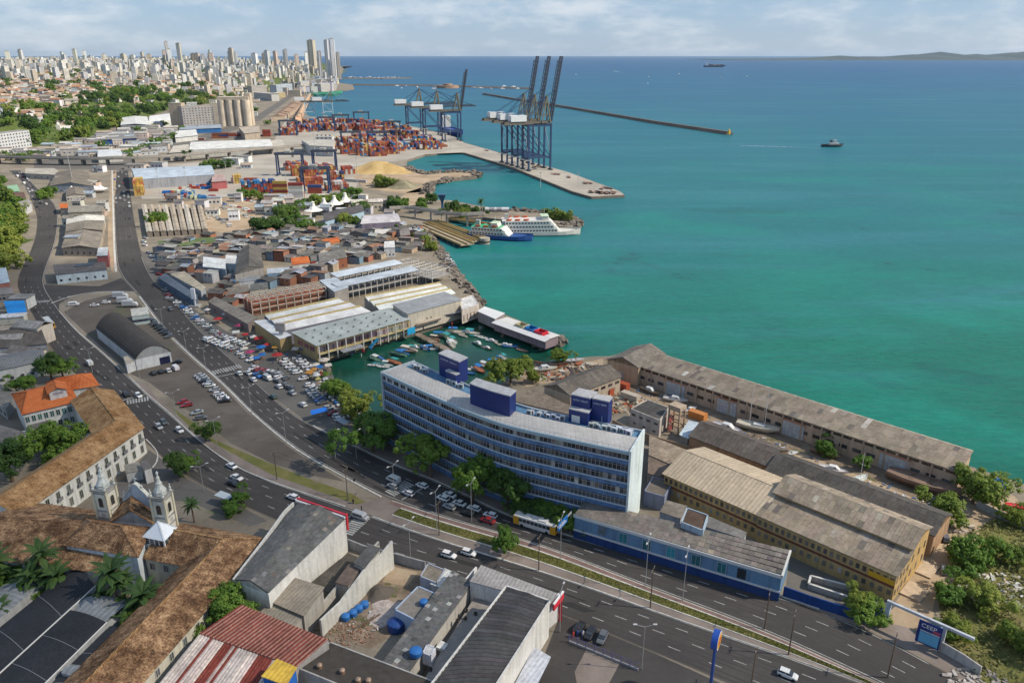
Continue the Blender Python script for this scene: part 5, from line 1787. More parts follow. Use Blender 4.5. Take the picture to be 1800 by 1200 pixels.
for i in range(9):
 for j in range(3):
  f,g=(i+.6)/9.6,(j+.4+.3*(i % 2))/3.4
  V_=[G(u,v,7.2) for u,v in H4]
  p=V_[0].lerp(V_[1],f).lerp(V_[3].lerp(V_[2],f),g)
  q = Matrix.Rotation(-t.rotation_euler[2], 3, 'Z') @ (p - Vector((A.x, A.y, 7.2)))
  put('roof_vent', vent_me, t, (.22, .22, .22), (q.x, q.y, 7.35 + .9 * g))
strips('market_hall', 'market hall with white roof bays and ochre trims behind the front hall', [(497, 579), (652, 545), (592, 524), (464, 553)], 7.6, 3, (.2, .2, .25))
strips('market_hall', 'seaward market hall with white roof bays and ochre trims', [(668, 544), (801, 513), (772, 497), (640, 521)], 7.6, 3, (.36, .33, .28))
block('market_hall', 'tall cream market hall with plain grey roof beside the pier', 'market hall', [(717, 552), (811, 527), (781, 515), (691, 538)], 9.2, 'shed', .5, (.55, .49, .40), (.33, .34, .35), rmat=SHEET, over=.3,
 wins=((0,2,1,1.0,.6,4.5,1,(.1,.1,.1),(.3,.45)),))
block('restaurant_canopy', 'grey canopy restaurant on the quay beside the pier', 'restaurant', [(784, 553), (825, 546), (818, 538), (790, 543)], 4.0, 'shed', .5, (.12, .10, .11), (.30, .31, .33), rmat=SHEET, over=.5, zb=3.0)
block('restaurant_canopy', 'tan canopy restaurant below the tall cream hall', 'restaurant', [(733, 571), (775, 559), (768, 553), (738, 562)], 3.6, 'shed', .4, (.2, .15, .12), (.42, .37, .30), rmat=SHEET, over=.4, zb=2.8)
block('white_annex', 'white block at the seaward corner of the market', 'building', [(812, 546), (842, 535), (831, 519), (806, 527)], 6.5, None, 1, (.55, .48, .42), (.62, .61, .6), par=.3, wins=((0, 5, 1, .6, 3, 1, 1, (.2, .15, .12)),))
block('corner_gallery', 'long white gallery roof on the landward corner of the market', 'gallery', [(492, 596), (512, 590), (468, 563), (447, 566)], 6.0, 'shed', .3, OCH, (.58, .6, .62), rmat=SHEET, over=.2)
t = thing('market_sign_tower', 'tall concrete sign column at the landward corner of the market', 'sign tower', G(497, 612))
part('column', MB().box(-.7, .7, -.7, .7, 0, 8), CONC, t, (.42, .42, .44))
part('sign_head', MB().box(-2.0, 2.0, -.8, .8, 8, 11.5), CONC, t, (.36, .33, .31))
P4=[(441,527),(572,503),(559,493),(433,518)]
P=[G(u,v,8) for u,v in P4]
og,an,L=frame(P[0],P[1])
t = thing('brick_frame_building', 'unfinished brick building with open concrete roof beams', 'unfinished building', (og.x, og.y, 0), an)
Dp=11.
part('brick_infill', MB().box(.1, L - .1, .15, Dp, .3, 6.0), BRICK, t, (.36, .13, .075))
cf=MB()
nb=9
for k in range(nb+1):
 x=L*k/nb
 for y in (-.2,Dp*.5,Dp):
  cf.box(x-.2,x+.2,y-.05,y+.35,0,8)
 cf.box(x-.15,x+.15,.3,Dp,7.6,8)
for zz in (2.6,5.6,7.6):
 cf.box(-.2,L+.2,-.25,.1,zz,zz+.4)
for y in (Dp*.25,Dp*.5,Dp*.75,Dp):
 cf.box(-.2,L+.2,y-.12,y+.15,7.7,7.99)
part('concrete_frame', cf, CONC, t, (.46, .42, .36))
for k in range(nb):
 for zz in (.9,3.6):
  put('opening', MB().box(-1.6, 1.6, -.02, .1, 0, .9).data('opening', WINDOW), t, (.05, .04, .035), (L * (k + .5) / nb, .12, zz))
def frame_hall(label,px,z,nb,rw,roofc,z2=None):
 P=[G(u,v,z) for u,v in px]
 og,an,L=frame(P[0],P[1])
 t = thing('frame_hall', label, 'frame building', (og.x, og.y, 0), an)
 f=MB()
 for k in range(nb+1):
  x=L*k/nb
  f.box(x-.16,x+.16,-.16,.16,0,z).box(x-.16,x+.16,rw-.16,rw+.16,0,z).box(x-.12,x+.12,0,rw,z-.4,z-.05)
 for y in (0,rw):
  for zz in (z*.48,z-.4):
   f.box(-.2,L+.2,y-.14,y+.14,zz,zz+.34)
 part('steel_frame', f, CONC, t, (.46, .45, .43))
 part('floor_slab', MB().box(0, L, .1, rw - .1, z * .48, z * .48 + .2), CONC, t, (.3, .28, .26))
 if roofc:
  part('roof', MB().slab([(-.6, -.6, z), (L * roofc[3] + .6, -.6, z), (L * roofc[3] + .6, rw + .4, z + .7), (-.6, rw + .4, z + .7)], .14), SHEET, t, roofc[:3])
 return t
SB=(.44,.49,.55)
frame_hall('steel frame market gallery with blue grey roof, farther of the pair', [(594, 487), (735, 457)], 8, 14, 7, (*SB, .78))
frame_hall('steel frame market gallery with blue grey roof, nearer of the pair', [(597, 505), (752, 471)], 7.6, 15, 7, (*SB, .88))
frame_hall('open concrete frame at the seaward end of the market galleries', [(716, 468), (759, 478)], 8, 4, 14, None)
block('gallery_wing', 'short blue grey roofed wing closing the frame galleries', 'gallery', [(588, 513), (612, 505), (590, 489), (562, 494)], 7.4, 'shed', .3, (.3, .28, .26), SB, rmat=SHEET, over=.3)
P=[G(u,v,4.0) for u,v in ((866,566),(958,599),(981,590),(884,557))]
og,an,L=frame(P[0],P[1])
t = thing('pier_restaurant', 'long white roofed restaurant on the stone pier with coloured courts', 'restaurant', (og.x, og.y, 0), an)
Dp=8.6
part('wall', MB().box(.3, L - .2, .6, Dp - .3, 0, 3.6), WALL, t, (.30, .22, .24))
part('front_roof', MB().slab([(-.3, -.6, 3.7), (L + .3, -.6, 3.7), (L + .3, 3.0, 4.3), (-.3, 3.0, 4.3)], .14), CLEAN, t, (.66, .64, .62))
part('rear_roof', MB().box(0, L * .30, 3.2, Dp + .4, 4.2, 4.4).box(L * .88, L + .2, 3.2, Dp + .4, 4.2, 4.4).box(L * .30, L * .88, Dp - 1.2, Dp + .4, 4.2, 4.4), CLEAN, t, (.66, .63, .58))
for k,col in enumerate(((.50,.44,.26),(.02,.18,.48),(.65,.03,.05))):
 x0=L*(.34+k*.18)
 x1=x0+L*.15
 part('coloured_court', MB().box(x0, x1, 3.3, 3.5, 3.0, 5.4).box(x0, x1, Dp - 1.6, Dp - 1.4, 3.0, 5.4).box(x0, x0 + .2, 3.5, Dp - 1.6, 3.0, 5.4).box(x1 - .2, x1, 3.5, Dp - 1.6, 3.0, 5.4).box(x0 + .2, x1 - .2, 3.5, Dp - 1.6, 2.8, 3.6),
  CLEAN,t,col)
block('pier_pavilion', 'white pavilion roof at the landward end of the pier', 'pavilion', [(840, 547), (870, 560), (886, 552), (852, 541)], 5.0, 'shed', .3, (.34, .3, .3), (.70, .69, .67), rmat=CLEAN, over=.4)
SH=[
 ([(413, 483), (463, 470), (456, 433), (421, 441)], 7, 'bc', 2.6, (.3, .28, .26), (.115, .105, .095), 'big dark gable hall rising out of the shanty market'),
 ([(357, 469), (396, 473), (396, 456), (358, 452)], 6.5, None, 1, (.22, .28, .36), (.58, .6, .6), 'two storey blue shuttered house with white roof in the shanty market'),
 ([(396, 463), (417, 464), (417, 450), (397, 449)], 6, None, 1, (.32, .4, .46), (.5, .5, .5), 'pale blue house with white roof edge beside the big dark hall'),
 ([(300, 482), (353, 511), (361, 507), (324, 479)], 5, 'shed', .5, (.35, .38, .42), (.42, .37, .28), 'curving tan canopy over the shop row by the road'),
 ([(366, 530), (436, 570), (452, 560), (378, 524)], 4, 'shed', .5, (.25, .2, .18), (.20, .18, .155), 'long low brown shop row beside the market road'),
 ([(278, 488), (340, 527), (347, 520), (290, 482)], 4, 'shed', .3, (.1, .14, .2), (.10, .13, .17), 'blue awning shop row by the road'),
 ([(404, 498), (457, 492), (457, 485), (406, 489)], 4, None, 1, (.55, .56, .58), (.26, .28, .30), 'low white house with grey roof near the brick frame'),
 ([(439, 511), (471, 506), (470, 496), (441, 500)], 4, None, 1, (.34, .33, .29), (.15, .15, .14), 'grey box house behind the brick frame'),
 ([(396, 520), (438, 512), (436, 500), (398, 507)], 3.6, None, 1, (.36, .13, .08), (.22, .19, .16), 'bare brick box house behind the brick frame'),
 ([(562, 462), (610, 452), (604, 438), (560, 446)], 6, None, 1, (.36, .14, .08), (.17, .16, .15), 'tall bare brick house in the middle of the shanty market'),
 ([(514, 466), (545, 462), (541, 452), (512, 455)], 5.5, 'shed', .4, (.58, .56, .54), (.48, .15, .06), 'house with bright orange tile roof and white wall'),
 ([(547, 460), (576, 456), (573, 448), (546, 451)], 5, None, 1, (.30, .03, .025), (.16, .15, .14), 'dark red painted house in the shanty market'),
 ([(566, 430), (597, 424), (594, 418), (566, 423)], 4.5, 'shed', .4, (.36, .2, .12), (.50, .16, .07), 'low house with orange roof in the shanty market'),
 ([(675, 436), (694, 435), (693, 424), (676, 425)], 6, None, 1, (.55, .56, .58), (.6, .6, .6), 'small white block house near the market shore'),
 ([(704, 415), (721, 413), (719, 401), (702, 403)], 6, None, 1, (.33, .13, .09), (.2, .18, .17), 'bare brick house beside the ferry approach'),
 ([(470, 482), (512, 478), (508, 470), (470, 473)], 4, None, 1, (.2, .36, .52), (.45, .5, .55), 'pale blue walled house with whitish roof'),
 ([(658, 412), (690, 411), (686, 403), (662, 404)], 4, 'vault', 1, (.5, .46, .4), (.62, .6, .56), 'white rounded roof near the ferry approach'),
]
for k,(px,z,rg,rh,wl_,rf,lab) in enumerate(SH):
 block('market_house', lab, 'house', px, z, rg, rh, wl_, rf, over=.25, par=0, wmat=BRICK if wl_[0] > 2.2 * wl_[1] and wl_[0] > .32 else WALL, rmat=TILE_NEW if rf[0] > 2.5 * rf[1] else SHEETG,
  wins=((0,3,1,.8,1.0,1.2,1,(.05,.05,.06)),))
t = thing('totem_sign', 'tall white totem sign on a plinth beside the market road', 'sign', G(343, 539))
part('column', MB().box(-.45, .45, -.45, .45, 0, 4), CLEAN, t, (.6, .6, .6))
part('sign_panel', MB().box(-.95, .95, -.5, .5, 4, 9.5), CLEAN, t, (.66, .68, .7))
part('plinth', MB().box(-2.6, 2.6, -2, 2, 0, .9), CONC, t, (.4, .4, .39))
fav=np.array([(p.x,p.y) for p in GP([(272,476),(290,440),(300,428),(380,424),(440,410),(520,408),(640,398),(700,398),(735,405),(748,420),(752,436),(722,448),(640,462),(585,478),
         (560,494),(430,517),(432,540),(452,556),(440,562),(375,528),(340,505)])])
def inside(poly_,x,y):
 c=False
 n_=len(poly_)
 for i in range(n_):
  (ax,ay),(bx,by)=poly_[i],poly_[(i+1) % n_]
  if (ay>y) != (by>y) and x<(bx-ax)*(y-ay)/(by-ay)+ax:
   c=not c
 return c
taken=[]
for px,z,*_ in SH:
 q=[G(u,v,z) for u,v in px]
 cx,cy=sum(p.x for p in q)/4,sum(p.y for p in q)/4
 taken.append((cx,cy,max((p-Vector((cx,cy,p.z))).length for p in q)*.78))
rr=random.Random(77)
ang0=math.atan2((Bq-A).y,(Bq-A).x) if 0 else R(-20)
ROOFS=[DG,DG,(.14,.13,.12),(.09,.085,.082),(.18,.165,.15),(.24,.225,.21),DG,(.13,.12,.115),(.38,.38,.37),(.28,.31,.34),(.26,.15,.10),DG,(.16,.15,.14),(.12,.115,.11),(.2,.185,.17)]
WALLS=[(.27,.245,.22),(.32,.14,.09),(.42,.40,.38),(.22,.2,.18),(.32,.15,.10),(.32,.35,.38),(.15,.14,.13),(.36,.29,.21),(.16,.24,.32)]  # wall colours lowered, painting in the shade of the dense alleys
WN_ = ['grey', 'brick', 'white', 'drab', 'brick', 'pale blue', 'dark', 'ochre', 'blue']
RN_ = ['dark grey', 'dark grey', 'grey', 'blackish', 'brown grey', 'light grey', 'dark grey', 'grey', 'white', 'blue grey', 'rusty', 'dark grey', 'grey', 'dark grey', 'brown grey']
fx0,fx1,fy0,fy1=fav[:,0].min(),fav[:,0].max(),fav[:,1].min(),fav[:,1].max()
cnt=0
rot=R(-17)
cr,sr=math.cos(rot),math.sin(rot)
yy=-260.
row=0
while yy<330:
 dep=rr.uniform(5.2,7.6)
 xx=-420+rr.uniform(0,5)
 row+=1
 while xx<260:
  wd=rr.uniform(4.5,9)
  lx,ly=xx+wd/2,yy+dep/2
  X,Y=fx0*.5+fx1*.5+lx*cr-ly*sr,(fy0+fy1)/2+lx*sr+ly*cr
  xx+=wd+(rr.uniform(.15,.6) if rr.random()<.85 else 2.4)
  if not inside(fav,X,Y) or any((X-a)**2+(Y-b)**2<r*r for a,b,r in taken):
   continue
  h=rr.choice((2.6,3.,3.2,3.4,4.2,5.6))
  k,j=rr.randrange(len(ROOFS)),rr.randrange(len(WALLS))
  t = thing('shanty_house', '%s shanty house with %s roof' % (WN_[j], RN_[k]), 'house', (X, Y, 0), rot + rr.uniform(-.12, .12), 'small houses packed into the shanty market')
  wb=MB().box(-wd/2,wd/2,-dep/2,dep/2,0,h)
  rb=MB()
  g=rr.random()
  o_=.3
  if g<.5:
   s_=rr.choice((-1,1))*rr.uniform(.3,.8)
   rb.slab([(-wd/2-o_,-dep/2-o_,h+.02+max(0,-s_)),(wd/2+o_,-dep/2-o_,h+.02+max(0,-s_)),(wd/2+o_,dep/2+o_,h+.02+max(0,s_)),(-wd/2-o_,dep/2+o_,h+.02+max(0,s_))],.1)
  elif g<.8:
   rb.gable(-wd/2,wd/2,-dep/2,dep/2,h+.1,h+rr.uniform(.9,1.5),th=.1,over=o_)
  else:
   rb.gable(-dep/2,dep/2,-wd/2,wd/2,h+.1,h+rr.uniform(.8,1.4),th=.1,over=o_)
   rb.v=[(v[1],-v[0],v[2]) for v in rb.v]
  part('wall', wb, BRICK if j in (1, 4) else WALL, t, tint(WALLS[j], .15))
  part('roof', rb, SHEETG, t, tint(ROOFS[k], .18))
  if rr.random()<.45:
   for i in range(2):
    add_window(t,((i-.5)*wd*.4,-dep/2-.03,h-1.7),0,.8,.9,(.05,.05,.06))
  cnt+=1
  if rr.random()<.2:
   q=MB().lathe([(.55,0),(.6,.7),(.3,.95),(.02,1)],8)
   part('water_tank', q, CLEAN, t, rr.choice(((.02, .1, .28), (.05, .05, .06), (.3, .3, .3))), loc=(wd * .2, dep * .1, h + .7))
 yy+=dep+(rr.uniform(.1,.6) if row % 3 else 2.2)
for k in range(9):
 u=250+k*12.2
 block('tan_market_shed', 'long narrow tan market shed roof, %s from the left' % ORD[k], 'market shed', [(u + 8, 408 - k * .6), (u + 17.5, 407.5 - k * .6), (u + 6.5, 360), (u - .5, 360)], 3.5, 'bc', .35, (.26, .22, .18),
  (.36, .305, .24) if k % 3 else (.44, .40, .34), over=.2, group='parallel tan market sheds')
block('green_roof_hall', 'long flat roof covered in green turf', 'hall', [(281, 436), (378, 427), (376, 417), (279, 424)], 4, None, 1, (.5, .5, .48), (.10, .14, .05), over=.2, rmat=CONC)
block('arched_hangar', 'white hangar with dark barrel vaulted roof on the gravel lot', 'hangar', [(238, 632), (169, 577), (219, 557), (300, 618)], 4.6, 'vault', 4.2, (.55, .57, .58), (.062, .055, .05), over=.2, rmat=CONC,
 wins=((3,1,1,4,3.0,.1,1,(.02,.03,.08),(.1,.3)),))
block('hangar_annex', 'small white annex at the corner of the arched hangar', 'annex', [(222, 640), (243, 632), (236, 622), (217, 628)], 4, None, 1, (.55, .57, .58), (.4, .36, .3), over=.1)
LT=[
 ([(15, 552), (46, 549), (42, 530), (8, 531)], 5, 'shed', .3, (.45, .45, .45), (.01, .22, .60), 'shop under a bright blue sheet roof beside the avenue', SHEET),
 ([(-25, 614), (82, 604), (62, 563), (-25, 578)], 5, 'ab', 2.2, (.4, .42, .44), (.125, .11, .095), 'stained grey vaulted warehouse at the left edge', None),
 ([(-30, 657), (80, 633), (73, 613), (-30, 630)], 6, 'ab', 1.4, (.48, .5, .5), (.19, .195, .2), 'long white school with ribbed grey roof at the left edge', SHEET),
 ([(54, 782), (78, 777), (87, 740), (50, 744)], 4, None, 1, (.36, .35, .36), (.17, .155, .15), 'low grey garage beside the big courtyard tree', None),
 ([(-30, 690), (10, 720), (28, 690), (-30, 660)], 4, None, 1, (.3, .3, .29), (.19, .18, .165), 'grey low roof left of the orange tiled house', None),
 ([(-30, 785), (10, 778), (48, 762), (-10, 745)], 4, None, 1, (.4, .42, .43), (.16, .15, .145), 'dark flat roof left of the courtyard wall', None),
 ([(98, 483), (187, 474), (184, 462), (94, 467)], 5.4, 'shed', .3, (.50, .58, .62), (.12, .11, .11), 'pale blue workshop with solar panels between the avenues', None),
 ([(109, 436), (173, 437), (180, 409), (116, 408)], 5, 'bc', 1.8, (.36, .3, .24), (.23, .2, .165), 'wide grey gabled warehouse, nearest of the row between the avenues', None),
 ([(116, 408), (180, 405), (182, 390), (117, 394)], 5.5, 'bc', 1.8, (.36, .3, .24), (.21, .185, .15), 'grey gabled warehouse in the middle of the row', None),
 ([(117, 394), (183, 388), (183, 379), (118, 384)], 6, 'bc', 1.6, (.5, .46, .4), (.55, .53, .48), 'white roofed gabled warehouse at the far end of the row', None),
 ([(120, 374), (180, 372), (182, 360), (122, 362)], 5, 'ab', 1.8, (.4, .36, .3), (.25, .23, .2), 'grey warehouse with skylight patches', None),
 ([(87, 327), (165, 328), (155, 304), (100, 303)], 6, 'bc', 3.4, (.52, .54, .56), (.18, .155, .125), 'large white gabled warehouse with brown roof below the flyover', None),
 ([(116, 345), (150, 343), (145, 330), (118, 332)], 4.5, 'bc', 1.8, (.5, .47, .42), (.20, .17, .14), 'small grey gabled house beside the white tents', None),
 ([(45, 305), (110, 308), (95, 296), (45, 296)], 5, None, 1, (.45, .43, .4), (.40, .37, .32), 'pale flat roofed depot under the flyover', None),
 ([(17, 338), (35, 336), (30, 325), (12, 327)], 4, None, 1, (.4, .4, .38), (.25, .42, .28), 'small house with pale green roof at the hill foot', None),
 ([(24, 350), (46, 349), (42, 338), (20, 339)], 4, None, 1, (.4, .36, .3), (.15, .09, .07), 'small house with dark red roof at the hill foot', None),
 ([(38, 367), (55, 358), (50, 350), (30, 356)], 6, None, 1, (.5, .5, .5), (.32, .3, .28), 'shop with blue and white billboard beside the hill', None),
 ([(-20, 502), (16, 496), (10, 472), (-20, 474)], 6, 'shed', .3, (.3, .12, .1), (.36, .44, .50), 'pale blue sheet roof at the left edge', SHEET),
 ([(-20, 520), (24, 516), (20, 505), (-20, 507)], 4, None, 1, (.3, .28, .26), (.22, .2, .19), 'dull grey roof at the left edge', None),
 ([(106, 366), (119, 366), (119, 358), (106, 358)], 5, 'ab', 1.4, (.5, .42, .36), (.5, .16, .07), 'little house with orange hipped roof by the avenue', TILE_NEW),
 ([(170, 450), (189, 449), (190, 435), (173, 436)], 7, None, 1, (.28, .1, .1), (.45, .48, .5), 'tall corner shop with white roof beside the straight avenue', None),
 ([(222, 832), (250, 826), (244, 812), (218, 818)], 3, None, 1, (.5, .5, .48), (.32, .3, .26), 'low white gatehouse beside the mansion', None),
 ([(254, 826), (266, 822), (260, 809), (248, 812)], 4.6, None, 1, (.58, .58, .57), (.2, .18, .17), 'little white guard tower with brown roof beside the mansion', None),
 ([(232, 556), (262, 552), (258, 540), (230, 544)], 4.5, None, 1, (.42, .5, .5), (.55, .55, .5), 'white kiosk with sign behind the arched hangar', None),
]
for (px,z,rg,rh,wl_,rf,lab,m_) in LT:
 block('warehouse' if 'warehouse' in lab else 'town_building', lab, 'warehouse' if 'warehouse' in lab else 'building', px, z, rg, rh, wl_, rf, over=.3, rmat=m_,
  wins=((0,6,1,1.2,1.2,1.4,1,(.05,.06,.08)),) if abs(px[1][0]-px[0][0])>28 else ())
for k in range(3):
 for i in range(4):
  p=G(134+k*11+i*2.6,468+(i % 2)*-2.5-k*1.2,6.0)
  tag(part('solar_panel', MB().slab([(-1, -.8, 0), (1, -.8, 0), (1, .8, .35), (-1, .8, .35)], .06), GLASS, None, loc=p, rz=.1), 'dark solar panel on the pale blue workshop roof', 'solar panel', 'solar panels on the workshop roof')
for k,(u,v) in enumerate(((128,340),(148,337),(163,336),(178,338))):
 p=G(u,v)
 t = thing('tent', 'white peaked tent by the straight avenue, %s from the left' % ORD[k], 'tent', p, .1, 'white tents by the straight avenue')
 part('canopy', MB().lathe([(7, 3), (4, 3.8), (2, 5), (.1, 7)], 4), CANVAS, t, (.66, .66, .66), rz=.78)
 part('posts', MB().cyl((4.8, 4.8, 0), (4.8, 4.8, 3), .15), METAL, t, (.6, .6, .6))
free_wall('courtyard_wall', 'white courtyard wall at the left edge', [(-20, 786), (52, 770), (50, 742)], [3, 3, 3], .35, (.55, .58, .6))
COLS = [((.36, .03, .03), 'red'), ((.02, .12, .36), 'blue'), ((.45, .44, .42), 'white'), ((.4, .19, .04), 'orange'), ((.36, .3, .1), 'yellow'), ((.3, .04, .12), 'crimson'), ((.55, .5, .42), 'cream')]
rr=random.Random(5)
ST=[(404,588,0),(416,592,2),(432,596,0),(438,585,0),(447,600,2),(456,603,0),(446,612,5),(460,618,1),(470,614,0),(455,625,3),(484,619,3),(462,632,1),(475,630,1),(488,632,0),
 (452,638,1),(470,641,6),(440,627,5),(430,621,6),(510,617,1),(520,622,6),(536,620,1),(553,642,4),(556,650,6),(563,654,1),(565,659,2),(567,666,0),(558,668,2),(573,675,6),
 (578,651,6),(552,658,3),(390,574,2),(384,568,0),(396,560,2),(413,572,0),(420,580,5),(365,552,2),(350,543,4),(545,664,3),(571,641,6),(735,586,1),(560,675,4)]
for k,(u,v,c) in enumerate(ST[1::3]+ST[2::3]):
 p=G(u,v)
 w=rr.uniform(1.1,1.8)
 t = thing('market_stall', '%s stall awning on the market car park' % COLS[c][1], 'stall', p, rr.uniform(-.5, .5), 'stalls on the market car park')
 if k % 3:
  part('awning', MB().lathe([(w * 1.35, 2.3), (w * .7, 2.65), (.05, 3.1)], 4 if k % 2 else 8), CANVAS, t, tint(COLS[c][0], .15), rz=.78)
 else:
  part('awning', MB().slab([(-w, -w * .8, 2.2), (w, -w * .8, 2.2), (w, w * .8, 2.6), (-w, w * .8, 2.6)], .06), CANVAS, t, tint(COLS[c][0], .15))
 part('table', MB().box(-w * .7, w * .7, -.5, .5, 0, .9), CONC, t, tint((.35, .28, .22), .3))
 part('pole', MB().cyl((0, 0, 0), (0, 0, 2.4), .05), METAL, t, (.5, .5, .5))
block('blue_tarp', 'long blue tarpaulin roof at the edge of the car park', 'tarpaulin', [(548, 729), (575, 722), (573, 717), (546, 723)], 2.6, 'shed', .2, (.2, .1, .1), (.02, .16, .60), rmat=CANVAS, zb=2.4, over=.1)
# ================================================================== PORT
NAVY=(.025,.055,.13)
GIRD=(.15,.13,.10)
def sts(label,p,heading,h=49.,apex=76.,boomL=67.,raised=True,leg=NAVY,house=(.66,.67,.68),gauge=26.,back=26.,sc=1.):
 t = thing('quay_crane', label, 'crane', p, heading, 'ship to shore container cranes')
 w=8.
 for x in (0,-gauge):
  for y in (-w,w):
   part('leg', MB().bar((x, y, 1.5), (x, y, h), 1.7, 1.7), METAL, t, leg)
   part('bogie', MB().box(x - 1.1, x + 1.1, y - 4, y + 4, 0, 1.6), METAL, t, (.05, .06, .07))
 b=MB()
 for x in (0,-gauge):
  b.bar((x,-w,13),(x,w,13),1.3,2).bar((x,-w,h-2),(x,w,h-2),1.3,2).bar((x,-w,15),(x,w,h-4),.6)
 for y in (-w,w):
  b.bar((0,y,14),(-gauge,y,14),1.2,1.8).bar((0,y,14),(-gauge,y,h-3),.8).bar((0,y,h-2),(-gauge,y,h-2),1.2,1.8)
 part('portal_bracing', b, METAL, t, leg)
 part('lower_platform', MB().box(-gauge - 4, -gauge + 3, -w - 2, w + 2, 11, 11.7), METAL, t, (.35, .35, .34))
 b=MB()
 for y in (-3,3):
  b.bar((3,y,h+1),(-gauge-back,y,h+1),1.1,2.4)
 for k in range(9):
  x=3-(gauge+back)*k/8
  b.bar((x,-3,h+1),(x,3,h+1),.5,1)
 b.box(-gauge-back-2,-gauge+6,-6.5,6.5,h-.6,h-.2)
 part('girder', b, METAL, t, GIRD)
 part('machinery_house', MB().box(-gauge - 19, -gauge - 1, -4.4, 4.4, h + 2.4, h + 8.6), CLEAN, t, house)
 a=MB()
 for y in (-4,4):
  a.bar((1,y,h),(-2,y*.4,apex),1.2).bar((-9,y,h),(-2,y*.4,apex),1.0)
  for f in (.3,.6,.9):
   a.bar(Vector((1,y,h)).lerp((-2,y*.4,apex),f),Vector((-9,y,h)).lerp((-2,y*.4,apex),f),.5)
 a.bar((-2,-2,apex),(-2,2,apex),1.6,2.4)
 part('a_frame', a, METAL, t, (.17, .15, .10))
 s_=MB()
 for y in (-1.6,1.6):
  s_.bar((-2,y,apex),(-gauge,y*2,h+2),.45).bar((-2,y,apex),(-gauge-back+4,y*2,h+2),.35)
 part('backstay', s_, METAL, t, leg)
 el=R(80) if raised else 0.
 bm=MB()
 dx,dz=math.cos(el),math.sin(el)
 up=Vector((-dz,0,dx))
 o_=Vector((3,0,h+1))
 q=lambda s,y,v=0.: o_+Vector((dx*s,y,dz*s))+up*v
 for y in (-2.6,2.6):
  bm.bar(q(0,y),q(boomL,y),1.3,1.7)
  bm.bar(q(4,y,2.4),q(boomL-4,y,2.4),.6)
  for k in range(14):
   bm.bar(q(4+k*(boomL-8)/14,y),q(4+(k+1)*(boomL-8)/14,y,2.4),.35)
 for k in range(12):
  s1=boomL*k/11
  bm.bar(q(s1,-2.6),q(s1,2.6),.7)
 part('boom', bm, METAL, t, (.045, .05, .07))
 if not raised:
  s_=MB()
  for y in (-2,2):
   s_.bar((-2,y,apex),q(boomL*.55,y),.45).bar((-2,y,apex),q(boomL*.95,y),.4)
 else:
  s_=MB()
  for y in (-2,2):
   s_.bar((-2,y,apex),q(boomL*.5,y),.35)
 part('forestay', s_, METAL, t, leg)
 if sc != 1:
  t.scale=(sc,sc,sc)
 return t
HD=R(23)
for k,(u,v) in enumerate(((927,285),(946,290.5),(966,296.5))):
 p=G(u,v)-Vector((math.cos(HD),math.sin(HD),0))*3
 sts('tall navy quay crane with raised boom, %s of the three on the long quay' % ('leftmost', 'middle', 'rightmost')[k], p, HD)
for k,(u,v,up) in enumerate(((742,231,False),(773,238,False),(808,247,True))):
 sts(('navy quay crane with lowered boom, left of the farther three', 'navy quay crane with lowered boom, middle of the farther three', 'navy quay crane with raised boom, right of the farther three')[k],
  G(u,v),R(20),h=42,apex=66,boomL=56,raised=up,gauge=24,back=20)
for k,(u,v) in enumerate(((555,209),(586,209))):
 sts('light blue quay crane on the old wharf, %s one' % ('left' if k == 0 else 'right'), G(u, v), R(14), h=32, apex=52, boomL=30, raised=False, leg=(.30, .45, .55), gauge=18, back=8)
cm=MB()
Lc,Wc,Hc=12.19,2.44,2.6
cm.box(-Lc/2+.06,Lc/2-.06,-Wc/2+.05,Wc/2-.05,.06,Hc-.04)
for x in (-1,1):
 for y in (-1,1):
  cm.box(x*Lc/2-.12,x*Lc/2+.12,y*(Wc/2-.08)-.08,y*(Wc/2-.08)+.08,0,Hc)
 cm.box(x*Lc/2-.1,x*Lc/2+.1,-Wc/2+.16,Wc/2-.16,Hc-.16,Hc).box(x*Lc/2-.1,x*Lc/2+.1,-Wc/2+.16,Wc/2-.16,0,.16)
for k in range(11):
 x=-Lc/2+.7+k*1.08
 for y in (-1,1):
  cm.box(x-.22,x+.22,y*(Wc/2-.03)-.03,y*(Wc/2-.03)+.03,.2,Hc-.2)
CONT = cm.data('container', mat('container_paint', None, .6, n1=(.15, .14), n2=(1.4, .18), tint=.12))
PAL = [((.31, .075, .045), 'red'), ((.22, .05, .04), 'dark red'), ((.38, .15, .06), 'orange'), ((.04, .07, .20), 'navy'), ((.50, .48, .45), 'pale grey'), ((.48, .32, .09), 'yellow'), ((.26, .10, .06), 'brown'),
 ((.03, .16, .34), 'blue'), ((.36, .12, .06), 'rust'), ((.10, .22, .16), 'green')]
rc=random.Random(9)
far_c=MB()
FARC=[]
def stack(u,v,head,nl,nw,nh,pal,where,drop=.25):
 """nl containers end to end, nw side by side, up to nh high"""
 c=G(u,v)
 ca,sa=math.cos(head),math.sin(head)
 for i in range(nl):
  for j in range(nw):
   x,y=(i-(nl-1)/2)*12.6,(j-(nw-1)/2)*2.62
   hgt=nh-(rc.randrange(0,3) if rc.random()<drop else 0)
   for k in range(max(1,hgt)):
    col,nm=PAL[rc.choice(pal)]
    p=(c.x+x*ca-y*sa,c.y+x*sa+y*ca,.02+k*2.62)
    FARC.append((p, head, col, '%s shipping container %s' % (nm, where)))
QA=R(-67)
RB=[0,1,1,3,3,7]
MIX=[0,0,1,1,1,2,5,6,6,8,8,4,3,3,7]
stack(456, 342, QA, 1, 11, 5, RB, 'in the block facing the car lot')
stack(494, 344, R(3), 1, 1, 5, [1, 1, 5], 'in the single dark red tier stack')
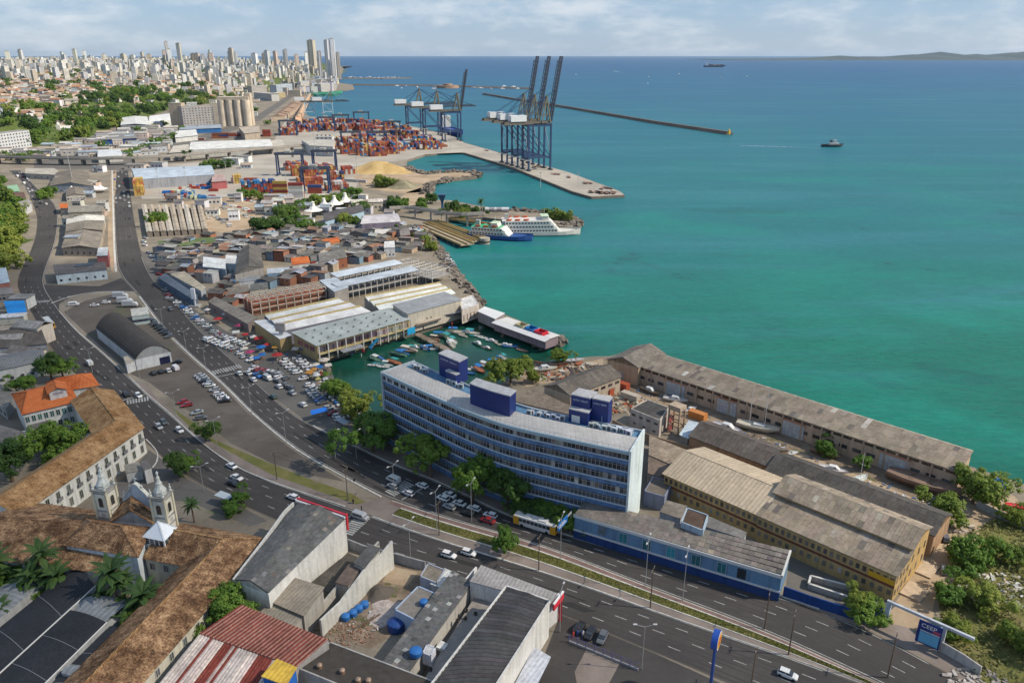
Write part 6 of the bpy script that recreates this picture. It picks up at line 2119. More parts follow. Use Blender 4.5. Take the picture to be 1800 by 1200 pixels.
stack(522, 347, R(3), 1, 2, 5, [4, 4, 1], 'in the pale reefer stack')
stack(554, 340, R(3), 1, 1, 3, [0, 3], 'in the low stack beneath the front gantry')
stack(545, 326, QA, 1, 9, 3, [2, 2, 0, 1], 'under the lettered front gantry')
stack(592, 333, QA, 1, 8, 3, [4, 6, 1, 3, 8], 'right of the lettered front gantry')
stack(524, 308, QA, 1, 5, 4, [2, 2, 0, 5], 'in the orange block left of the gantries')
stack(520, 297, QA, 2, 9, 3, MIX, 'behind the orange block')
stack(566, 303, QA, 3, 9, 3, MIX, 'under the middle gantry')
stack(612, 305, QA, 1, 5, 3, [0, 1, 8, 4], 'beside the sand mound')
stack(625, 320, R(-20), 2, 1, 1, [4, 4, 5], 'in the white row below the sand mound')
stack(246, 340, QA, 2, 3, 5, [5, 5, 2], 'in the yellow stack beside the straight avenue')
stack(417, 321, QA, 1, 3, 3, [5], 'in the bright yellow stack behind the depot')
stack(430, 322, R(3), 2, 1, 2, [4, 0], 'behind the red and navy block')
stack(372, 318, QA, 1, 2, 4, [9, 4, 6], 'at the end of the blue grey warehouse')
stack(541, 316, QA, 1, 6, 4, [2, 2, 0, 5], 'in the orange rows between the gantries')
stack(590, 315, QA, 1, 6, 3, MIX, 'in the mixed rows between the gantries')
FARS=[(345,246,R(3),2,2,2),(395,243,R(3),3,2,3),(440,240,R(3),3,2,3),(470,240,R(3),1,3,4),(505,236,QA,3,9,4),(530,231,QA,3,9,4),(556,228,QA,3,10,4),(584,228,QA,3,10,4),(612,228,QA,3,10,4),
  (640,229,QA,3,9,4),(664,234,QA,2,8,4),(690,238,QA,2,9,3),(722,242,QA,2,8,4),(752,249,QA,2,7,3),(606,258,QA,2,9,5),(628,262,QA,2,8,5),(652,266,QA,2,9,4),(676,262,QA,2,9,4),(700,264,QA,2,7,4),
  (724,262,QA,1,7,3),(760,262,QA,1,9,4),(640,248,QA,2,12,4),(690,250,QA,2,10,3),(775,258,QA,1,6,2),(518,224,QA,2,9,4),(545,220,QA,2,9,4),(572,219,QA,2,9,4),(600,219,QA,2,10,4),(628,219,QA,2,10,4),(655,222,QA,2,9,4),(682,226,QA,2,9,4),(708,232,QA,2,9,4),(738,252,QA,2,8,4),
  (590,262,QA,1,6,4),(640,272,QA,1,7,4),(664,274,QA,1,8,4),(612,270,QA,1,7,5),(690,270,QA,1,6,3)]
for a in FARS:
 stack(*a, MIX, 'in the tall stacks behind the sand mound', .5)
FARC.sort(key=lambda c: c[0][1])
for (p,hd,col,lb) in FARC[:290]:
 tag(put('container', CONT, None, tint(col, .15), p, hd), lb, 'container', 'shipping containers in the port')
fm = [mat('far_container_%d' % k, c[0], .7, n1=(.1, .2), n2=(.6, .3)) for k, c in enumerate(PAL)]
for (p,hd,col,lb) in FARC[290:]:
 k=[c[0] for c in PAL].index(col)
 ca,sa=math.cos(hd),math.sin(hd)
 far_c.obox((p[0],p[1],p[2]+1.3),(ca*6.1,sa*6.1,0),(-sa*1.2,ca*1.2,0),(0,0,1.28),k)
o = part('far_containers', far_c, fm, None)
o['kind'] = 'stuff'
o['label'] = 'mass of stacked containers in the far port yards'
def rtg(u,v,head,label,span=23,h=21,col=NAVY):
 t = thing('gantry_crane', label, 'gantry crane', G(u, v), head, 'navy yard gantry cranes')
 for x in (-span/2,span/2):
  for y in (-4.5,4.5):
   part('leg', MB().bar((x, y, 1), (x, y * .75, h), 1.3), METAL, t, col)
  part('sill_beam', MB().box(x - .8, x + .8, -7, 7, .5, 2), METAL, t, col)
 for y in (-3.4,3.4):
  part('cross_girder', MB().box(-span / 2 - 1.5, span / 2 + 1.5, y - .7, y + .7, h, h + 2.2), METAL, t, (.06, .075, .11))
 part('trolley', MB().box(-4, 2, -4.2, 4.2, h + 2.25, h + 4).box(2.4, 4.6, -1, 1.2, h - 2.6, h - .1), METAL, t, (.3, .3, .28))
 return t
for k, (u, v, s, lab) in enumerate(((557, 338, 24, 'navy yard gantry with white lettering over the front containers'), (512, 308, 26, 'dark yard gantry at the left over the open apron'), (572, 302, 24, 'navy yard gantry behind the lettered one'),
         (618, 262, 25, 'navy yard gantry over the stacks behind the sand mound'), (664, 262, 25, 'navy yard gantry over the middle stacks'), (508, 238, 26, 'far yard gantry nearest the silos'),
         (575, 231, 26, 'far yard gantry in the middle of the back yard'), (600, 226, 26, 'far yard gantry close to the water'), (636, 220, 26, 'farthest yard gantry beside the water'), (690, 240, 24, 'yard gantry beside the farther quay cranes'))):
 t=rtg(u,v,R(2) if k<3 else R(5),lab,s)
 if k==0:
  print_marks(t,Vector((-6,-4.12,0)),Vector((6,-4.12,0)),21.5,1.1,9,4,(.6,.62,.66))
PB=[
 ([(333, 264), (479, 257), (474, 245), (336, 250)], 9, 'ab', 2, (.5, .5, .48), (.58, .58, .56), 'long white roofed port warehouse behind the flyover'),
 ([(298, 269), (333, 266), (331, 254), (305, 257)], 9, None, 1, (.36, .34, .32), (.5, .46, .4), 'grey walled block adjoining the long white warehouse'),
 ([(477, 258), (502, 255), (494, 246), (472, 248)], 7, None, 1, (.3, .29, .27), (.5, .46, .4), 'grey block at the right end of the long white warehouse'),
 ([(238, 316), (377, 307), (371, 291), (231, 297)], 9, 'ab', 2.4, (.33, .34, .37), (.38, .44, .51), 'broad blue grey port warehouse beside the straight avenue'),
 ([(372, 320), (398, 318), (392, 306), (374, 307)], 7, None, 1, (.4, .12, .12), (.42, .3, .28), 'red and white workshop beside the blue grey warehouse'),
 ([(545, 256), (585, 258), (588, 246), (530, 246)], 12, None, 1, (.5, .5, .49), (.44, .42, .38), 'white port office with stepped terraces among the containers'),
 ([(555, 247), (584, 247), (580, 240), (553, 240)], 18, None, 1, (.56, .56, .55), (.5, .48, .44), 'tall white core of the port office'),
 ([(302, 224), (324, 224), (321, 181), (304, 181)], 32, None, 1, (.46, .38, .29), (.44, .37, .29), 'blank beige slab end of the mill office'),
 ([(324, 225), (378, 222), (378, 185), (322, 186)], 28, None, 1, (.36, .34, .33), (.4, .36, .3), 'grey mill office with a grid of windows'),
 ([(316, 228), (388, 225), (388, 219), (318, 222)], 7, None, 1, (.03, .14, .36), (.3, .34, .4), 'bright blue plinth building in front of the mill office'),
 ([(430, 235), (457, 232), (455, 222), (420, 224)], 12, None, 1, (.38, .32, .26), (.42, .36, .3), 'beige loading house beside the silos'),
 ([(308, 242), (347, 238), (344, 228), (310, 230)], 7, None, 1, (.56, .56, .54), (.62, .62, .6), 'white roofed depot in front of the mill'),
 ([(344, 175), (376, 174), (371, 154), (343, 155)], 24, None, 1, (.42, .33, .24), (.4, .34, .27), 'beige hotel like block on the hill foot behind the mill'),
 ([(-10, 268), (57, 258), (50, 228), (-10, 232)], 16, None, 1, (.52, .53, .54), (.30, .29, .28), 'large white and grey institute building at the left edge'),
 ([(212, 220), (265, 220), (258, 205), (215, 207)], 9, 'bc', 2, (.5, .5, .5), (.56, .56, .54), 'white double hall at the foot of the green slope'),
 ([(262, 216), (302, 212), (298, 200), (264, 204)], 8, 'vault', 3, (.55, .55, .53), (.64, .64, .62), 'white vaulted hall beside the double hall'),
 ([(178, 246), (240, 243), (236, 234), (180, 236)], 7, None, 1, (.02, .07, .26), (.22, .22, .22), 'navy walled depot among the low roofs'),
 ([(172, 276), (215, 273), (210, 262), (174, 264)], 7, 'vault', 2, (.48, .48, .46), (.5, .52, .54), 'grey vaulted hall above the flyover'),
 ([(447, 175), (478, 178), (470, 164), (445, 163)], 22, None, 1, (.5, .5, .48), (.45, .43, .4), 'white block beside the far port avenue'),
 ([(476, 176), (502, 170), (496, 160), (474, 164)], 14, None, 1, (.48, .38, .2), (.5, .44, .3), 'ochre block beside the far port avenue'),
 ([(487, 166), (515, 163), (513, 145), (487, 148)], 40, None, 1, (.42, .48, .54), (.4, .4, .4), 'blue banded office block in the far lower town'),
 ([(518, 163), (532, 162), (530, 142), (516, 144)], 42, None, 1, (.36, .34, .31), (.4, .38, .36), 'drab office block in the far lower town'),
 ([(530, 163), (545, 162), (543, 142), (529, 143)], 42, None, 1, (.52, .5, .46), (.45, .43, .4), 'cream office block in the far lower town'),
 ([(444, 170), (470, 168), (468, 148), (444, 150)], 36, None, 1, (.40, .37, .34), (.4, .38, .35), 'grey office block left of the blue banded one'),
 ([(565, 163), (588, 160), (586, 143), (562, 146)], 38, None, 1, (.5, .47, .43), (.45, .42, .4), 'cream block at the end of the old wharf'),
 ([(420, 163), (446, 166), (444, 154), (420, 153)], 26, None, 1, (.45, .43, .4), (.42, .4, .37), 'low cream block behind the silos'),
 ([(398, 158), (412, 160), (411, 140), (398, 140)], 44, None, 1, (.42, .44, .5), (.4, .4, .42), 'slim grey blue block above the silos'),
]
FACADE = mat('storey_facade', None, .8, n1=(.02, .15), n2=(.3, .15), sheets=(3.2, 3.1, .3))
for (px,z,rg,rh,wl_,rf,lab) in PB:
 L=(G(*px[1],z)-G(*px[0],z)).length
 tall=z>13
 w_=()
 wp_=None
 if tall:
  a,c=G(*px[0]),G(*px[1])
  m_=(a+c)/2
  z=next(h for h in range(5,120) if PX((m_.x,m_.y,h))[1]<px[3][1]+1)
  n_=Vector((-(c-a).y,(c-a).x,0)).normalized()*(16 if L<60 else 22)
  wp_=[Vector((p.x,p.y,z)) for p in (a,c,c+n_,a+n_)]
  w_ = ((0, max(3, int((c - a).length / 5)), max(2, int(z / 4.2)), 2.4, 1.8, 2.2, 4.0, (.10, .12, .15)),) if 'blank' not in lab else ()
 t = block('port_building', lab, 'building' if tall else 'warehouse', px, z, rg, rh, wl_, rf, over=.2, rmat=None if rg is None else SHEET, wins=w_, world=wp_)
t = thing('grain_silos', 'bank of tall beige grain silos beside the mill', 'silo', G(414, 222), R(4))
for i in range(4):
 for j in range(2):
  part('silo_drum', MB().cyl((-21 + i * 14, 6 + j * 14, 0), (-21 + i * 14, 6 + j * 14, 44), 7.1, 7.1, 20), CONC, t, (.62, .53, .42))
part('head_house', MB().box(-27, 27, 1, 25, 44, 49), CONC, t, (.54, .46, .36))
part('lift_tower', MB().box(20, 29, 6, 22, 0, 55), CONC, t, (.52, .44, .34))
for k in range(5):
 f=k/5
 a=Vector((480+f*48,206-f*36,0))
 block('wharf_warehouse', 'old wharf warehouse with brown tiled roof, %s from the near end' % ORD[k], 'warehouse', [(a.x - 4, a.y), (a.x + 20, a.y - 1), (a.x + 28, a.y - 6.4), (a.x + 7, a.y - 6.4)], 8, 'bc', 4, (.45, .36, .28),
  (.30, .2, .14), over=.3, group='old wharf warehouses')
block('pink_wharf_building', 'long salmon pink wharf building along the water', 'warehouse', [(519, 206), (528, 205), (547, 165), (541, 165)], 9, 'bc', 2, (.55, .36, .24), (.5, .34, .22), over=.2)
pts=resample(smooth(GP([(-60,285),(60,289),(190,291),(300,286),(400,277),(470,271),(560,264)])),48)
og=pts[0].copy()
t = thing('flyover', 'long grey concrete flyover crossing the lower town', 'flyover', og)
loc=[p-og for p in pts]
part('deck', solidstrip(loc, 6.4, 7.6, -5.5, 5.5), CONC, t, (.26, .24, .21))
part('road_surface', solidstrip(loc, 7.6, 7.64, -4.9, 4.9), ASPHL, t)
for s_ in (-5.5,5.1):
 part('parapet', solidstrip(loc, 7.6, 8.6, s_, s_ + .4), CONC, t, (.38, .35, .31))
for k in range(2,48,3):
 put('pier', MB().box(-1, 1, -3, 3, 0, 6.4).data('pier', CONC), t, (.28, .26, .23), loc[k], math.atan2((loc[k] - loc[k - 1]).y, (loc[k] - loc[k - 1]).x))
mound('sand_mound', 'broad golden sand mound beside the cove', (668, 300), 30, 10, ground_mat('golden_sand', [(.3, (.30, .20, .08)), (.5, (.43, .30, .13)), (.72, (.55, .42, .22))], .05, .4), 'mound', 5, sx=1.25)
mound('rock_mound', 'grey green rocky mound at the root of the spit', (706, 328), 17, 6, ground_mat('mossy_rock', [(.3, (.08, .08, .05)), (.5, (.2, .18, .12)), (.72, (.34, .3, .2))], .12, .8), 'mound', 6, sx=1.2)
r3=random.Random(3)
for k in range(36):
 u,v=r3.uniform(290,376),r3.uniform(324,350)
 c=r3.choice(((.02,.14,.40),(.02,.14,.40),(.42,.45,.28),(.05,.2,.42),(.3,.06,.04),(.4,.42,.44)))
 p=G(u,v)
 l_,w_=r3.uniform(5,12),r3.uniform(2.4,3)
 tag(part('covered_load', MB().box(-l_ / 2, l_ / 2, -w_ / 2, w_ / 2, 0, 2.2).box(-l_ / 2 + .3, l_ / 2 - .3, -w_ / 2 + .3, w_ / 2 - .3, 2.204, 2.5), CANVAS, None, tint(c, .2), loc=p, rz=QA if k % 2 else R(5)),
  '%s load standing in the depot yard' % ('blue covered' if c[2] > .39 and c[0] < .1 else 'pale' if c[0] > .35 else 'red'), 'covered load', 'covered loads in the depot yard')
for k,(u,v,h) in enumerate(((283,350,26),(331,347,26),(401,330,24),(412,326,22),(421,318,26),(505,340,24),(630,335,30),(130,330,32),(614,268,34),(555,280,30),(640,285,28),(700,272,30),(792,262,26),(950,330,14),(1016,330,14),(912,285,12))):
 t = pole('light_mast', 'tall pale lighting mast in the port, %s from the left' % ORD[k % 12] if k < 12 else 'pale lighting mast on the long quay', 'light mast', G(u, v), h, .3, (.45, .45, .44), 'lighting masts in the port')
 part('lamp_ring', MB().box(-1.2, 1.2, -.3, .3, h, h + .4), METAL, t, (.4, .4, .4))
for k in range(26):
 f=r3.random()
 p=G(835+f*240,263+f*76)
 c=G(845+f*240,262+f*74)
 q=p.lerp(c,r3.random())
 if k>13:
  q=G(1035+r3.uniform(0,50),338+r3.uniform(0,3))
 t = thing('flat_trailer', 'rusty flat trailer parked on the long quay', 'trailer', q, QA + r3.uniform(-.5, .5), 'trailers on the long quay')
 part('bed', MB().box(-4, 4, -1.2, 1.2, .9, 1.3), METAL, t, tint((.24, .12, .08), .3))
 part('wheels', MB().box(1.5, 3.6, -1.1, 1.1, 0, .9), RUBBER, t)
# ================================================================== UPPER TOWN, FAR CITY, LOW ROOFS
rc=random.Random(31)
CREAM=[(.60,.56,.50),(.66,.65,.63),(.52,.46,.39),(.50,.51,.53),(.56,.49,.38),(.44,.46,.50),(.70,.70,.69),(.50,.40,.33)]
CN = ['cream', 'white', 'beige', 'grey', 'sandy', 'blue grey', 'bright white', 'brownish']
TOWER = mat('tower_facade', None, .75, n1=(.01, .12), n2=(.2, .12), sheets=(4.5, 3.4, .28))
ROOFF = mat('far_tile_roof', None, .9, n1=(.05, .3), n2=(.5, .35))
def hz(x,y):
 return float(hill_h(np.array([x]),np.array([y]))[0])
def tower(x,y,w,d,h,rz,c,name,label,cat,group):
 z=max(0,hz(x,y))-1
 t=thing(name,label,cat,(x,y,z),rz,group)
 part('wall', MB().box(-w / 2, w / 2, -d / 2, d / 2, 0, h), TOWER, t, tint(CREAM[c], .12))
 part('roof', MB().box(-w / 2 - .3, w / 2 + .3, -d / 2 - .3, d / 2 + .3, h + .004, h + 1).box(-w * .22, w * .22, -d * .25, d * .25, h + 1.004, h + 4.5), CONC, t, tint((.36, .34, .32), .2))
 if rc.random()<.5:
  part('balcony_stack', MB().box(-w * .2, w * .2, -d / 2 - 1.2, -d / 2 - .01, 3, h - 2), TOWER, t, tint(CREAM[(c + 3) % 8], .12))
 return t
SKY=[(3,75,100,9),(14,84,104,8),(77,82,106,7),(88,86,106,5),(95,82,106,8),(122,84,108,8),(131,92,110,6),(144,90,110,9),(155,92,112,7),(180,88,112,10),(186,94,114,7),(203,90,114,9),(212,90,114,9),
 (225,84,112,6),(238,88,112,9),(257,81,112,7),(250,94,112,8),(272,90,114,8),(283,92,114,9),(296,90,114,8),(319,74,112,8),(327,82,112,7),(341,76,112,7),(348,82,112,5),(357,88,114,8),(368,88,114,8),
 (378,90,116,9),(390,88,114,9),(398,84,114,7),(411,79,114,10),(425,88,114,9),(437,86,114,8),(446,88,114,8),(456,86,114,9),(468,88,114,8),(481,84,114,8),(492,82,112,8),(500,84,112,7),(508,82,112,7),
 (521,86,112,9),(531,88,112,8),(541,84,112,6),(549,70,114,13),(563,66,116,9),(571,66,116,11),(578,88,118,8),(583,90,118,8)]
for k,(u,vr,vf,wp) in enumerate(SKY):
 Yd=4300 if k<43 else 3900
 x=(u-900)/FPX*Yd/CP*1.0
 y=Yd
 for _ in range(3):
  z=hz(x,y)
  dd=y*CP-(z-CAM_H)*SP
  x=(u-900)/FPX*dd
 dd=y*CP+60*SP
 ztop=CAM_H+(HOR-vr-(7 if k<42 and vr>78 else 3))/FPX*dd
 h=max(30,ztop-max(0,hz(x,y))+1)
 w=wp/FPX*dd
 t = tower(x, y + rc.uniform(-250, 250), w * rc.uniform(.7, .95), w * rc.uniform(.55, .8), h, rc.uniform(-.5, .5), rc.randrange(8), 'skyline_tower',
   '%s apartment tower on the skyline' % ('slender' if wp < 8 else 'broad'), 'tower', 'apartment towers on the skyline')
vp=[]
n_b=0
for k in range(900):
 y=1150*(4300/1150.)**rc.random()
 u=rc.uniform(-20,595)
 x=(u-900)/FPX*(y*CP+60*SP)
 d=float(hill_dist(np.array([x]),np.array([y]))[0])
 if d<(40 if rc.random()<.55 else 110 if y<1900 else 25) or any((x-a)**2+(y-b_)**2<(13+y*.005)**2 for a,b_ in vp):
  continue
 vp.append((x,y))
 big=rc.random()<min(.9,max(.08,(y-1700)/2600.))
 c=rc.randrange(8)
 if big:
  w=rc.uniform(9,17)
  tower(x, y, w, rc.uniform(12, 20), rc.uniform(13, 34) * (.95 if y > 3000 else .8 if y > 2300 else .55), rc.uniform(-.6, .6), c, 'apartment_block', '%s apartment block in the upper town' % CN[c], 'building', 'blocks of the upper town')
 else:
  w,dp,h=rc.uniform(10,24),rc.uniform(9,15),rc.uniform(6,13)
  t = thing('town_house', '%s house with clay tile roof in the upper town' % CN[c], 'house', (x, y, max(0, hz(x, y)) - 1), rc.uniform(-.7, .7), 'tile roofed houses of the upper town')
  part('wall', MB().box(-w / 2, w / 2, -dp / 2, dp / 2, 0, h), TOWER, t, tint(CREAM[c], .12))
  part('roof', MB().gable(-w / 2, w / 2, -dp / 2, dp / 2, h + .1, h + rc.uniform(2, 3.6), th=.3, over=.6), ROOFF, t, tint(rc.choice(((.42, .22, .12), (.36, .2, .13), (.46, .30, .19), (.3, .26, .23))), .15))
 n_b+=1
 if n_b>290:
  break
b=MB()
fmats = [mat('far_block_%d' % k, c, .85, n1=(.01, .2), n2=(.25, .3)) for k, c in enumerate(((.58, .55, .5), (.66, .65, .63), (.48, .42, .35), (.46, .46, .48), (.44, .27, .18), (.5, .37, .27)))]
for k in range(5600):
 y=1150*(7000/1150.)**rc.random()
 u=rc.uniform(-40,600)
 x=(u-900)/FPX*(y*CP+60*SP)
 if u>560 and y>5200:
  continue
 d=float(hill_dist(np.array([x]),np.array([y]))[0])
 if d<(45 if rc.random()<.32 else 115 if y<1900 else 12) or rc.random()<.1:
  continue
 z=hz(x,y)-1
 w,dp=rc.uniform(4,9),rc.uniform(4,8)
 h=rc.uniform(5,11)+(rc.uniform(4,32) if rc.random()<(y-1900)/3200. else 0)
 a=rc.uniform(-.7,.7)
 m_=rc.randrange(4)
 b.obox((x,y,z+h/2),(w*math.cos(a),w*math.sin(a),0),(-dp*math.sin(a),dp*math.cos(a),0),(0,0,h/2),m_)
 if h<14:
  b.obox((x,y,z+h+.5),(w*1.04*math.cos(a),w*1.04*math.sin(a),0),(-dp*1.04*math.sin(a),dp*1.04*math.cos(a),0),(0,0,.5),rc.choice((4,4,5,m_)))
o = part('distant_roofs', b, fmats, None)
o['kind'] = 'stuff'
o['label'] = 'dense carpet of pale buildings and clay roofs over the upper town'
LOWR=[(.44,.42,.38),(.32,.3,.28),(.24,.22,.2),(.52,.51,.48),(.36,.3,.24),(.20,.19,.18),(.3,.35,.4)]
LRN = ['cream', 'grey', 'brown grey', 'white', 'tan', 'dark', 'blue grey']
zone=[[(0,280),(0,268),(110,260),(170,246),(230,222),(300,198),(310,230),(290,268),(200,282)],[(300,200),(380,182),(440,172),(470,168),(450,200),(440,215),(392,178),(300,180)],
  [(50,300),(90,330),(105,360),(118,440),(190,445),(190,300)],[(500,160),(560,148),(592,145),(588,160),(540,166),(505,175)],[(235,300),(430,284),(470,285),(430,300),(370,290),(240,296)],
  [(-30,515),(20,515),(60,560),(80,640),(10,660),(-30,640)],[(290,355),(420,350),(440,366),(380,420),(385,400)],[(470,350),(560,356),(640,350),(700,372),(690,392),(600,386),(520,402),(450,385)]]
occ = [(o_.location.x, o_.location.y, 15) for o_ in THINGS if o_['category'] in ('warehouse', 'building', 'gantry crane', 'market shed', 'hangar', 'tent', 'hall', 'silo', 'flyover')]
lc=0
for zi,zp in enumerate(zone):
 wp_=[(p.x,p.y) for p in GP(zp)]
 x0,x1=min(p[0] for p in wp_),max(p[0] for p in wp_)
 y0,y1=min(p[1] for p in wp_),max(p[1] for p in wp_)
 for k in range((520,160,130,220,24,60,24,50)[zi]):
  x,y=rc.uniform(x0,x1),rc.uniform(y0,y1)
  r_=6.5 if zi in (2,5,6,7) else 12
  if not inside(wp_,x,y) or any((x-a)**2+(y-b_)**2<(r_+c)**2*.33 for a,b_,c in occ):
   continue
  occ.append((x,y,r_))
  k2=rc.randrange(7)
  w,dp,h=rc.uniform(.9,2)*r_,rc.uniform(.7,1.3)*r_,rc.uniform(3.5,8)*(4.0 if zi==3 else 1)
  t = thing('low_building', 'low building with %s roof in the lower town' % LRN[k2], 'building', (x, y, 0), rc.uniform(-.3, .3) + (.4 if zi < 2 else 0), 'low buildings of the lower town')
  part('wall', MB().box(-w / 2, w / 2, -dp / 2, dp / 2, 0, h), WALL if zi != 3 else TOWER, t, tint(CREAM[rc.randrange(8)], .15))
  if rc.random()<.5:
   part('roof', MB().gable(-w / 2, w / 2, -dp / 2, dp / 2, h + .1, h + 1.8, th=.2, over=.4), SHEETG, t, tint(LOWR[k2], .15))
  else:
   part('roof', MB().box(-w / 2 - .3, w / 2 + .3, -dp / 2 - .3, dp / 2 + .3, h + .004, h + .5), SHEETG, t, tint(LOWR[k2], .15))
  for i in range(3):
   add_window(t,((i-1)*w*.28,-dp/2-.03,h*.35),0,1.6,1.4,(.06,.07,.09))
for k,(u,v,hgt) in enumerate(((22,163,26),(115,240,22))):
 p=G(u,v,0 if k else 34)
 t = thing('white_church', 'white church with bell tower %s' % ('standing on the hill at the left edge' if k == 0 else 'at the foot of the green slope'), 'church', (p.x, p.y, p.z if k == 0 else 0), .3)
 part('nave', MB().box(-8, 8, 0, 22, 0, 12).gable(-8, 8, 0, 22, 12.1, 15, th=.3), WALL, t, (.6, .59, .55))
 part('bell_tower', MB().box(-10, -4.5, -2, 3.5, 0, hgt * .8).lathe([(3, hgt * .8), (2.2, hgt * .9), (.1, hgt)], 8, c=(-7.2, .8)), WALL, t, (.62, .61, .57))
# ================================================================== VEHICLES AND BOATS
def loft(b,secs,m=0,cap=True):
 """rings of equal length joined one after the other"""
 n=len(secs[0])
 i=len(b.v)
 for s_ in secs:
  b.v+=[tuple(p) for p in s_]
 for k in range(len(secs)-1):
  for j in range(n):
   j2=(j+1) % n
   b.f.append((i+k*n+j,i+k*n+j2,i+(k+1)*n+j2,i+(k+1)*n+j))
   b.m.append(m)
 if cap:
  b.f.append(tuple(i+j for j in reversed(range(n))))
  b.m.append(m)
  b.f.append(tuple(i+(len(secs)-1)*n+j for j in range(n)))
  b.m.append(m)
 return b
def ring(x,w,z0,z1,c=.12):
 return [(x,-w,z0+c),(x,-w+c,z0),(x,w-c,z0),(x,w,z0+c),(x,w,z1-c),(x,w-c,z1),(x,-w+c,z1),(x,-w,z1-c)]
def car_parts(kind):
 if kind == 'van':
  S_=[(-2.3,.85,.4,1.3),(-2.2,.92,.3,2.0),(1.2,.92,.3,2.0),(1.7,.9,.3,1.2),(2.3,.85,.3,1.05),(2.45,.75,.4,.8)]
  gl=[(1.12,.86,1.15,1.9),(1.75,.8,1.1,1.18)]
  gs=[(-1.9,.94,1.2,1.75),(1.1,.94,1.2,1.75)]
  rf=None
 else:
  tail = -1.95 if kind == 'hatch' else -2.2
  S_=[(tail,.72,.4,.85),(tail+.12,.83,.28,.98),(-1.0,.87,.25,1.0),(.7,.87,.25,.97),(1.6,.85,.27,.86),(2.0,.75,.35,.68)]
  if kind == 'pickup':
   S_=[(-2.5,.85,.45,1.05),(-2.4,.9,.4,1.1),(-.6,.9,.35,1.1),(.9,.9,.35,1.08),(2.2,.88,.35,1.0),(2.5,.8,.45,.8)]
 b,g,w=MB(),MB(),MB()
 loft(b,[ring(*s_) for s_ in S_])
 if kind == 'van':
  loft(g,[ring(x,q,a,z,.05) for x,q,a,z in gl])
  loft(g,[ring(x,q,a,z,.03) for x,q,a,z in gs])
 else:
  x0 = {'hatch': -1.85, 'sedan': -1.6, 'pickup': -.7}[kind]
  zt = 1.72 if kind == 'pickup' else 1.46
  zb = 1.05 if kind == 'pickup' else .94
  xr0, xr1 = x0 + (.35 if kind != 'sedan' else .6), .25
  loft(g,[ring(x0,.72,zb,zb+.1,.04),ring(xr0,.72,zb,zt-.04,.05),ring(xr1,.72,zb,zt-.04,.05),ring(1.0,.74,zb,zb+.1,.04)])
  b.box(xr0-.04,xr1+.06,-.66,.66,zt-.06,zt)
  for y in (-.71,.71):
   b.box(-.4,-.28,y-.03,y+.03,zb,zt-.05)
 wx = (-1.3, 1.3) if kind != 'pickup' else (-1.6, 1.5)
 wh=MB().cyl((0,-.1,0),(0,.1,0),.32,.32,12)
 return b,g,wh,wx
CARM={}
for kd in ('hatch', 'sedan', 'van', 'pickup'):
 b,g,wh,wx=car_parts(kd)
 one=MB()
 for src,m_ in ((b,0),(g,1)):
  i=len(one.v)
  one.v+=src.v
  one.f+=[tuple(i+q for q in f) for f in src.f]
  one.m+=[m_]*len(src.f)
 for x in wx:
  for y in (-.8,.8):
   one.cyl((x,y-.1,.32),(x,y+.1,.32),.32,.32,8,2)
 CARM[kd] = (b.data('body', CARP), g.data('windows', GLASS), wh.data('wheel', RUBBER), wx, one.data('car', [CARP, GLASS, RUBBER]))
CC = {'w': ((.62, .62, .62), 'white'), 's': ((.34, .35, .36), 'silver'), 'k': ((.018, .018, .02), 'black'), 'r': ((.28, .02, .025), 'red'), 'b': ((.03, .14, .42), 'blue'), 'g': ((.10, .105, .115), 'grey'), 'y': ((.6, .4, .03), 'yellow'), 'n': ((.05, .09, .07), 'dark green')}
cvr=random.Random(14)
def car(p, hd, c, where, kind=None, group='cars', small=False):
 kind = kind or cvr.choice(('hatch', 'hatch', 'hatch', 'sedan', 'sedan', 'van' if c in 'ws' and cvr.random() < .4 else 'hatch'))
 bm,gm,wm,wx,one=CARM[kind]
 col,nm=CC[c]
 lab = '%s %s %s' % (nm, {'hatch': 'hatchback', 'sedan': 'saloon car', 'van': 'van', 'pickup': 'pickup'}[kind], where)
 if small:
  return tag(put('parked_car', one, None, tint(col, .1), p, hd), lab, 'car', group)
 t = thing('parked_car' if 'park' in where else 'car', lab, 'car', p, hd, group)
 put('body', bm, t, tint(col, .1))
 put('windows', gm, t)
 for x in wx:
  for y in (-.78,.78):
   put('wheel', wm, t, None, (x, y, .32))
 return t
def road_dir(p,A,B_):
 mids=[(a+b_)/2 for a,b_ in zip(A,B_)]
 k=min(range(len(mids)-1),key=lambda i: (mids[i]-p).length)
 d=mids[k+1]-mids[k]
 return math.atan2(d.y,d.x)
for u, v, c in ((158, 641, 'w'), (222, 695, 'k'), (244, 697, 'w'), (280, 752, 's'), (288, 744, 'g'), (316, 758, 'w'), (407, 821, 'w'), (417, 842, 'w'), (411, 852, 'k'), (515, 876, 'w'), (789, 978, 'w'), (824, 974, 'w'), (634, 911, 's'), (1384, 1188, 'w')):
 p=G(u,v,.02)
 car(p, road_dir(p, LNr, LFr) + (math.pi if u in (407, 515, 158) else 0), c, 'driving on the church avenue', group='cars driving on the avenues')
for u, v, c in ((692, 846, 'w'), (691, 857, 's'), (718, 869, 'w'), (742, 856, 'w'), (779, 878, 'w'), (790, 872, 'w'), (807, 887, 'w'), (790, 893, 's'), (833, 896, 'w'), (823, 904, 'k'), (857, 917, 'r'), (862, 908, 'w'), (481, 699, 'n'), (533, 713, 'w'), (514, 692, 's'),
    (421, 658, 'w'), (437, 657, 'w'), (446, 669, 'w'), (491, 681, 'w'), (513, 684, 'g')):
 p=G(u,v,.02)
 car(p, road_dir(p, UNr, UFr) + math.pi, c, 'queuing by the office block' if v > 800 else 'driving on the market avenue', group='cars driving on the avenues')
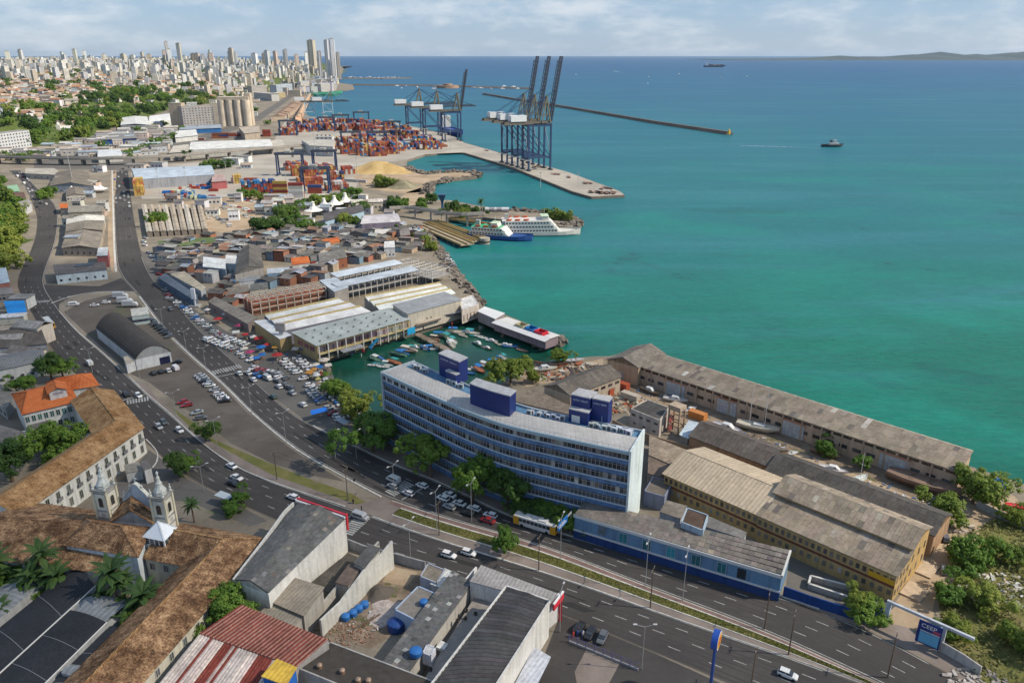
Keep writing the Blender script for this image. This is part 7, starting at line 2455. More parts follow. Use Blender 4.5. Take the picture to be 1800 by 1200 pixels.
def carrow(a,b_,n,cols,where,across=0.,jit=.4,small=False,rows=1,dy=5.4,kind=None):
 A,B_=G(*a,.02),G(*b_,.02)
 d=(B_-A)
 an=math.atan2(d.y,d.x)
 nn=Vector((-math.sin(an),math.cos(an),0))
 for r_ in range(rows):
  for k in range(n):
   if cvr.random()<.04:
    continue
   p=A.lerp(B_,k/max(1,n-1))+nn*(r_*dy+cvr.uniform(-jit,jit))
   car(p, an + across + cvr.uniform(-.06, .06) + (math.pi if cvr.random() < .4 else 0), cvr.choice(cols), where, kind, 'parked cars', small)
WS = 'wwwwwssk'
MXC = 'wwwsskgrbw'
H90=math.pi/2
carrow((351, 662), (397, 706), 13, WS, 'parked in the tight row on the gravel lot', R(70), .1)
carrow((315, 703), (328, 714), 3, 'rrw', 'parked at the verge of the gravel lot', R(80))
carrow((347, 727), (355, 736), 2, 'gs', 'parked at the end of the gravel lot verge', R(80))
carrow((270, 657), (309, 650), 4, 'wwkk', 'parked below the arched hangar', R(100))
carrow((258, 641), (312, 638), 2, 'wk', 'parked at the hangar front')
carrow((262, 562), (298, 593), 9, 'kgskkw', 'parked behind the arched hangar', R(80), rows=1)
carrow((300, 545), (304, 549), 1, 'g', 'parked by the white kiosk')
carrow((385, 590), (432, 607), 7, WS, 'parked at the head of the market car park', R(95), rows=2, dy=-6)
carrow((424, 622), (440, 634), 3, 'wwk', 'parked between the market stalls', R(90))
carrow((300, 525), (385, 590), 15, MXC, 'parked along the shop row', R(75), .8)
carrow((500, 636), (552, 684), 10, WS, 'parked in the middle of the market car park', R(85), .3, rows=2, dy=5.8)
carrow((545, 687), (598, 738), 12, MXC, 'parked along the basin side of the car park', R(88), .3, rows=2, dy=5.4)
carrow((448, 648), (492, 660), 6, 'wwrws', 'parked beside the blue and red awnings', R(80), .8)
carrow((455, 659), (500, 668), 5, 'rkgwb', 'parked in the second rank by the awnings', R(85), .6)
carrow((488, 672), (510, 684), 3, 'wgr', 'parked at the mouth of the car park', 0)
carrow((998, 1098), (1058, 1124), 4, 'gkwg', 'parked beside the street front store', R(95), .2)
carrow((786, 452), (797, 468), 4, 'wws', 'parked on the market waterfront', R(80), small=True)
for u, v, c, h in ((1660, 1004, 's', 1.1), (1661, 948, 'g', 1.2), (1068, 1222, 'k', 0)):
 car(G(u, v, .02), h, c, 'parked on the sandy track %s' % ('by the shrubs' if v > 960 else 'at the shed corner') if v < 1100 else 'parked at the bottom edge', 'hatch')
car(G(471, 667), -.8, 's', 'standing by the market car park entrance', 'van')
car(G(453, 662), -.8, 'b', 'standing by the crossing', 'pickup')
for k,(u,v) in enumerate(((130,537),(187,533),(167,538),(206,560))):
 car(G(u, v, .02), .3, 'w', 'parked on the dirt lot above the hangar', 'van' if k == 0 else None, 'parked cars', True)
for k,(a,b_) in enumerate((((384,356),(440,372)),((392,365),(446,384)),((372,374),(408,398)),((420,352),(470,360)),((355,358),(372,384)),((440,390),(470,384)))):
 carrow(a, b_, 9, MXC, 'parked in the sandy car lot', H90, 2.5, True)
for f0, A, B_, n, wh in ((0, LNr, LFr, 26, 'driving on the far stretch of the church avenue'), (0, UNr, UFr, 22, 'driving on the straight avenue')):
 for k in range(n):
  i=cvr.randrange(2,42)
  p=A[i].lerp(B_[i],cvr.choice((.15,.38,.62,.85)))
  if PX(p)[1]<560:
   car(p + Vector((0, 0, .02)), road_dir(p, A, B_) + cvr.choice((0, math.pi)), cvr.choice(MXC), wh, None, 'cars driving on the avenues', True)
carrow((252, 420), (300, 520), 14, MXC, 'parked at the roadside below the shanties', R(40), 1.5, True)
def truck(u,v,hd,label,col,lg=7.):
 t = thing('truck', label, 'truck', G(u, v, .02), hd, 'parked trucks')
 part('cargo_box', MB().box(-lg / 2, lg / 2 - 1.8, -1.15, 1.15, .9, 3.3), CLEAN, t, col)
 part('cab', loft(MB(), [ring(lg / 2 - 1.7, 1.05, .5, 2.4), ring(lg / 2 - .6, 1.05, .5, 2.4), ring(lg / 2 + .2, 1.0, .5, 1.5)]), CARP, t, (.5, .5, .5))
 for x in (-lg/2+1.2,lg/2-.9):
  for y in (-1,1):
   part('wheel', MB().cyl((x, y - .15, .45), (x, y + .15, .45), .45, .45, 10), RUBBER, t)
for k,(u,v) in enumerate(((212,524),(220,533),(229,539))):
 truck(u, v, .15, 'pale box truck on the dirt lot, %s of three' % ('left', 'middle', 'right')[k], (.42, .43, .44))
def bus(u,v,hd,label):
 t = thing('bus', label, 'bus', G(u, v, .02), hd)
 part('body', loft(MB(), [ring(-6.1, 1.2, .45, 2.9), ring(-6, 1.27, .35, 3.1), ring(6, 1.27, .35, 3.1), ring(6.15, 1.2, .5, 2.9)]), CARP, t, (.56, .56, .55))
 for x0,x1 in ((-6.16,-4.4),(4.6,6.2)):
  part('yellow_end', loft(MB(), [ring(x0, 1.285, .4, 3.0), ring(x1, 1.285, .4, 3.0)]), CARP, t, (.60, .30, .02))
 for y in (-1.3,1.3):
  for k in range(8):
   part('window', MB().box(-4.5 + k * 1.16, -3.5 + k * 1.16, y - .02, y + .02, 1.65, 2.6), GLASS, t)
 part('windscreen', MB().box(6.18, 6.22, -1.05, 1.05, 1.5, 2.7), GLASS, t)
 part('roof_hatch', MB().box(-3, -1.6, -.8, .8, 3.1, 3.35).box(1, 3.4, -.9, .9, 3.1, 3.4), CLEAN, t, (.5, .5, .5))
 for x in (-3.6,3.7):
  for y in (-1.15,1.15):
   part('wheel', MB().cyl((x, y - .15, .5), (x, y + .15, .5), .5, .5, 12), RUBBER, t)
p=G(940,925)
bus(942, 928, road_dir(p, UNr, UFr), 'yellow and white city bus in front of the low blue building')
bus(87, 573, road_dir(G(87, 573), LNr, LFr) + .05, 'yellow and white city bus on the avenue at the left edge')
def hull(b,L,W,H,m=0,n=9,sheer=.35,deck=.82):
 secs=[]
 for k in range(n):
  f=k/(n-1)
  x=(f-.5)*L
  w=W/2*(min(1,.62+f*1.6) if f<.3 else 1)*(1-max(0,(f-.55)/.45)**2.2)
  w=max(w,.03)
  z1=H*(1+sheer*max(0,(f-.5)*2)**2)
  zk=-.3*H+max(0,(f-.75)*4)*H*.9
  secs.append([(x,-w*.55,zk),(x,w*.55,zk),(x,w,z1*.55),(x,w,z1),(x,w*deck,z1),(x,w*deck,z1*.8),(x,-w*deck,z1*.8),(x,-w*deck,z1),(x,-w,z1),(x,-w,z1*.55)])
 return loft(b,secs,m)
br=random.Random(19)
BC = [((.5, .5, .48), 'white'), ((.03, .14, .36), 'blue'), ((.04, .26, .24), 'turquoise'), ((.42, .14, .06), 'orange'), ((.2, .14, .1), 'brown'), ((.45, .42, .35), 'cream'), ((.10, .2, .14), 'green')]
def boat(p, hd, L, label, c, top=None, group=None, z=SEA_Z, kind='awning'):
 t = thing('boat', label, 'boat', (p.x, p.y, z), hd, group)
 part('hull', hull(MB(), L, L * .3, L * .1), CLEAN, t, tint(c, .15))
 h=L*.1
 if kind == 'awning':
  part('awning', MB().slab([(-L * .32, -L * .12, h + 1.5), (L * .12, -L * .12, h + 1.5), (L * .12, L * .12, h + 1.6), (-L * .32, L * .12, h + 1.6)], .07), CANVAS, t, top or (.55, .54, .5))
  q=MB()
  for x in (-L*.3,L*.1):
   for y in (-L*.11,L*.11):
    q.cyl((x,y,h*.8),(x,y,h+1.5),.04,.04,5)
  part('awning_posts', q, METAL, t, (.4, .4, .4))
 elif kind == 'cabin':
  part('cabin', loft(MB(), [ring(-L * .15, L * .09, h * .8, h + L * .1, .05), ring(L * .08, L * .09, h * .8, h + L * .11, .05), ring(L * .2, L * .07, h * .8, h + L * .02, .05)]), CLEAN, t, top or (.6, .6, .6))
  part('cabin_window', MB().box(L * .02, L * .1, -L * .095, L * .095, h + L * .03, h + L * .07), GLASS, t)
 elif kind == 'sail':
  part('cabin', loft(MB(), [ring(-L * .1, L * .08, h * .8, h + .5, .05), ring(L * .18, L * .05, h * .8, h + .35, .05)]), CLEAN, t, (.5, .52, .52))
  for x in ((.08,) if L<13 else (-.2,.15)):
   part('mast', MB().cyl((L * x, 0, h), (L * x, 0, L * 1.05), .09, .06, 6).bar((L * x - .0, -1, L * .6), (L * x, 1, L * .6), .06), METAL, t, (.55, .55, .55))
 else:
  part('thwart', MB().box(-L * .2, -L * .14, -L * .12, L * .12, h * .7, h * .85).box(L * .05, L * .11, -L * .12, L * .12, h * .7, h * .85), BARK, t)
 return t
MO=[(662,634),(670,630),(667,640),(658,643),(673,646),(680,643),(692,638),(700,624),(708,622),(716,618),(722,615),(730,611),(737,608),(748,613),(757,615),(760,597),(766,600),(772,592),(780,592),(787,596),(794,600),(800,585),(806,587),(813,591),
 (822,583),(829,587),(833,591),(842,592),(848,595),(856,597),(864,600),(872,603),(841,606),(848,610),(857,613),(888,608),(896,610),(905,611),(912,615),(918,617),(834,649),(843,652),(852,645),(862,641),(870,642),(876,634),(884,630),(825,657),(792,606)]
for k,(u,v) in enumerate(MO):
 c,nm=BC[br.choice((0,0,0,1,1,2,3,4,5,5,6))]
 kd = br.choice(('awning', 'cabin', 'open', 'awning', 'open'))
 tp = br.choice(((.6, .6, .58), (.03, .18, .46), (.05, .3, .3), (.55, .5, .42))) if kd == 'awning' else None
 L = br.uniform(5.5, 9.5) if 852 < u < 890 and v > 625 or kd != 'open' else br.uniform(4.5, 6.5)
 wh = 'by the wooden jetty' if 690 < u < 770 and v > 600 else 'in the left cluster of the basin' if u < 690 else 'in the pontoon near the office roof' if v > 625 else 'moored along the restaurant pier' if u > 838 else 'at the head of the basin'
 boat(G(u, v, SEA_Z), R(-35) + br.uniform(-.7, .7) + (math.pi if br.random() < .4 else 0), L, '%s %s boat %s' % (nm, {'awning': 'covered', 'cabin': 'cabin', 'open': 'open'}[kd], wh), c, tp, 'small boats in the basin', kind=kd)
A,B_=G(733,585),G(790,614)
og,an,L=frame(A,B_)
t = thing('jetty', 'weathered plank jetty sticking out into the boat basin', 'jetty', (og.x, og.y, 0), an)
for k in range(int(L/.6)):
 put('plank', dash_me.setdefault('plank', MB().box(0, .54, -1.6, 1.6, -.5, -.35).data('plank', mat('weathered_timber', (.26, .2, .155), .95, tint=.3))), t, None, (k * .6, 0, 0))
for x in range(0,int(L),5):
 part('pile', MB().cyl((x + .5, -1.4, -5), (x + .5, -1.4, .2), .18).cyl((x + .5, 1.4, -5), (x + .5, 1.4, .2), .18), BARK, t)
for u, v, L, hd, c, kd, lab in ((1142, 690, 9, -.9, 4, 'cabin', 'old grey motor yacht laid up by the shed door'), (1187, 706, 9, -.4, 0, 'cabin', 'long white hull on blocks at the first big door'), (1155, 682, 9, -.8, 5, 'open', 'bare hull leaning at the shed wall'),
        (1278, 757, 11, -.75, 0, 'cabin', 'white racing hull with blue bow by the dark shed'), (1331, 756, 14, -.5, 5, 'sail', 'two masted sailing boat on blocks in the yard'), (1372, 795, 7, -.5, 0, 'cabin', 'small white cruiser by the roof edge'),
        (1388, 800, 6, .3, 0, 'open', 'white dinghy beside the small cruiser'), (1464, 829, 8.5, -.6, 0, 'cabin', 'white motor cruiser with dark canopy'), (1508, 848, 9, .6, 0, 'sail', 'single masted white sailing boat'),
        (1574, 875, 5, 1.2, 0, 'open', 'white dinghy, left of the pair'), (1589, 880, 5, 1.2, 0, 'open', 'white dinghy, right of the pair'), (1622, 858, 20, -.72, 4, 'open', 'large unfinished wooden hull against the shed'),
        (1450, 800, 9, -.7, 4, 'open', 'weathered wooden boat under the shrubs'), (1738, 868, 6, -.5, 0, 'open', 'white skiff on the grass by the wall'), (1788, 893, 6, -.4, 3, 'open', 'red skiff behind the grey wall'),
        (958, 652, 10, .2, 5, 'cabin', 'pale stripped hull in the scrap yard'), (972, 644, 11, .3, 4, 'open', 'rusty hull in the scrap yard'), (1010, 636, 8, .3, 0, 'open', 'white hull section at the scrap yard shore'), (1214, 722, 6, .6, 0, 'cabin', 'white tender beside the tank frame')):
 boat(G(u, v), hd, L, lab, BC[c][0] if lab[:3] != 'red' else (.5, .02, .03), None, None, L * .04 + .1, kd)
def ferry(p,hd,L,W,label,hc,tc,decks,sup):
 t = thing('ferry', label, 'ferry', (p.x, p.y, SEA_Z), hd)
 b=MB()
 n=12
 secs=[]
 for k in range(n):
  f=k/(n-1)
  w=W/2*(1-max(0,(f-.72)/.28)**2*.75)*(1-max(0,(.1-f)/.1)*.2)
  rise=max(0,(f-.8)*5)*1.4
  secs.append([((f-.5)*L+z*.04,y,z) for y,z in ((-w*.8,-1+rise*.5),(w*.8,-1+rise*.5),(w,1),(w,3.2+rise),(w*.96,3.2+rise),(w*.96,2.8),(-w*.96,2.8),(-w*.96,3.2+rise),(-w,3.2+rise),(-w,1))])
 part('hull', loft(b, secs), CLEAN, t, hc)
 x0,x1=sup
 for d in range(decks):
  z0=2.8+d*2.7
  a,c=x0+d*1.5,x1-d*2.4
  dk = part('deck_house', loft(MB(), [ring(a, W * .46, z0, z0 + 2.6, .1), ring(c, W * .46, z0, z0 + 2.6, .1), ring(c + 2.5, W * .4, z0, z0 + .5, .1)]), CLEAN, t, (.58, .57, .53))
  for y in (-1,1):
   for k in range(int((c-a)/2.2)):
    part('deck_window', MB().box(a + .7 + k * 2.2, a + 2.1 + k * 2.2, y * W * .462 - .03, y * W * .462 + .03, z0 + .9, z0 + 1.9), GLASS, dk)
 zt=2.8+decks*2.7
 part('top_deck', MB().box(x0 + 1, x1 - decks * 2, -W * .44, W * .44, zt, zt + .25), CLEAN, t, tc)
 part('bridge', loft(MB(), [ring(x1 - 11, W * .3, zt + .25, zt + 2.9, .1), ring(x1 - 6.5, W * .3, zt + .25, zt + 2.9, .1), ring(x1 - 5.5, W * .28, zt + .3, zt + 1.2, .1)]), CLEAN, t, (.6, .58, .52))
 part('bridge_roof', MB().box(x1 - 11.5, x1 - 6, -W * .34, W * .34, zt + 2.9, zt + 3.1), CLEAN, t, (.45, .55, .4))
 part('funnel', MB().box(x0 + 3, x0 + 6, -1, 1, zt + .2, zt + 4), CLEAN, t, (.4, .4, .38))
 part('mast', MB().cyl((x1 - 9, 0, zt + 3), (x1 - 9, 0, zt + 8), .2, .1, 6).bar((x1 - 9, -1.5, zt + 6), (x1 - 9, 1.5, zt + 6), .15), METAL, t, (.5, .5, .45))
 for k in range(3):
  for y in (-1,1):
   part('lifeboat', hull(MB(), 4, 1.5, .9), CLEAN, t, (.55, .10, .04), loc=(x0 + 6 + k * 6, y * W * .38, zt + .4))
 return t
p=G(880,419,SEA_Z)
ferry(p, R(-17), 46, 13, 'smaller ferry with dark blue hull and green top deck', (.02, .07, .24), (.03, .34, .16), 2, (-21, 5))
p=G(946,412,SEA_Z)
ferry(p, R(3), 60, 15, 'large white ferry moored behind the blue one', (.50, .49, .45), (.55, .53, .5), 3, (-27, 13))
YJ=(.40,.28,.10)
for k,(a,b_,w) in enumerate((((744,397),(822,430),5),((750,391),(836,424),3),((765,388),(854,420),2.4),((790,384),(905,402),2.6))):
 A,B_=G(*a),G(*b_)
 og,an,L=frame(A,B_)
 t = thing('ferry_ramp', 'long yellowish ferry loading ramp, %s from the shore side' % ORD[k], 'jetty', (og.x, og.y, 0), an)
 part('deck', MB().box(0, L, -w, w, -.5, .0), CONC, t, (.32, .27, .2))
 for y in (-w+.3,0,w-.3):
  part('guide_rail', MB().box(0, L, y - .25, y + .25, .004, .9), METAL, t, YJ)
 for x in range(4,int(L),9):
  part('pile', MB().cyl((x, -w + .4, -6), (x, -w + .4, -.5), .4, .4, 8), CONC, t, (.25, .2, .16))
t = thing('dolphin', 'round concrete mooring dolphin at the end of a ferry ramp', 'mooring dolphin', G(852, 428, SEA_Z))
part('drum', MB().cyl((0, 0, -4), (0, 0, 4), 3.6, 3.6, 16), CONC, t, (.36, .33, .27))
part('fender', MB().cyl((0, 0, 1.2), (0, 0, 2.0), 3.75, 3.75, 16), RUBBER, t)
pts=resample(smooth(GP([(686,382),(720,380),(760,387),(800,394),(850,392)])),20)
og=pts[0].copy()
t = thing('ferry_walkway', 'raised concrete walkway leading to the ferries', 'walkway', og)
loc=[p-og for p in pts]
part('deck', solidstrip(loc, 6.2, 7.0, -2, 2), CONC, t, (.34, .31, .27))
for s_ in (-2,1.7):
 part('parapet', solidstrip(loc, 7.0, 8.2, s_, s_ + .3), CONC, t, (.4, .37, .33))
for k in range(1,20,4):
 put('pier', MB().box(-.6, .6, -.8, .8, -3, 6.2).data('pier', CONC), t, (.36, .34, .31), loc[k])
block('ferry_terminal', 'ferry terminal with curved purple edged roof', 'terminal', [(636, 394), (702, 390), (694, 377), (648, 380)], 7, 'vault', 2.4, (.2, .17, .22), (.42, .40, .42), rmat=SHEET, over=1)
block('ferry_office', 'long dark roofed ferry office with blue end wall', 'office', [(572, 389), (640, 371), (634, 360), (568, 375)], 7, 'ab', 2, (.30, .42, .52), (.085, .08, .085), over=.4, wins=((0, 8, 1, 2, 2.4, 1.4, 1, (.3, .32, .34)),))
for k,(u,v) in enumerate(((552,381),(571,374),(589,369),(608,364))):
 t = thing('peaked_tent', 'tall white peaked tent beside the ferry office, %s from the left' % ORD[k], 'tent', G(u, v), 0, 'white peaked tents')
 part('canopy', MB().lathe([(7.5, 5), (4, 6.2), (1.8, 8.5), (1.0, 11), (1.6, 11.4), (.2, 12)], 8), CANVAS, t, (.68, .66, .62))
 part('pole', MB().cyl((0, 0, 0), (0, 0, 11), .2), METAL, t, (.5, .5, .5))
t = thing('water_tower', 'dark blue funnel shaped water tower behind the ferry terminal', 'water tower', G(778, 372))
part('stem', MB().cyl((0, 0, 0), (0, 0, 6), 1.0, 1.0, 12), METAL, t, (.03, .10, .2))
part('funnel', MB().lathe([(1.0, 6), (1.4, 8), (4.2, 13.5), (4.2, 14), (.1, 14.1)], 4), METAL, t, (.03, .09, .18), rz=.78)
for k in range(3):
 c=G(858+k*13,372)
 tag(part('fuel_tank', MB().cyl((-5, 0, 1.8), (5, 0, 1.8), 1.7, 1.7, 14).box(-4, -3, -1, 1, 0, 1).box(3, 4, -1, 1, 0, 1), CLEAN, None, (.52, .52, .55), loc=c), 'white horizontal tank behind the ferries, %s from the left' % ORD[k], 'tank', 'white tanks behind the ferries')
p=G(1463,258,SEA_Z)
t = thing('tugboat', 'dark tugboat with white wheelhouse crossing the bay', 'tugboat', p, 0)
part('hull', hull(MB(), 30, 9, 3.2), CLEAN, t, (.05, .05, .06))
part('deck_house', loft(MB(), [ring(-5, 3, 2, 5.5), ring(7, 3, 2, 5.5), ring(8.5, 2.4, 2, 3.4)]), CLEAN, t, (.5, .52, .52))
part('wheelhouse', loft(MB(), [ring(0, 2.2, 5.5, 9), ring(5, 2.2, 5.5, 9)]), CLEAN, t, (.4, .44, .46))
part('mast', MB().cyl((1, 0, 9), (1, 0, 16), .25, .1, 6), METAL, t, (.2, .2, .2))
part('funnel', MB().box(-4, -2, -1, 1, 5.5, 9), METAL, t, (.06, .06, .07))
FOAM = mat('foam', (.42, .52, .54), .9, n1=(.05, .4), n2=(.4, .5))
def wake(u0,v0,u1,v1,w,label):
 a,b_=G(u0,v0,SEA_Z),G(u1,v1,SEA_Z)
 n_=Vector((-(b_-a).y,(b_-a).x,0)).normalized()
 pts=resample([a,b_],24)
 b=MB()
 for k in range(24):
  w0,w1=(w*(.25+.75*math.sin(math.pi*min(1,(q+2)/20)))*(1 if q % 2 else .6) for q in (k,k+1))
  b.face([pts[k]-n_*w0+Vector((0,0,.05)),pts[k+1]-n_*w1+Vector((0,0,.05)),pts[k+1]+n_*w1+Vector((0,0,.05)),pts[k]+n_*w0+Vector((0,0,.05))])
 o = part('wake', b, FOAM, None)
 o['kind'] = 'stuff'
 o['label'] = label
wake(1300, 256, 1445, 260, 1.4, 'thin white wake behind the tugboat')
wake(1100, 115, 1238, 118.3, 7, 'long white wake behind the container ship')
wake(1078, 125, 1092, 127.5, 8, 'short wake of a fast launch')
p=G(1256,118,SEA_Z)
t = thing('container_ship', 'distant dark container ship with white bridge at its stern', 'ship', p, R(-2))
part('hull', hull(MB(), 225, 32, 14, sheer=.3), CLEAN, t, (.03, .04, .06))
part('bridge', MB().box(-88, -70, -14, 14, 12, 44), CLEAN, t, (.6, .6, .6))
for k in range(9):
 part('container_bay', MB().box(-62 + k * 17, -47 + k * 17, -13, 13, 12, 12 + br.choice((8, 13, 16))), CLEAN, t, tint(br.choice(((.2, .08, .06), (.06, .08, .14), (.24, .2, .16))), .2))
p=G(700,246,0)
q=G(838,236,SEA_Z)
t = thing('berthed_ship', 'blue hulled ship with pale deckhouse berthed under the farther cranes', 'ship', G(795, 236, SEA_Z), R(-70))
part('hull', hull(MB(), 120, 20, 9), CLEAN, t, (.02, .06, .26))
part('deck_house', MB().box(-50, -36, -8, 8, 8, 26), CLEAN, t, (.55, .55, .5))
t = thing('green_ship', 'green hulled ship berthed at the old wharf', 'ship', G(572, 169, SEA_Z), R(30))
part('hull', hull(MB(), 110, 22, 12), CLEAN, t, (.05, .26, .16))
part('deck_house', MB().box(-45, -25, -9, 9, 10, 28), CLEAN, t, (.5, .5, .45))
t = thing('round_fort', 'squat round brown sea fort beside the far breakwater', 'fort', G(787, 155, SEA_Z))
part('outer_wall', MB().cyl((0, 0, -2), (0, 0, 10), 44, 41, 36), STONE, t, (.30, .2, .14))
part('inner_tower', MB().cyl((0, 0, 10), (0, 0, 16), 18, 18, 24), STONE, t, (.34, .25, .18))
for k in range(46):
 if k<22:
  u,v=612+k*4.8+br.uniform(-2,2),137+br.uniform(-1,1)
  w_ = 'in the far marina'
 elif k<40:
  u,v=br.choice((640,700,712,735,760,835,845,862,880,905))+br.uniform(-6,6),br.uniform(151.5,157)
  w_ = 'anchored near the round fort'
 else:
  u,v=br.uniform(900,1700),br.uniform(130,150)
  w_ = 'far out on the open bay'
 boat(G(u, v, SEA_Z), br.uniform(0, 6), br.uniform(16, 26) if k < 40 else 18, 'tiny white boat %s' % w_, (.62, .62, .62), None, 'tiny white boats far out', kind='cabin')
# ================================================================== TREES, POLES, SIGNS
def crown_mesh(seed, n_clump, per, leaf, m, flat=.95, name='crown'):
 r=random.Random(seed)
 v,f=[],[]
 lobes=[(Vector((r.gauss(0,.5),r.gauss(0,.5),r.uniform(-.35,.55)*flat)),r.uniform(.24,.6)) for _ in range(13)]
 for c in range(n_clump):
  L_,R_=lobes[int(13*r.random()**1.15)]
  d=Vector((r.gauss(0,1),r.gauss(0,1),r.gauss(.35,.8))).normalized()
  cc=L_+Vector((d.x*R_,d.y*R_,d.z*R_*flat))
  cr=r.uniform(.12,.22)
  for k in range(per):
   e=Vector((r.gauss(0,1),r.gauss(0,1),r.gauss(.3,1))).normalized()
   p=cc+e*cr*r.uniform(.5,1.1)
   nn=(e+d*.6+Vector((r.uniform(-.6,.6),r.uniform(-.6,.6),r.uniform(-.2,.8)))).normalized()
   a=nn.orthogonal().normalized()
   a=Matrix.Rotation(r.uniform(0,6.28),3,nn) @ a
   b_=nn.cross(a)
   s_=leaf*r.uniform(.6,1.3)
   i=len(v)
   v+=[tuple(p-a*s_),tuple(p-b_*s_*.6),tuple(p+a*s_),tuple(p+b_*s_*.6)]
   f.append((i,i+1,i+2,i+3))
 me=bpy.data.meshes.new(name)
 me.from_pydata(v,[],f)
 me.materials.append(m)
 return me
CRN={}
for key, m in (('L', LEAF), ('Y', LEAFY), ('D', LEAFD)):
 CRN[key]=[crown_mesh(s_+ord(key),220,44,.062,m) for s_ in range(5)]
CRF = {key: [crown_mesh(s_ + 40 + ord(key), 100, 22, .10, m) for s_ in range(5)] for key, m in (('L', LEAF), ('Y', LEAFY), ('D', LEAFD))}
tr=MB().cyl((0,0,-.2),(.02,0,.5),.045,.03,8)
for a in range(5):
 tr.cyl((.02,0,.42+a*.03),(.28*math.cos(a*1.3),.28*math.sin(a*1.3),.72),.018,.008,5)
TRK = tr.data('trunk', BARK)
tg=random.Random(2)
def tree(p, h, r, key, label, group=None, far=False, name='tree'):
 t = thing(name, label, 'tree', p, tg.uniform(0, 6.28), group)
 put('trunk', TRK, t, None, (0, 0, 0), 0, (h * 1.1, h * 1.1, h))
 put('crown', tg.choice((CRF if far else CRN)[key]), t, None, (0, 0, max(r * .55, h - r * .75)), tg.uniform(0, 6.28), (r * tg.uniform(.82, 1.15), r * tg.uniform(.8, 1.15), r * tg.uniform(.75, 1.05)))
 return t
NEAR = [(122, 806, 11, 7.8, 'L', 'large dense dark green tree in the mansion courtyard'), (22, 846, 12, 7, 'D', 'dark tree at the left edge beside the mansion'), (48, 700, 9, 4.2, 'L', 'wispy tree above the orange tiled house'), (92, 672, 11, 5.6, 'D', 'dark tree between avenue and school roof'),
  (112, 668, 9, 4.4, 'L', 'tree at the avenue edge above the orange tiled house'), (2, 600, 7, 3.4, 'L', 'tree at the left edge among the warehouses'), (362, 776, 6.5, 3.6, 'D', 'small tree on the gravel lot verge'), (316, 832, 6, 3.4, 'D', 'tree on the forecourt island, left of two'),
  (329, 833, 6, 3.0, 'L', 'tree on the forecourt island, right of two'), (426, 888, 4.5, 2.3, 'L', 'small tree by the bus shelter, upper one'), (408, 905, 3.6, 2.5, 'L', 'bushy tree by the bus shelter, lower one'), (404, 1108, 9, 5.2, 'L', 'leafy tree growing against the convent wall'),
  (590, 702, 8, 5, 'L', 'roundish tree at the head of the basin'), (618, 738, 10, 6.8, 'Y', 'yellowish tree left of the office block'), (655, 792, 12.5, 8.6, 'L', 'very large dark tree at the corner of the office block'), (757, 838, 12, 6.4, 'L', 'rounded tree in front of the office, left of three'),
  (830, 880, 12, 7.6, 'L', 'broad bright tree in front of the office, middle of three'), (892, 893, 11, 6, 'D', 'tree in front of the office, right of three'), (888, 963, 6, 3.2, 'L', 'small round tree on the central reservation'), (897, 674, 10, 6.2, 'Y', 'sunlit tree at the scrap yard shore'),
  (979, 642, 7, 4, 'Y', 'bright tree by the scrap yard'), (937, 672, 4, 2.6, 'Y', 'small bright bush tree behind the office'), (1710, 884, 9, 6, 'Y', 'tall yellow green tree at the end of the long shed'), (1652, 914, 6.5, 5.4, 'Y', 'spreading yellow green tree over the dark shed roof'),
  (1446, 800, 5, 3.6, 'L', 'shrubby tree against the long shed, left one'), (1514, 826, 4.5, 2.6, 'L', 'shrubby tree against the long shed, right one'), (1532, 1082, 4.2, 3.4, 'L', 'dark bush behind the corner of the blue wall'), (1500, 1072, 3.6, 3.2, 'Y', 'yellowish bush behind the blue wall'),
  (1700, 1000, 6, 5.4, 'L', 'big tree on the scrubby slope beside the track'), (1668, 1058, 5, 3.8, 'L', 'tree above the billboard on the slope'), (1728, 1068, 5.5, 4.6, 'Y', 'tree on the slope right of the billboard'), (1685, 1120, 3.6, 3, 'Y', 'dark tree beside the billboard'),
  (1765, 985, 4.5, 3.6, 'Y', 'yellowish tree near the right edge'), (1796, 925, 5, 3.6, 'Y', 'tree behind the grey wall at the right edge'), (1800, 1150, 5, 4.4, 'Y', 'tree in the bottom right corner'), (1650, 1112, 3, 2.2, 'L', 'bush at the gate beam')]
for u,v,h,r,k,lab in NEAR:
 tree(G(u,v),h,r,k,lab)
for k in range(12):
 tree(G(918 + k * 9, 902 + k * 2.8 + tg.uniform(-2, 2)), 4.6, 3.2, tg.choice('LLD'), 'dense shrub in the hedge below the office block, %s from the left' % ORD[k], 'hedge shrubs below the office block', name='shrub')
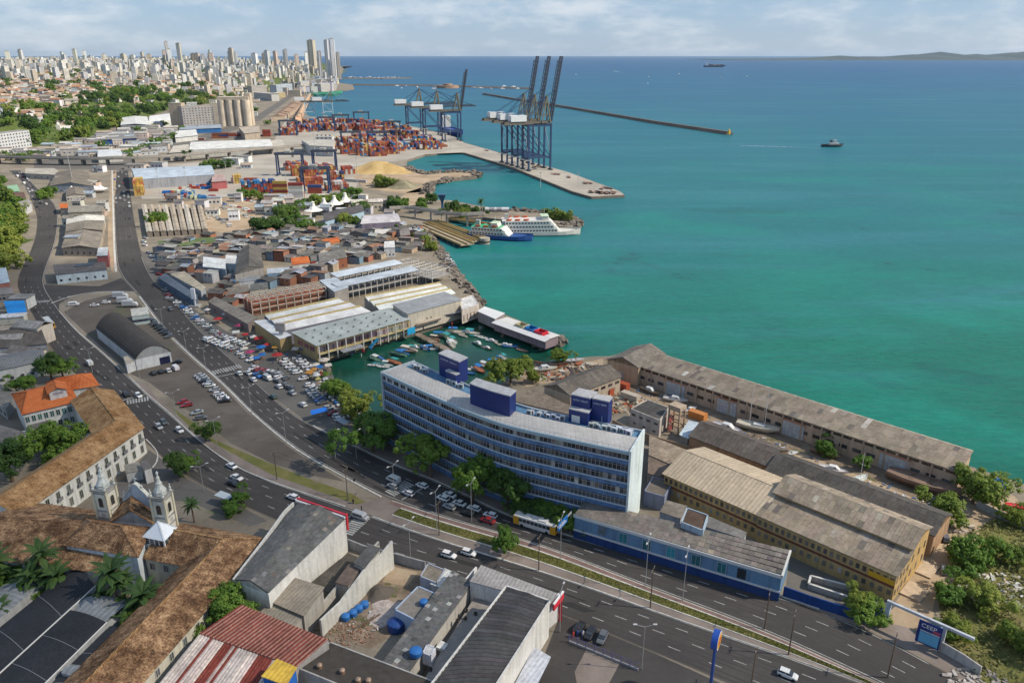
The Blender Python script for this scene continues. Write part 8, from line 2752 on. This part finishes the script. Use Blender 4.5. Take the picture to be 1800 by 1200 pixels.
MID = [(465, 412, 12, 8.5, 'D'), (483, 408, 10, 7, 'D'), (497, 388, 11, 6.5, 'D'), (515, 382, 9, 6, 'L'), (530, 396, 8, 5.5, 'L'), (543, 405, 8, 5.5, 'L'), (552, 410, 7, 5, 'D'), (530, 366, 7, 5, 'D'), (556, 364, 9, 6.5, 'Y'), (572, 362, 8, 6, 'Y'), (590, 360, 9, 6, 'L'), (606, 362, 9, 6, 'L'),
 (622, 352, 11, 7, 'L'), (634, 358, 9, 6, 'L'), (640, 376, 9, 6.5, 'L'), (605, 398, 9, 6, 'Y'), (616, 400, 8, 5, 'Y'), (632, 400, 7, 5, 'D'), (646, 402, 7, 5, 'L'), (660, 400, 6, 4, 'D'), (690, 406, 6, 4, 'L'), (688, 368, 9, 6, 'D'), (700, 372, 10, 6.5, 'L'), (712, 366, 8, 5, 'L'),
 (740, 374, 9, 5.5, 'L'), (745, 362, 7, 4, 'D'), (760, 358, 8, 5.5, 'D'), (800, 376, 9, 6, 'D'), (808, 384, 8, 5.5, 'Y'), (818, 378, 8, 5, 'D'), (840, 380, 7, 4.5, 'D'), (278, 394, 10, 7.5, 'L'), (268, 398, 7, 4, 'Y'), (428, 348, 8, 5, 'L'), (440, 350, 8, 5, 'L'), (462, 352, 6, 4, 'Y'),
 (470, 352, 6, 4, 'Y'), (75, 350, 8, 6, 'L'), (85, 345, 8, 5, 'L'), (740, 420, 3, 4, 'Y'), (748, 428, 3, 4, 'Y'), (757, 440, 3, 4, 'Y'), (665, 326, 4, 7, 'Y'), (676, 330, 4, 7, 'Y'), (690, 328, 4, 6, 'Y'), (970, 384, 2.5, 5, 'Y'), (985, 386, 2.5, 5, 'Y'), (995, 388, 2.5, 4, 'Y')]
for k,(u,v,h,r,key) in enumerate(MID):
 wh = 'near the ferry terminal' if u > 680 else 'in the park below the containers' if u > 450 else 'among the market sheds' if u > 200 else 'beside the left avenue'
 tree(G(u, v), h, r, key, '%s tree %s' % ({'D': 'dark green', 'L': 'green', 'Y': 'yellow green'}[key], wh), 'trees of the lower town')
LOW=[(320,232),(346,230),(272,226),(288,222),(240,232)]+[(225+k*8,277-k*3.2) for k in range(11)]+[(20,282),(40,284),(60,280),(90,276),(10,276),(345,266),(360,300),(375,296),(390,296),(405,294),(440,268),(452,266),(468,262),(180,262),(440,190),(448,198),(436,205),(470,220)]
for k,(u,v) in enumerate(LOW):
 tree(G(u, v), 8, tg.uniform(5, 8), tg.choice('LLD'), 'green tree among the low roofs of the lower town', 'trees of the lower town', True)
nt=0
WOOD=[]
while nt<270:
 if nt<45:
  p=G(tg.uniform(-40,48),tg.uniform(300,490))
  x,y=p.x,p.y
 elif nt<180:
  y=tg.uniform(1000,2300)
  x=(tg.uniform(-30,500)-900)/FPX*(y*CP+80*SP)
 else:
  y=1500*(4200/1500.)**tg.random()
  x=(tg.uniform(-30,590)-900)/FPX*(y*CP+60*SP)
 d=float(hill_dist(np.array([x]),np.array([y]))[0])
 if d<3 or (nt<180 and d>125):
  continue
 r=tg.uniform(5.5,9) if nt<45 else tg.uniform(8,14)
 key = tg.choice('LLDDY' if nt >= 45 else 'LYYL')
 if nt % 2 and nt>=45:
  WOOD.append((x,y,max(0,hz(x,y))-.5+r*.5,r,key))
  nt+=1
  continue
 tree((x, y, max(0, hz(x, y)) - .5), r * 1.1, r, key, '%s tree %s' % ({'D': 'dark green', 'L': 'green', 'Y': 'yellow green'}[key], 'on the bank beside the left avenue' if nt < 45 else 'in the woods on the escarpment' if nt < 180 else 'between the houses of the upper town'),
  'trees on the escarpment', True)
 nt+=1
wd,wf,wmi=[],[],[]
for (x,y,z,r,key) in WOOD:
 me=tg.choice(CRF[key])
 co=np.empty(len(me.vertices)*3)
 me.vertices.foreach_get('co', co)
 co=co.reshape(-1,3)*r+(x,y,z)
 i=len(wd)
 wd+=co.tolist()
 nq=len(me.polygons)
 wf+=[(i+4*q,i+4*q+1,i+4*q+2,i+4*q+3) for q in range(nq)]
 wmi += ['LYD'.index(key)] * nq
me = bpy.data.meshes.new('woods')
me.from_pydata(wd,[],wf)
for m in (LEAF,LEAFY,LEAFD):
 me.materials.append(m)
me.polygons.foreach_set('material_index', wmi)
o = put('woods', me)
o['kind'] = 'stuff'
o['label'] = 'woodland massed over the escarpment'
fr=MB()
N=9
for s_ in (-1,1):
 for k in range(N):
  f0,f1=k/N,(k+1)/N
  P0,P1=Vector((f0,0,.35*f0-.75*f0*f0)),Vector((f1,0,.35*f1-.75*f1*f1))
  w0,w1=.17*math.sin(math.pi*min(1,f0*.92+.1)),.17*math.sin(math.pi*min(1,f1*.92+.1))
  fr.face([P0,P1*1.0,P1+Vector((.03,s_*w1,-.07)),P0+Vector((.05,s_*w0,-.06))])
FRD = fr.data('frond', PALM)
def palm(p, h, r, label, group='coconut palms of the convent garden'):
 t = thing('palm_tree', label, 'palm tree', p, tg.uniform(0, 6), group)
 part('trunk', MB().cyl((0, 0, 0), (.2, 0, h * .5), .24, .2, 8).cyl((.2, 0, h * .5), (.1, .1, h), .2, .15, 8), BARK, t)
 for k in range(22):
  a=k*2.4
  put('frond', FRD, t, None, (.1, .1, h), 0, (r, r * 1.1, r), rot=(0, tg.uniform(-.9, .5) if k % 3 else -1.0, a))
 return t
for k, (u, v, h, r, lab) in enumerate(((92, 1050, 12, 4.2, 'palm in front of the church aisle roof'), (212, 1085, 12, 4.8, 'tall palm standing between hall roofs and cloister'), (226, 1082, 9, 3.6, 'second trunk beside the tall palm'), (262, 1100, 8, 4.6, 'broad palm beside the convent range'), (236, 1112, 4, 4.4, 'low bushy palm by the skylight roof'),
         (176, 1080, 5, 3.6, 'short palm by the dark hall end'), (10, 1055, 11, 4.4, 'palm at the left edge, upper one'), (-4, 1062, 7, 4.4, 'palm at the left edge, middle one'), (12, 1040, 5, 4, 'short palm at the left edge'), (2, 1110, 5, 4, 'palm at the left edge, lowest one'),
         (112, 1062, 8, 4, 'low palm among the garden bushes'), (72, 1062, 8, 4, 'palm among the garden bushes, left one'), (342, 918, 5.5, 2.6, 'small palm standing on the church forecourt'), (958, 392, 8, 4.5, 'palm on the ferry breakwater'), (845, 372, 8, 4, 'palm behind the ferry terminal'),
         (776, 388, 7, 3.6, 'palm near the ferry walkway'), (325, 282, 9, 5, 'palm on the pale lot beyond the flyover, left one'), (336, 281, 9, 5, 'palm on the pale lot beyond the flyover, right one'))):
 palm(G(u, v), h, r, lab, 'palm trees')
for k,(u,v,r) in enumerate(((45,1052,4.5),(62,1060,4),(82,1058,4),(108,1058,3.5),(26,1050,4),(130,1054,3),(205,1108,3),(248,1118,3.2),(228,1100,3))):
 tree(G(u, v), 6.5, r, 'L', 'leafy garden bush in the convent garden, %s from the left' % ORD[k], 'bushes of the convent garden', name='bush')
sc=MB()
area=[(p.x,p.y) for p in GP([(1700,940),(1745,915),(1830,920),(1830,1215),(1740,1215),(1660,1120),(1648,1060),(1690,1000)])]
x0,x1,y0,y1=min(p[0] for p in area),max(p[0] for p in area),min(p[1] for p in area),max(p[1] for p in area)
for k in range(15000):
 x,y=tg.uniform(x0,x1),tg.uniform(y0,y1)
 if not inside(area,x,y) or math.sin(x*.5)*math.cos(y*.43+1)+tg.uniform(-.9,.9)<-.25:
  continue
 z=tg.uniform(.05,1.1)
 s_=tg.uniform(.15,.5)
 a,e=tg.uniform(0,6.28),tg.uniform(-.8,.8)
 d=Vector((math.cos(a),math.sin(a),e))*s_
 n_=Vector((-math.sin(a),math.cos(a),tg.uniform(-.5,.5)))*s_*.7
 c=Vector((x,y,z))
 sc.face([c-d,c-n_,c+d,c+n_])
o = part('scrub', sc, DRY, None)
o['kind'] = 'stuff'
o['label'] = 'low dry scrub covering the slope beside the sandy track'
gr=MB()
for k in range(9000):
 i=tg.randrange(2,60)
 f=tg.uniform(.4,.73)
 s_=tg.random()
 p=MN[i].lerp(MN[min(60,i+1)],s_).lerp(MF[i].lerp(MF[min(60,i+1)],s_),f)
 a=tg.uniform(0,6.28)
 s_=tg.uniform(.05,.14)
 gr.face([(p.x-s_*math.cos(a),p.y-s_*math.sin(a),.19),(p.x+s_*math.cos(a),p.y+s_*math.sin(a),.19),(p.x+tg.uniform(-.1,.1),p.y,.2+tg.uniform(.1,.35))])
o = part('verge_grass', gr, DRY, None)
o['kind'] = 'stuff'
o['label'] = 'tufts of dry grass on the central reservation'
def rubble(name,cu,cv,rx,n,size,cols,label,seed):
 r=random.Random(seed)
 b=MB()
 c=G(cu,cv)
 for k in range(n):
  a,q=r.uniform(0,6.28),rx*math.sqrt(r.random())
  s_=size*r.uniform(.3,1.4)
  M_ = Matrix.Rotation(r.uniform(0, 6.28), 3, 'Z') @ Matrix.Rotation(r.uniform(-.5, .5), 3, 'X')
  b.obox((c.x+q*math.cos(a)*1.6,c.y+q*math.sin(a)*.8,.1+s_*.3*r.random()),M_ @ Vector((s_*r.uniform(.5,2),0,0)),M_ @ Vector((0,s_*.6,0)),M_ @ Vector((0,0,s_*.35)),r.randrange(len(cols)))
 o = part(name, b, [mat('litter_%d_%d' % (seed, i), q, .9) for i, q in enumerate(cols)], None)
 o['kind'] = 'stuff'
 o['label'] = label
rubble('shore_scrap', 985, 652, 13, 260, .9, ((.3, .1, .05), (.4, .34, .26), (.2, .13, .09), (.5, .46, .4), (.12, .1, .09)), 'rusty scrap metal and timber heaped on the shore', 41)
rubble('yard_scrap', 1082, 712, 9, 200, .7, ((.42, .33, .22), (.5, .46, .38), (.36, .09, .04), (.2, .15, .11)), 'scrap heap in the shipyard behind the office towers', 42)
for k,(u,v) in enumerate(((1160,700),(1235,745),(1300,770),(1420,815),(1520,850),(1600,880),(1120,690),(1350,785))):
 rubble('yard_litter', u, v, 5, 45, .3, ((.3, .2, .13), (.42, .38, .32), (.16, .12, .1), (.5, .48, .45), (.05, .12, .25)), 'litter and spare parts lying on the shipyard ground', 60 + k)
rubble('slope_rubble', 1770, 1040, 8, 220, .5, ((.5, .47, .42), (.42, .36, .3), (.55, .54, .52)), 'pale rubble tipped on the scrubby slope', 43)
rubble('shed_rubble', 1672, 925, 4, 90, .4, ((.5, .45, .38), (.42, .36, .3)), 'stones lying at the end of the dark shed', 44)
rubble('corner_rubble', 1716, 1196, 4, 90, .4, ((.4, .36, .33), (.3, .27, .25)), 'broken concrete in the bottom right corner', 45)
rubble('lot_litter', 640, 1085, 6, 160, .2, ((.4, .3, .25), (.5, .48, .45), (.3, .14, .08)), 'litter and broken brick in the vacant lot', 46)
rubble('brick_rubble', 600, 1118, 4.5, 260, .16, ((.28, .15, .10), (.34, .23, .17)), 'broken red brick at the back of the vacant lot', 47)
for k, (u, v, l_, c, lab) in enumerate(((1062, 690, 7, (.4, .09, .04), 'orange red steel container by the workshop'), (1092, 682, 6, (.36, .08, .04), 'rusty red container by the head house'), (1226, 735, 6, (.5, .2, .06), 'orange flat container in the yard'), (1108, 702, 7, (.48, .42, .34), 'low shed of white sheets in the scrap yard'))):
 tag(part('yard_container', MB().box(-l_ / 2, l_ / 2, -1.3, 1.3, 0, 2.5).box(-l_ / 2 - .05, -l_ / 2 + .15, -1.36, 1.36, 0, 2.58).box(l_ / 2 - .15, l_ / 2 + .05, -1.36, 1.36, 0, 2.58), mat('container_paint'), None, c, loc=G(u, v), rz=-.75), lab, 'container')
free_wall('grey_wall', 'grey block wall at the right edge near the sea', [(1716, 890), (1745, 905), (1790, 925), (1820, 938)], [2.2] * 4, .3, (.36, .38, .38))
free_wall('graffiti_wall', 'low painted wall beside the billboard', [(1652, 1143), (1690, 1165), (1722, 1186)], [2.4, 2.4, 2.2], .3, (.42, .4, .38))
t = thing('blue_truck', 'bright blue covered truck under the tall tree', 'truck', G(1748, 862), .4)
part('cargo_box', MB().box(-3, 2, -1.2, 1.2, .8, 3.2), CANVAS, t, (.02, .15, .45))
part('cab', loft(MB(), [ring(2.1, 1.1, .5, 2.4), ring(3.4, 1.05, .5, 2.2), ring(3.8, 1, .6, 1.4)]), CARP, t, (.02, .13, .4))
A,B_=G(1556,1094),G(1652,1138)
og,an,L=frame(A,B_)
t = thing('gate_beam', 'pale grey entrance gate beam across the sandy track', 'gate', (og.x, og.y, 0), an)
part('post', MB().box(-.45, .45, -.45, .45, 0, 5.4), CONC, t, (.40, .44, .5))
part('post', MB().box(L - .45, L + .45, -.45, .45, 0, 5.4), CONC, t, (.40, .44, .5))
part('beam', MB().box(-.5, L + 5.5, -.3, .3, 5.4, 6.0), CONC, t, (.44, .46, .5))
A,B_=G(1607,1128),G(1648,1146)
og,an,L=frame(A,B_)
t = thing('billboard', 'blue school billboard with white CEEP lettering beside the gate', 'billboard', (og.x, og.y, 0), an)
part('board', MB().box(0, L, -.1, .1, .6, 6.2), CLEAN, t, (.012, .03, .16))
part('picture_panel', MB().box(L * .12, L * .94, -.14, -.11, .9, 3.6), CLEAN, t, (.12, .36, .55))
part('white_rule', MB().box(L * .12, L * .95, -.14, -.11, 3.75, 3.95), CLEAN, t, (.6, .62, .65))
part('logo_mark', MB().box(L * .62, L * .95, -.14, -.11, 4.55, 4.8).box(L * .64, L * .93, -.14, -.11, 4.15, 4.4), CLEAN, t, (.5, .08, .1))
part('post', MB().box(.2, .5, .11, .3, 0, 6.2), METAL, t, (.4, .4, .42))
part('post', MB().box(L - .5, L - .2, .11, .3, 0, 6.2), METAL, t, (.4, .4, .42))
def text(body, size, parent, loc, rot, col, name='lettering'):
 c = bpy.data.curves.new(name, 'FONT')
 c.body,c.size,c.extrude=body,size,.02
 c.materials.append(CLEAN)
 o=bpy.data.objects.new(name,c)
 COL.objects.link(o)
 bpy.context.view_layer.update()
 me=bpy.data.meshes.new_from_object(o)
 bpy.data.objects.remove(o)
 return put(name,me,parent,col,loc,rot=rot)
text('CEEP', 1.35, t, (L * .12, -.15, 4.75), (math.pi / 2, 0, 0), (.66, .68, .7))
t = thing('pole_sign', 'tall blue pole sign with round orange face at the bottom edge', 'sign', G(1247, 1222), R(-28))
part('pole', MB().cyl((0, 0, 0), (0, 0, 12), .35, .3, 12), METAL, t, (.015, .06, .24))
part('drum', MB().cyl((-.6, 0, 13.9), (.6, 0, 13.9), 1.95, 1.95, 28), CLEAN, t, (.015, .07, .34))
part('white_ring', MB().cyl((.6, 0, 13.9), (.66, 0, 13.9), 1.85, 1.85, 28), CLEAN, t, (.62, .6, .58))
part('orange_face', MB().cyl((.66, 0, 13.9), (.70, 0, 13.9), 1.55, 1.55, 28), CLEAN, t, (.62, .28, .03))
part('face_mark', MB().box(.70, .73, -.9, .9, 13.7, 14.1).box(.70, .73, -.25, .2, 13.0, 14.9), CLEAN, t, (.5, .08, .02))
t = thing('road_sign_gantry', 'blue direction sign on a gantry arm beside the bus', 'road sign', G(1003, 936), R(60))
part('post', MB().cyl((0, 0, 0), (0, 0, 6.6), .18, .15, 8), METAL, t, (.35, .36, .38))
part('arm', MB().bar((0, 0, 6.4), (-8, 0, 6.4), .2, .5), METAL, t, (.35, .36, .38))
part('sign_panel', MB().box(-7.6, -2.4, -.12, .12, 5.0, 7.0), CLEAN, t, (.02, .14, .42))
part('panel_text', MB().box(-7.2, -4, -.16, -.13, 6.2, 6.45).box(-7.2, -3.2, -.16, -.13, 5.6, 5.85), CLEAN, t, (.6, .6, .62))
def lamp(u,v,h,label,rz=0.,arms=2,col=(.3,.3,.3)):
 t = thing('street_lamp', label, 'street lamp', G(u, v, .1), rz, 'street lamps along the avenues')
 part('pole', MB().cyl((0, 0, 0), (0, 0, h), .1, .06, 8), METAL, t, col)
 for k in range(arms):
  s_=1 if k==0 else -1
  part('arm', MB().bar((0, 0, h - .1), (s_ * 2.0, 0, h + .5), .09), METAL, t, col)
  part('lamp_head', MB().box(s_ * 2.0 - .4, s_ * 2.0 + .4, -.16, .16, h + .45, h + .62), METAL, t, (.5, .5, .5))
for k,(u,v,h,rz) in enumerate(((163,655,10,.6),(250,686,10,.6),(311,736,10,.7),(382,788,10,.8),(443,731,11,.8),(503,779,11,.8),(590,806,9,.9),(627,806,9,.9),(694,878,11,1.),(768,932,12,1.1),(829,917,12,1.1),(722,985,11,1.1),(985,982,12,1.2),(1134,1031,13,1.2),
        (1200,1055,13,1.2),(1128,1176,11,0),(984,1110,11,1.2),(287,576,9,.8),(362,648,9,.8),(328,617,9,.8),(120,555,9,.4),(358,862,8,.5))):
 lamp(u, v, h, 'tall grey street lamp beside the avenue', rz, 1 if k in (6, 7) else 2)
WIRES=[]
for k,(u,v,h) in enumerate(((487,842,9),(611,872,9),(772,940,10),(947,1002,10),(1143,1068,11),(1344,1104,10),(1386,1150,11),(1560,1190,11),(1320,1208,10))):
 t = thing('power_pole', 'dark utility pole on the central reservation, %s from the left' % ORD[k], 'utility pole', G(u, v, .1), 1.1, 'utility poles along the avenues')
 part('pole', MB().cyl((0, 0, 0), (0, 0, h), .16, .1, 8), BARK, t)
 part('crossarm', MB().bar((-1.1, 0, h - .4), (1.1, 0, h - .4), .12), BARK, t)
 part('insulator', MB().cyl((-.9, 0, h - .3), (-.9, 0, h), .06).cyl((.9, 0, h - .3), (.9, 0, h), .06), CLEAN, t, (.5, .5, .5))
 if k<7:
  WIRES.append(G(u,v,.1)+Vector((0,0,h-.1)))
for i,(p,q) in enumerate(zip(WIRES,WIRES[1:])):
 b=MB()
 for s_ in (-.9,.9):
  pts=[]
  for k in range(13):
   f=k/12
   pts.append(p.lerp(q,f)+Vector((s_*.45,s_*.9,-1.2*4*f*(1-f))))
  for a,c in zip(pts,pts[1:]):
   b.bar(a,c,.035)
 tag(part('power_line', b, RUBBER, None), 'pair of sagging wires between two utility poles on the reservation, span %s' % ORD[i], 'power line', 'power lines on the reservation')
t = thing('traffic_light', 'traffic light mast at the crossing island', 'traffic light', G(612, 880), 1.0)
part('pole', MB().cyl((0, 0, 0), (0, 0, 6), .12, .1, 8).bar((0, 0, 5.9), (3, 0, 6.1), .1), METAL, t, (.15, .15, .15))
part('signal_head', MB().box(2.7, 3.2, -.2, .2, 4.9, 6.0), METAL, t, (.03, .03, .03))
t = thing('bus_shelter', 'glass roofed bus shelter on the church side of the avenue', 'bus shelter', G(396, 885), -.5)
part('roof', MB().slab([(-2.6, -1.2, 2.6), (2.6, -1.2, 2.6), (2.6, 1.2, 2.8), (-2.6, 1.2, 2.8)], .1), CLEAN, t, (.42, .47, .5))
part('post', MB().box(-2.4, -2.2, .8, 1, 0, 2.7).box(2.2, 2.4, .8, 1, 0, 2.7), METAL, t, (.25, .26, .28))
part('back_panel', MB().box(-2.2, 2.2, .86, .94, .4, 2.3), GLASS, t)
t = thing('bus_shelter', 'bus shelter at the corner of the office trees', 'bus shelter', G(603, 752), -.75)
part('roof', MB().slab([(-2.6, -1.2, 2.6), (2.6, -1.2, 2.6), (2.6, 1.2, 2.8), (-2.6, 1.2, 2.8)], .1), CLEAN, t, (.3, .36, .42))
part('post', MB().box(-2.4, -2.2, .8, 1, 0, 2.7).box(2.2, 2.4, .8, 1, 0, 2.7), METAL, t, (.25, .26, .28))
A,B_=G(1000,1128),G(1122,1178)
og,an,L=frame(A,B_)
t = thing('metal_fence', 'blue violet railing along the front parking lot', 'fence', (og.x, og.y, 0), an)
part('base_wall', MB().box(0, L, -.15, .15, 0, .5), CONC, t, (.3, .29, .3))
part('rails', MB().box(0, L, -.03, .03, 1.75, 1.83).box(0, L, -.03, .03, .8, .88), METAL, t, (.10, .10, .25))
for k in range(int(L/2)+1):
 put('fence_post', dash_me.setdefault('fp', MB().box(-.06, .06, -.06, .06, .5, 2).data('fence_post', METAL)), t, (.10, .10, .25), (k * 2, 0, 0))
pm=MB()
loft(pm,[[(x*.17*w,y*.11*w,z) for x,y in ((-1,-1),(1,-1),(1.1,0),(1,1),(-1,1),(-1.1,0))] for z,w in ((.0,.6),(.05,.75),(.5,.85),(.85,1.05),(1.1,.95),(1.35,1.2),(1.45,.8),(1.5,.4),(1.56,.5),(1.66,.58),(1.74,.3))])
for s_ in (-1,1):
 loft(pm,[[(s_*x_+dx*r_,dy*r_,z) for dx,dy in ((-1,-1),(1,-1),(1,1),(-1,1))] for x_,z,r_ in ((.2,1.4,.06),(.26,1.1,.05),(.25,.8,.04))])
PM = pm.data('person', CANVAS)
pr=random.Random(6)
for k in range(40):
 a=pr.choice(((440,605,40,20),(480,640,40,15),(560,660,15,20),(640,620,60,10),(780,575,40,6),(620,890,25,8),(1015,1118,12,6)))
 p=G(a[0]+pr.uniform(-1,1)*a[2],a[1]+pr.uniform(-1,1)*a[3])
 if k % 6==5:
  p=G(a[0],a[1])
 c, nm = pr.choice((((.4, .4, .4), 'pale'), ((.05, .05, .06), 'dark'), ((.35, .05, .05), 'red'), ((.05, .1, .3), 'blue')))
 tag(put('person', PM, None, c, p, pr.uniform(0, 6)), 'person in %s clothes walking near the %s' % (nm, 'market' if a[1] < 700 else 'crossing' if a[1] < 1000 else 'parked cars'), 'person', 'people on foot')
# ================================================================== HAZE, CLOUDS, LABELS
b=MB().box(-61000,61000,-500,61000,-9,290)
hz = bpy.data.materials.new('haze_air')
t=NT(hz)
v = t.new('ShaderNodeVolumePrincipled')
v.inputs['Color'].default_value = (.62, .8, 1.0, 1)
v.inputs['Density'].default_value = 1.35e-5
v.inputs['Anisotropy'].default_value = .2
t.l.new(v.outputs[0],t.out.inputs[1])
o = part('haze', b, hz, None)
o['kind'] = 'stuff'
o['label'] = 'thin sea haze over the bay'
cm_ = bpy.data.materials.new('cloud_vapour')
t=NT(cm_)
v = t.new('ShaderNodeVolumePrincipled')
v.inputs['Color'].default_value = (1, 1, 1, 1)
v.inputs['Density'].default_value = .0042
v.inputs['Anisotropy'].default_value = .5
t.l.new(v.outputs[0],t.out.inputs[1])
CLOUD_Z=900.
for k,(gx_,gy_,rx,ry,rz_) in enumerate(((-165,270,250,170,70),(-90,120,190,110,60),(-330,330,160,120,60))):
 c=Vector((gx_,gy_,0))+sun_dir*(CLOUD_Z/sun_dir.z)
 r=random.Random(k+3)
 N,K=28,12
 vs_,fs_=[],[]
 ph=[r.uniform(0,6.28) for _ in range(5)]
 for i in range(K+1):
  th=math.pi*i/K
  for j in range(N):
   a=6.28318*j/N
   q=1+.16*math.sin(3*a+ph[0])*math.sin(th)+.1*math.sin(5*a+3*th+ph[1])+.06*math.sin(9*a+ph[2]+5*th)
   vs_.append((rx*q*math.sin(th)*math.cos(a),ry*q*math.sin(th)*math.sin(a),rz_*q*math.cos(th)*(1 if th<1.57 else .5)))
 for i in range(K):
  for j in range(N):
   j2=(j+1) % N
   fs_.append((i*N+j,(i+1)*N+j,(i+1)*N+j2,i*N+j2))
 me = bpy.data.meshes.new('cloud')
 me.from_pydata(vs_,[],fs_)
 me.materials.append(cm_)
 o = put('cloud', me, None, None, c, -(SUN_AZ - math.pi / 2))
 o['kind'] = 'stuff'
 o['label'] = 'cumulus cloud high to the west'
bpy.context.view_layer.update()
LMK = [('silos', 414, 215), ('mill office', 350, 210), ('old wharf', 520, 190), ('sand mound', 668, 295), ('blue warehouse', 305, 305), ('white warehouse', 405, 255), ('hangar', 235, 600), ('brick frame', 505, 525), ('dark hall', 438, 455), ('tan sheds', 305, 385),
 ('ferries', 900, 405), ('pier', 910, 570), ('jetty', 760, 600), ('front hall', 620, 590), ('sign column', 497, 605), ('stall awnings', 470, 632), ('office block', 880, 770), ('low building', 1200, 980), ('school', 1430, 930), ('long shed', 1450, 760),
 ('crossing island', 640, 890), ('mansion', 160, 800), ('church', 240, 900), ('flyover', 150, 287), ('institute', 25, 250), ('double hall', 240, 215), ('highest towers', 562, 90), ('sea edge', 595, 125), ('left edge', 10, 130), ('skyline middle', 320, 100), ('green slope', 120, 220), ('billboard', 1630, 1130),
 ('slip road', 150, 512), ('workshop', 140, 475), ('gabled row', 145, 405), ('left bank', 20, 400), ('lettered gantry', 557, 325), ('port office', 560, 250), ('farther cranes', 770, 230), ('long quay', 950, 310), ('round fort', 787, 153), ('marina', 660, 138), ('open bay', 1300, 140), ('gravel lot', 370, 690), ('totem', 343, 530), ('frame galleries', 670, 485), ('market shore', 745, 430), ('park', 540, 385)]
def nth(k):
 return ORD[k] if k < 12 else '%d%s' % (k + 1, 'th' if (k + 1) % 100 in (11, 12, 13) else {1: 'st', 2: 'nd', 3: 'rd'}.get((k + 1) % 10, 'th'))
by={}
for o in THINGS:
 by.setdefault(o['label'], []).append(o)
for lab,L_ in by.items():
 if len(L_)<2:
  continue
 sub_={}
 for o in L_:
  u,v=PX(o.location)
  key = ''
  if len(L_)>10:
   key=min(LMK,key=lambda q: (q[1]-u)**2+(3*(q[2]-v))**2)[0]
  sub_.setdefault(key,[]).append((u,v,o))
 for key,q in sub_.items():
  base=lab
  if key:
   for w in (' in the ', ' on the ', ' behind the ', ' between the ', ' among the ', ' under the ', ' beside the ', ' parked ', ' driving ', ' standing '):
    if w in base and len(base.split(w)[0].split())>1:
     base = base.split(w)[0] + (w.rstrip() if w[1] in 'pds' else '')
     break
   base += ' by the ' + key
  for u,v,o in q:
   o['label'] = base
by={}
for o in THINGS:
 by.setdefault(o['label'], []).append((PX(o.location), o))
for lab,q in by.items():
 if len(q)>1:
  q.sort(key=lambda e: e[0])
  for k,(_,o) in enumerate(q):
   o['label'] = '%s, %s from the left' % (lab, nth(k))
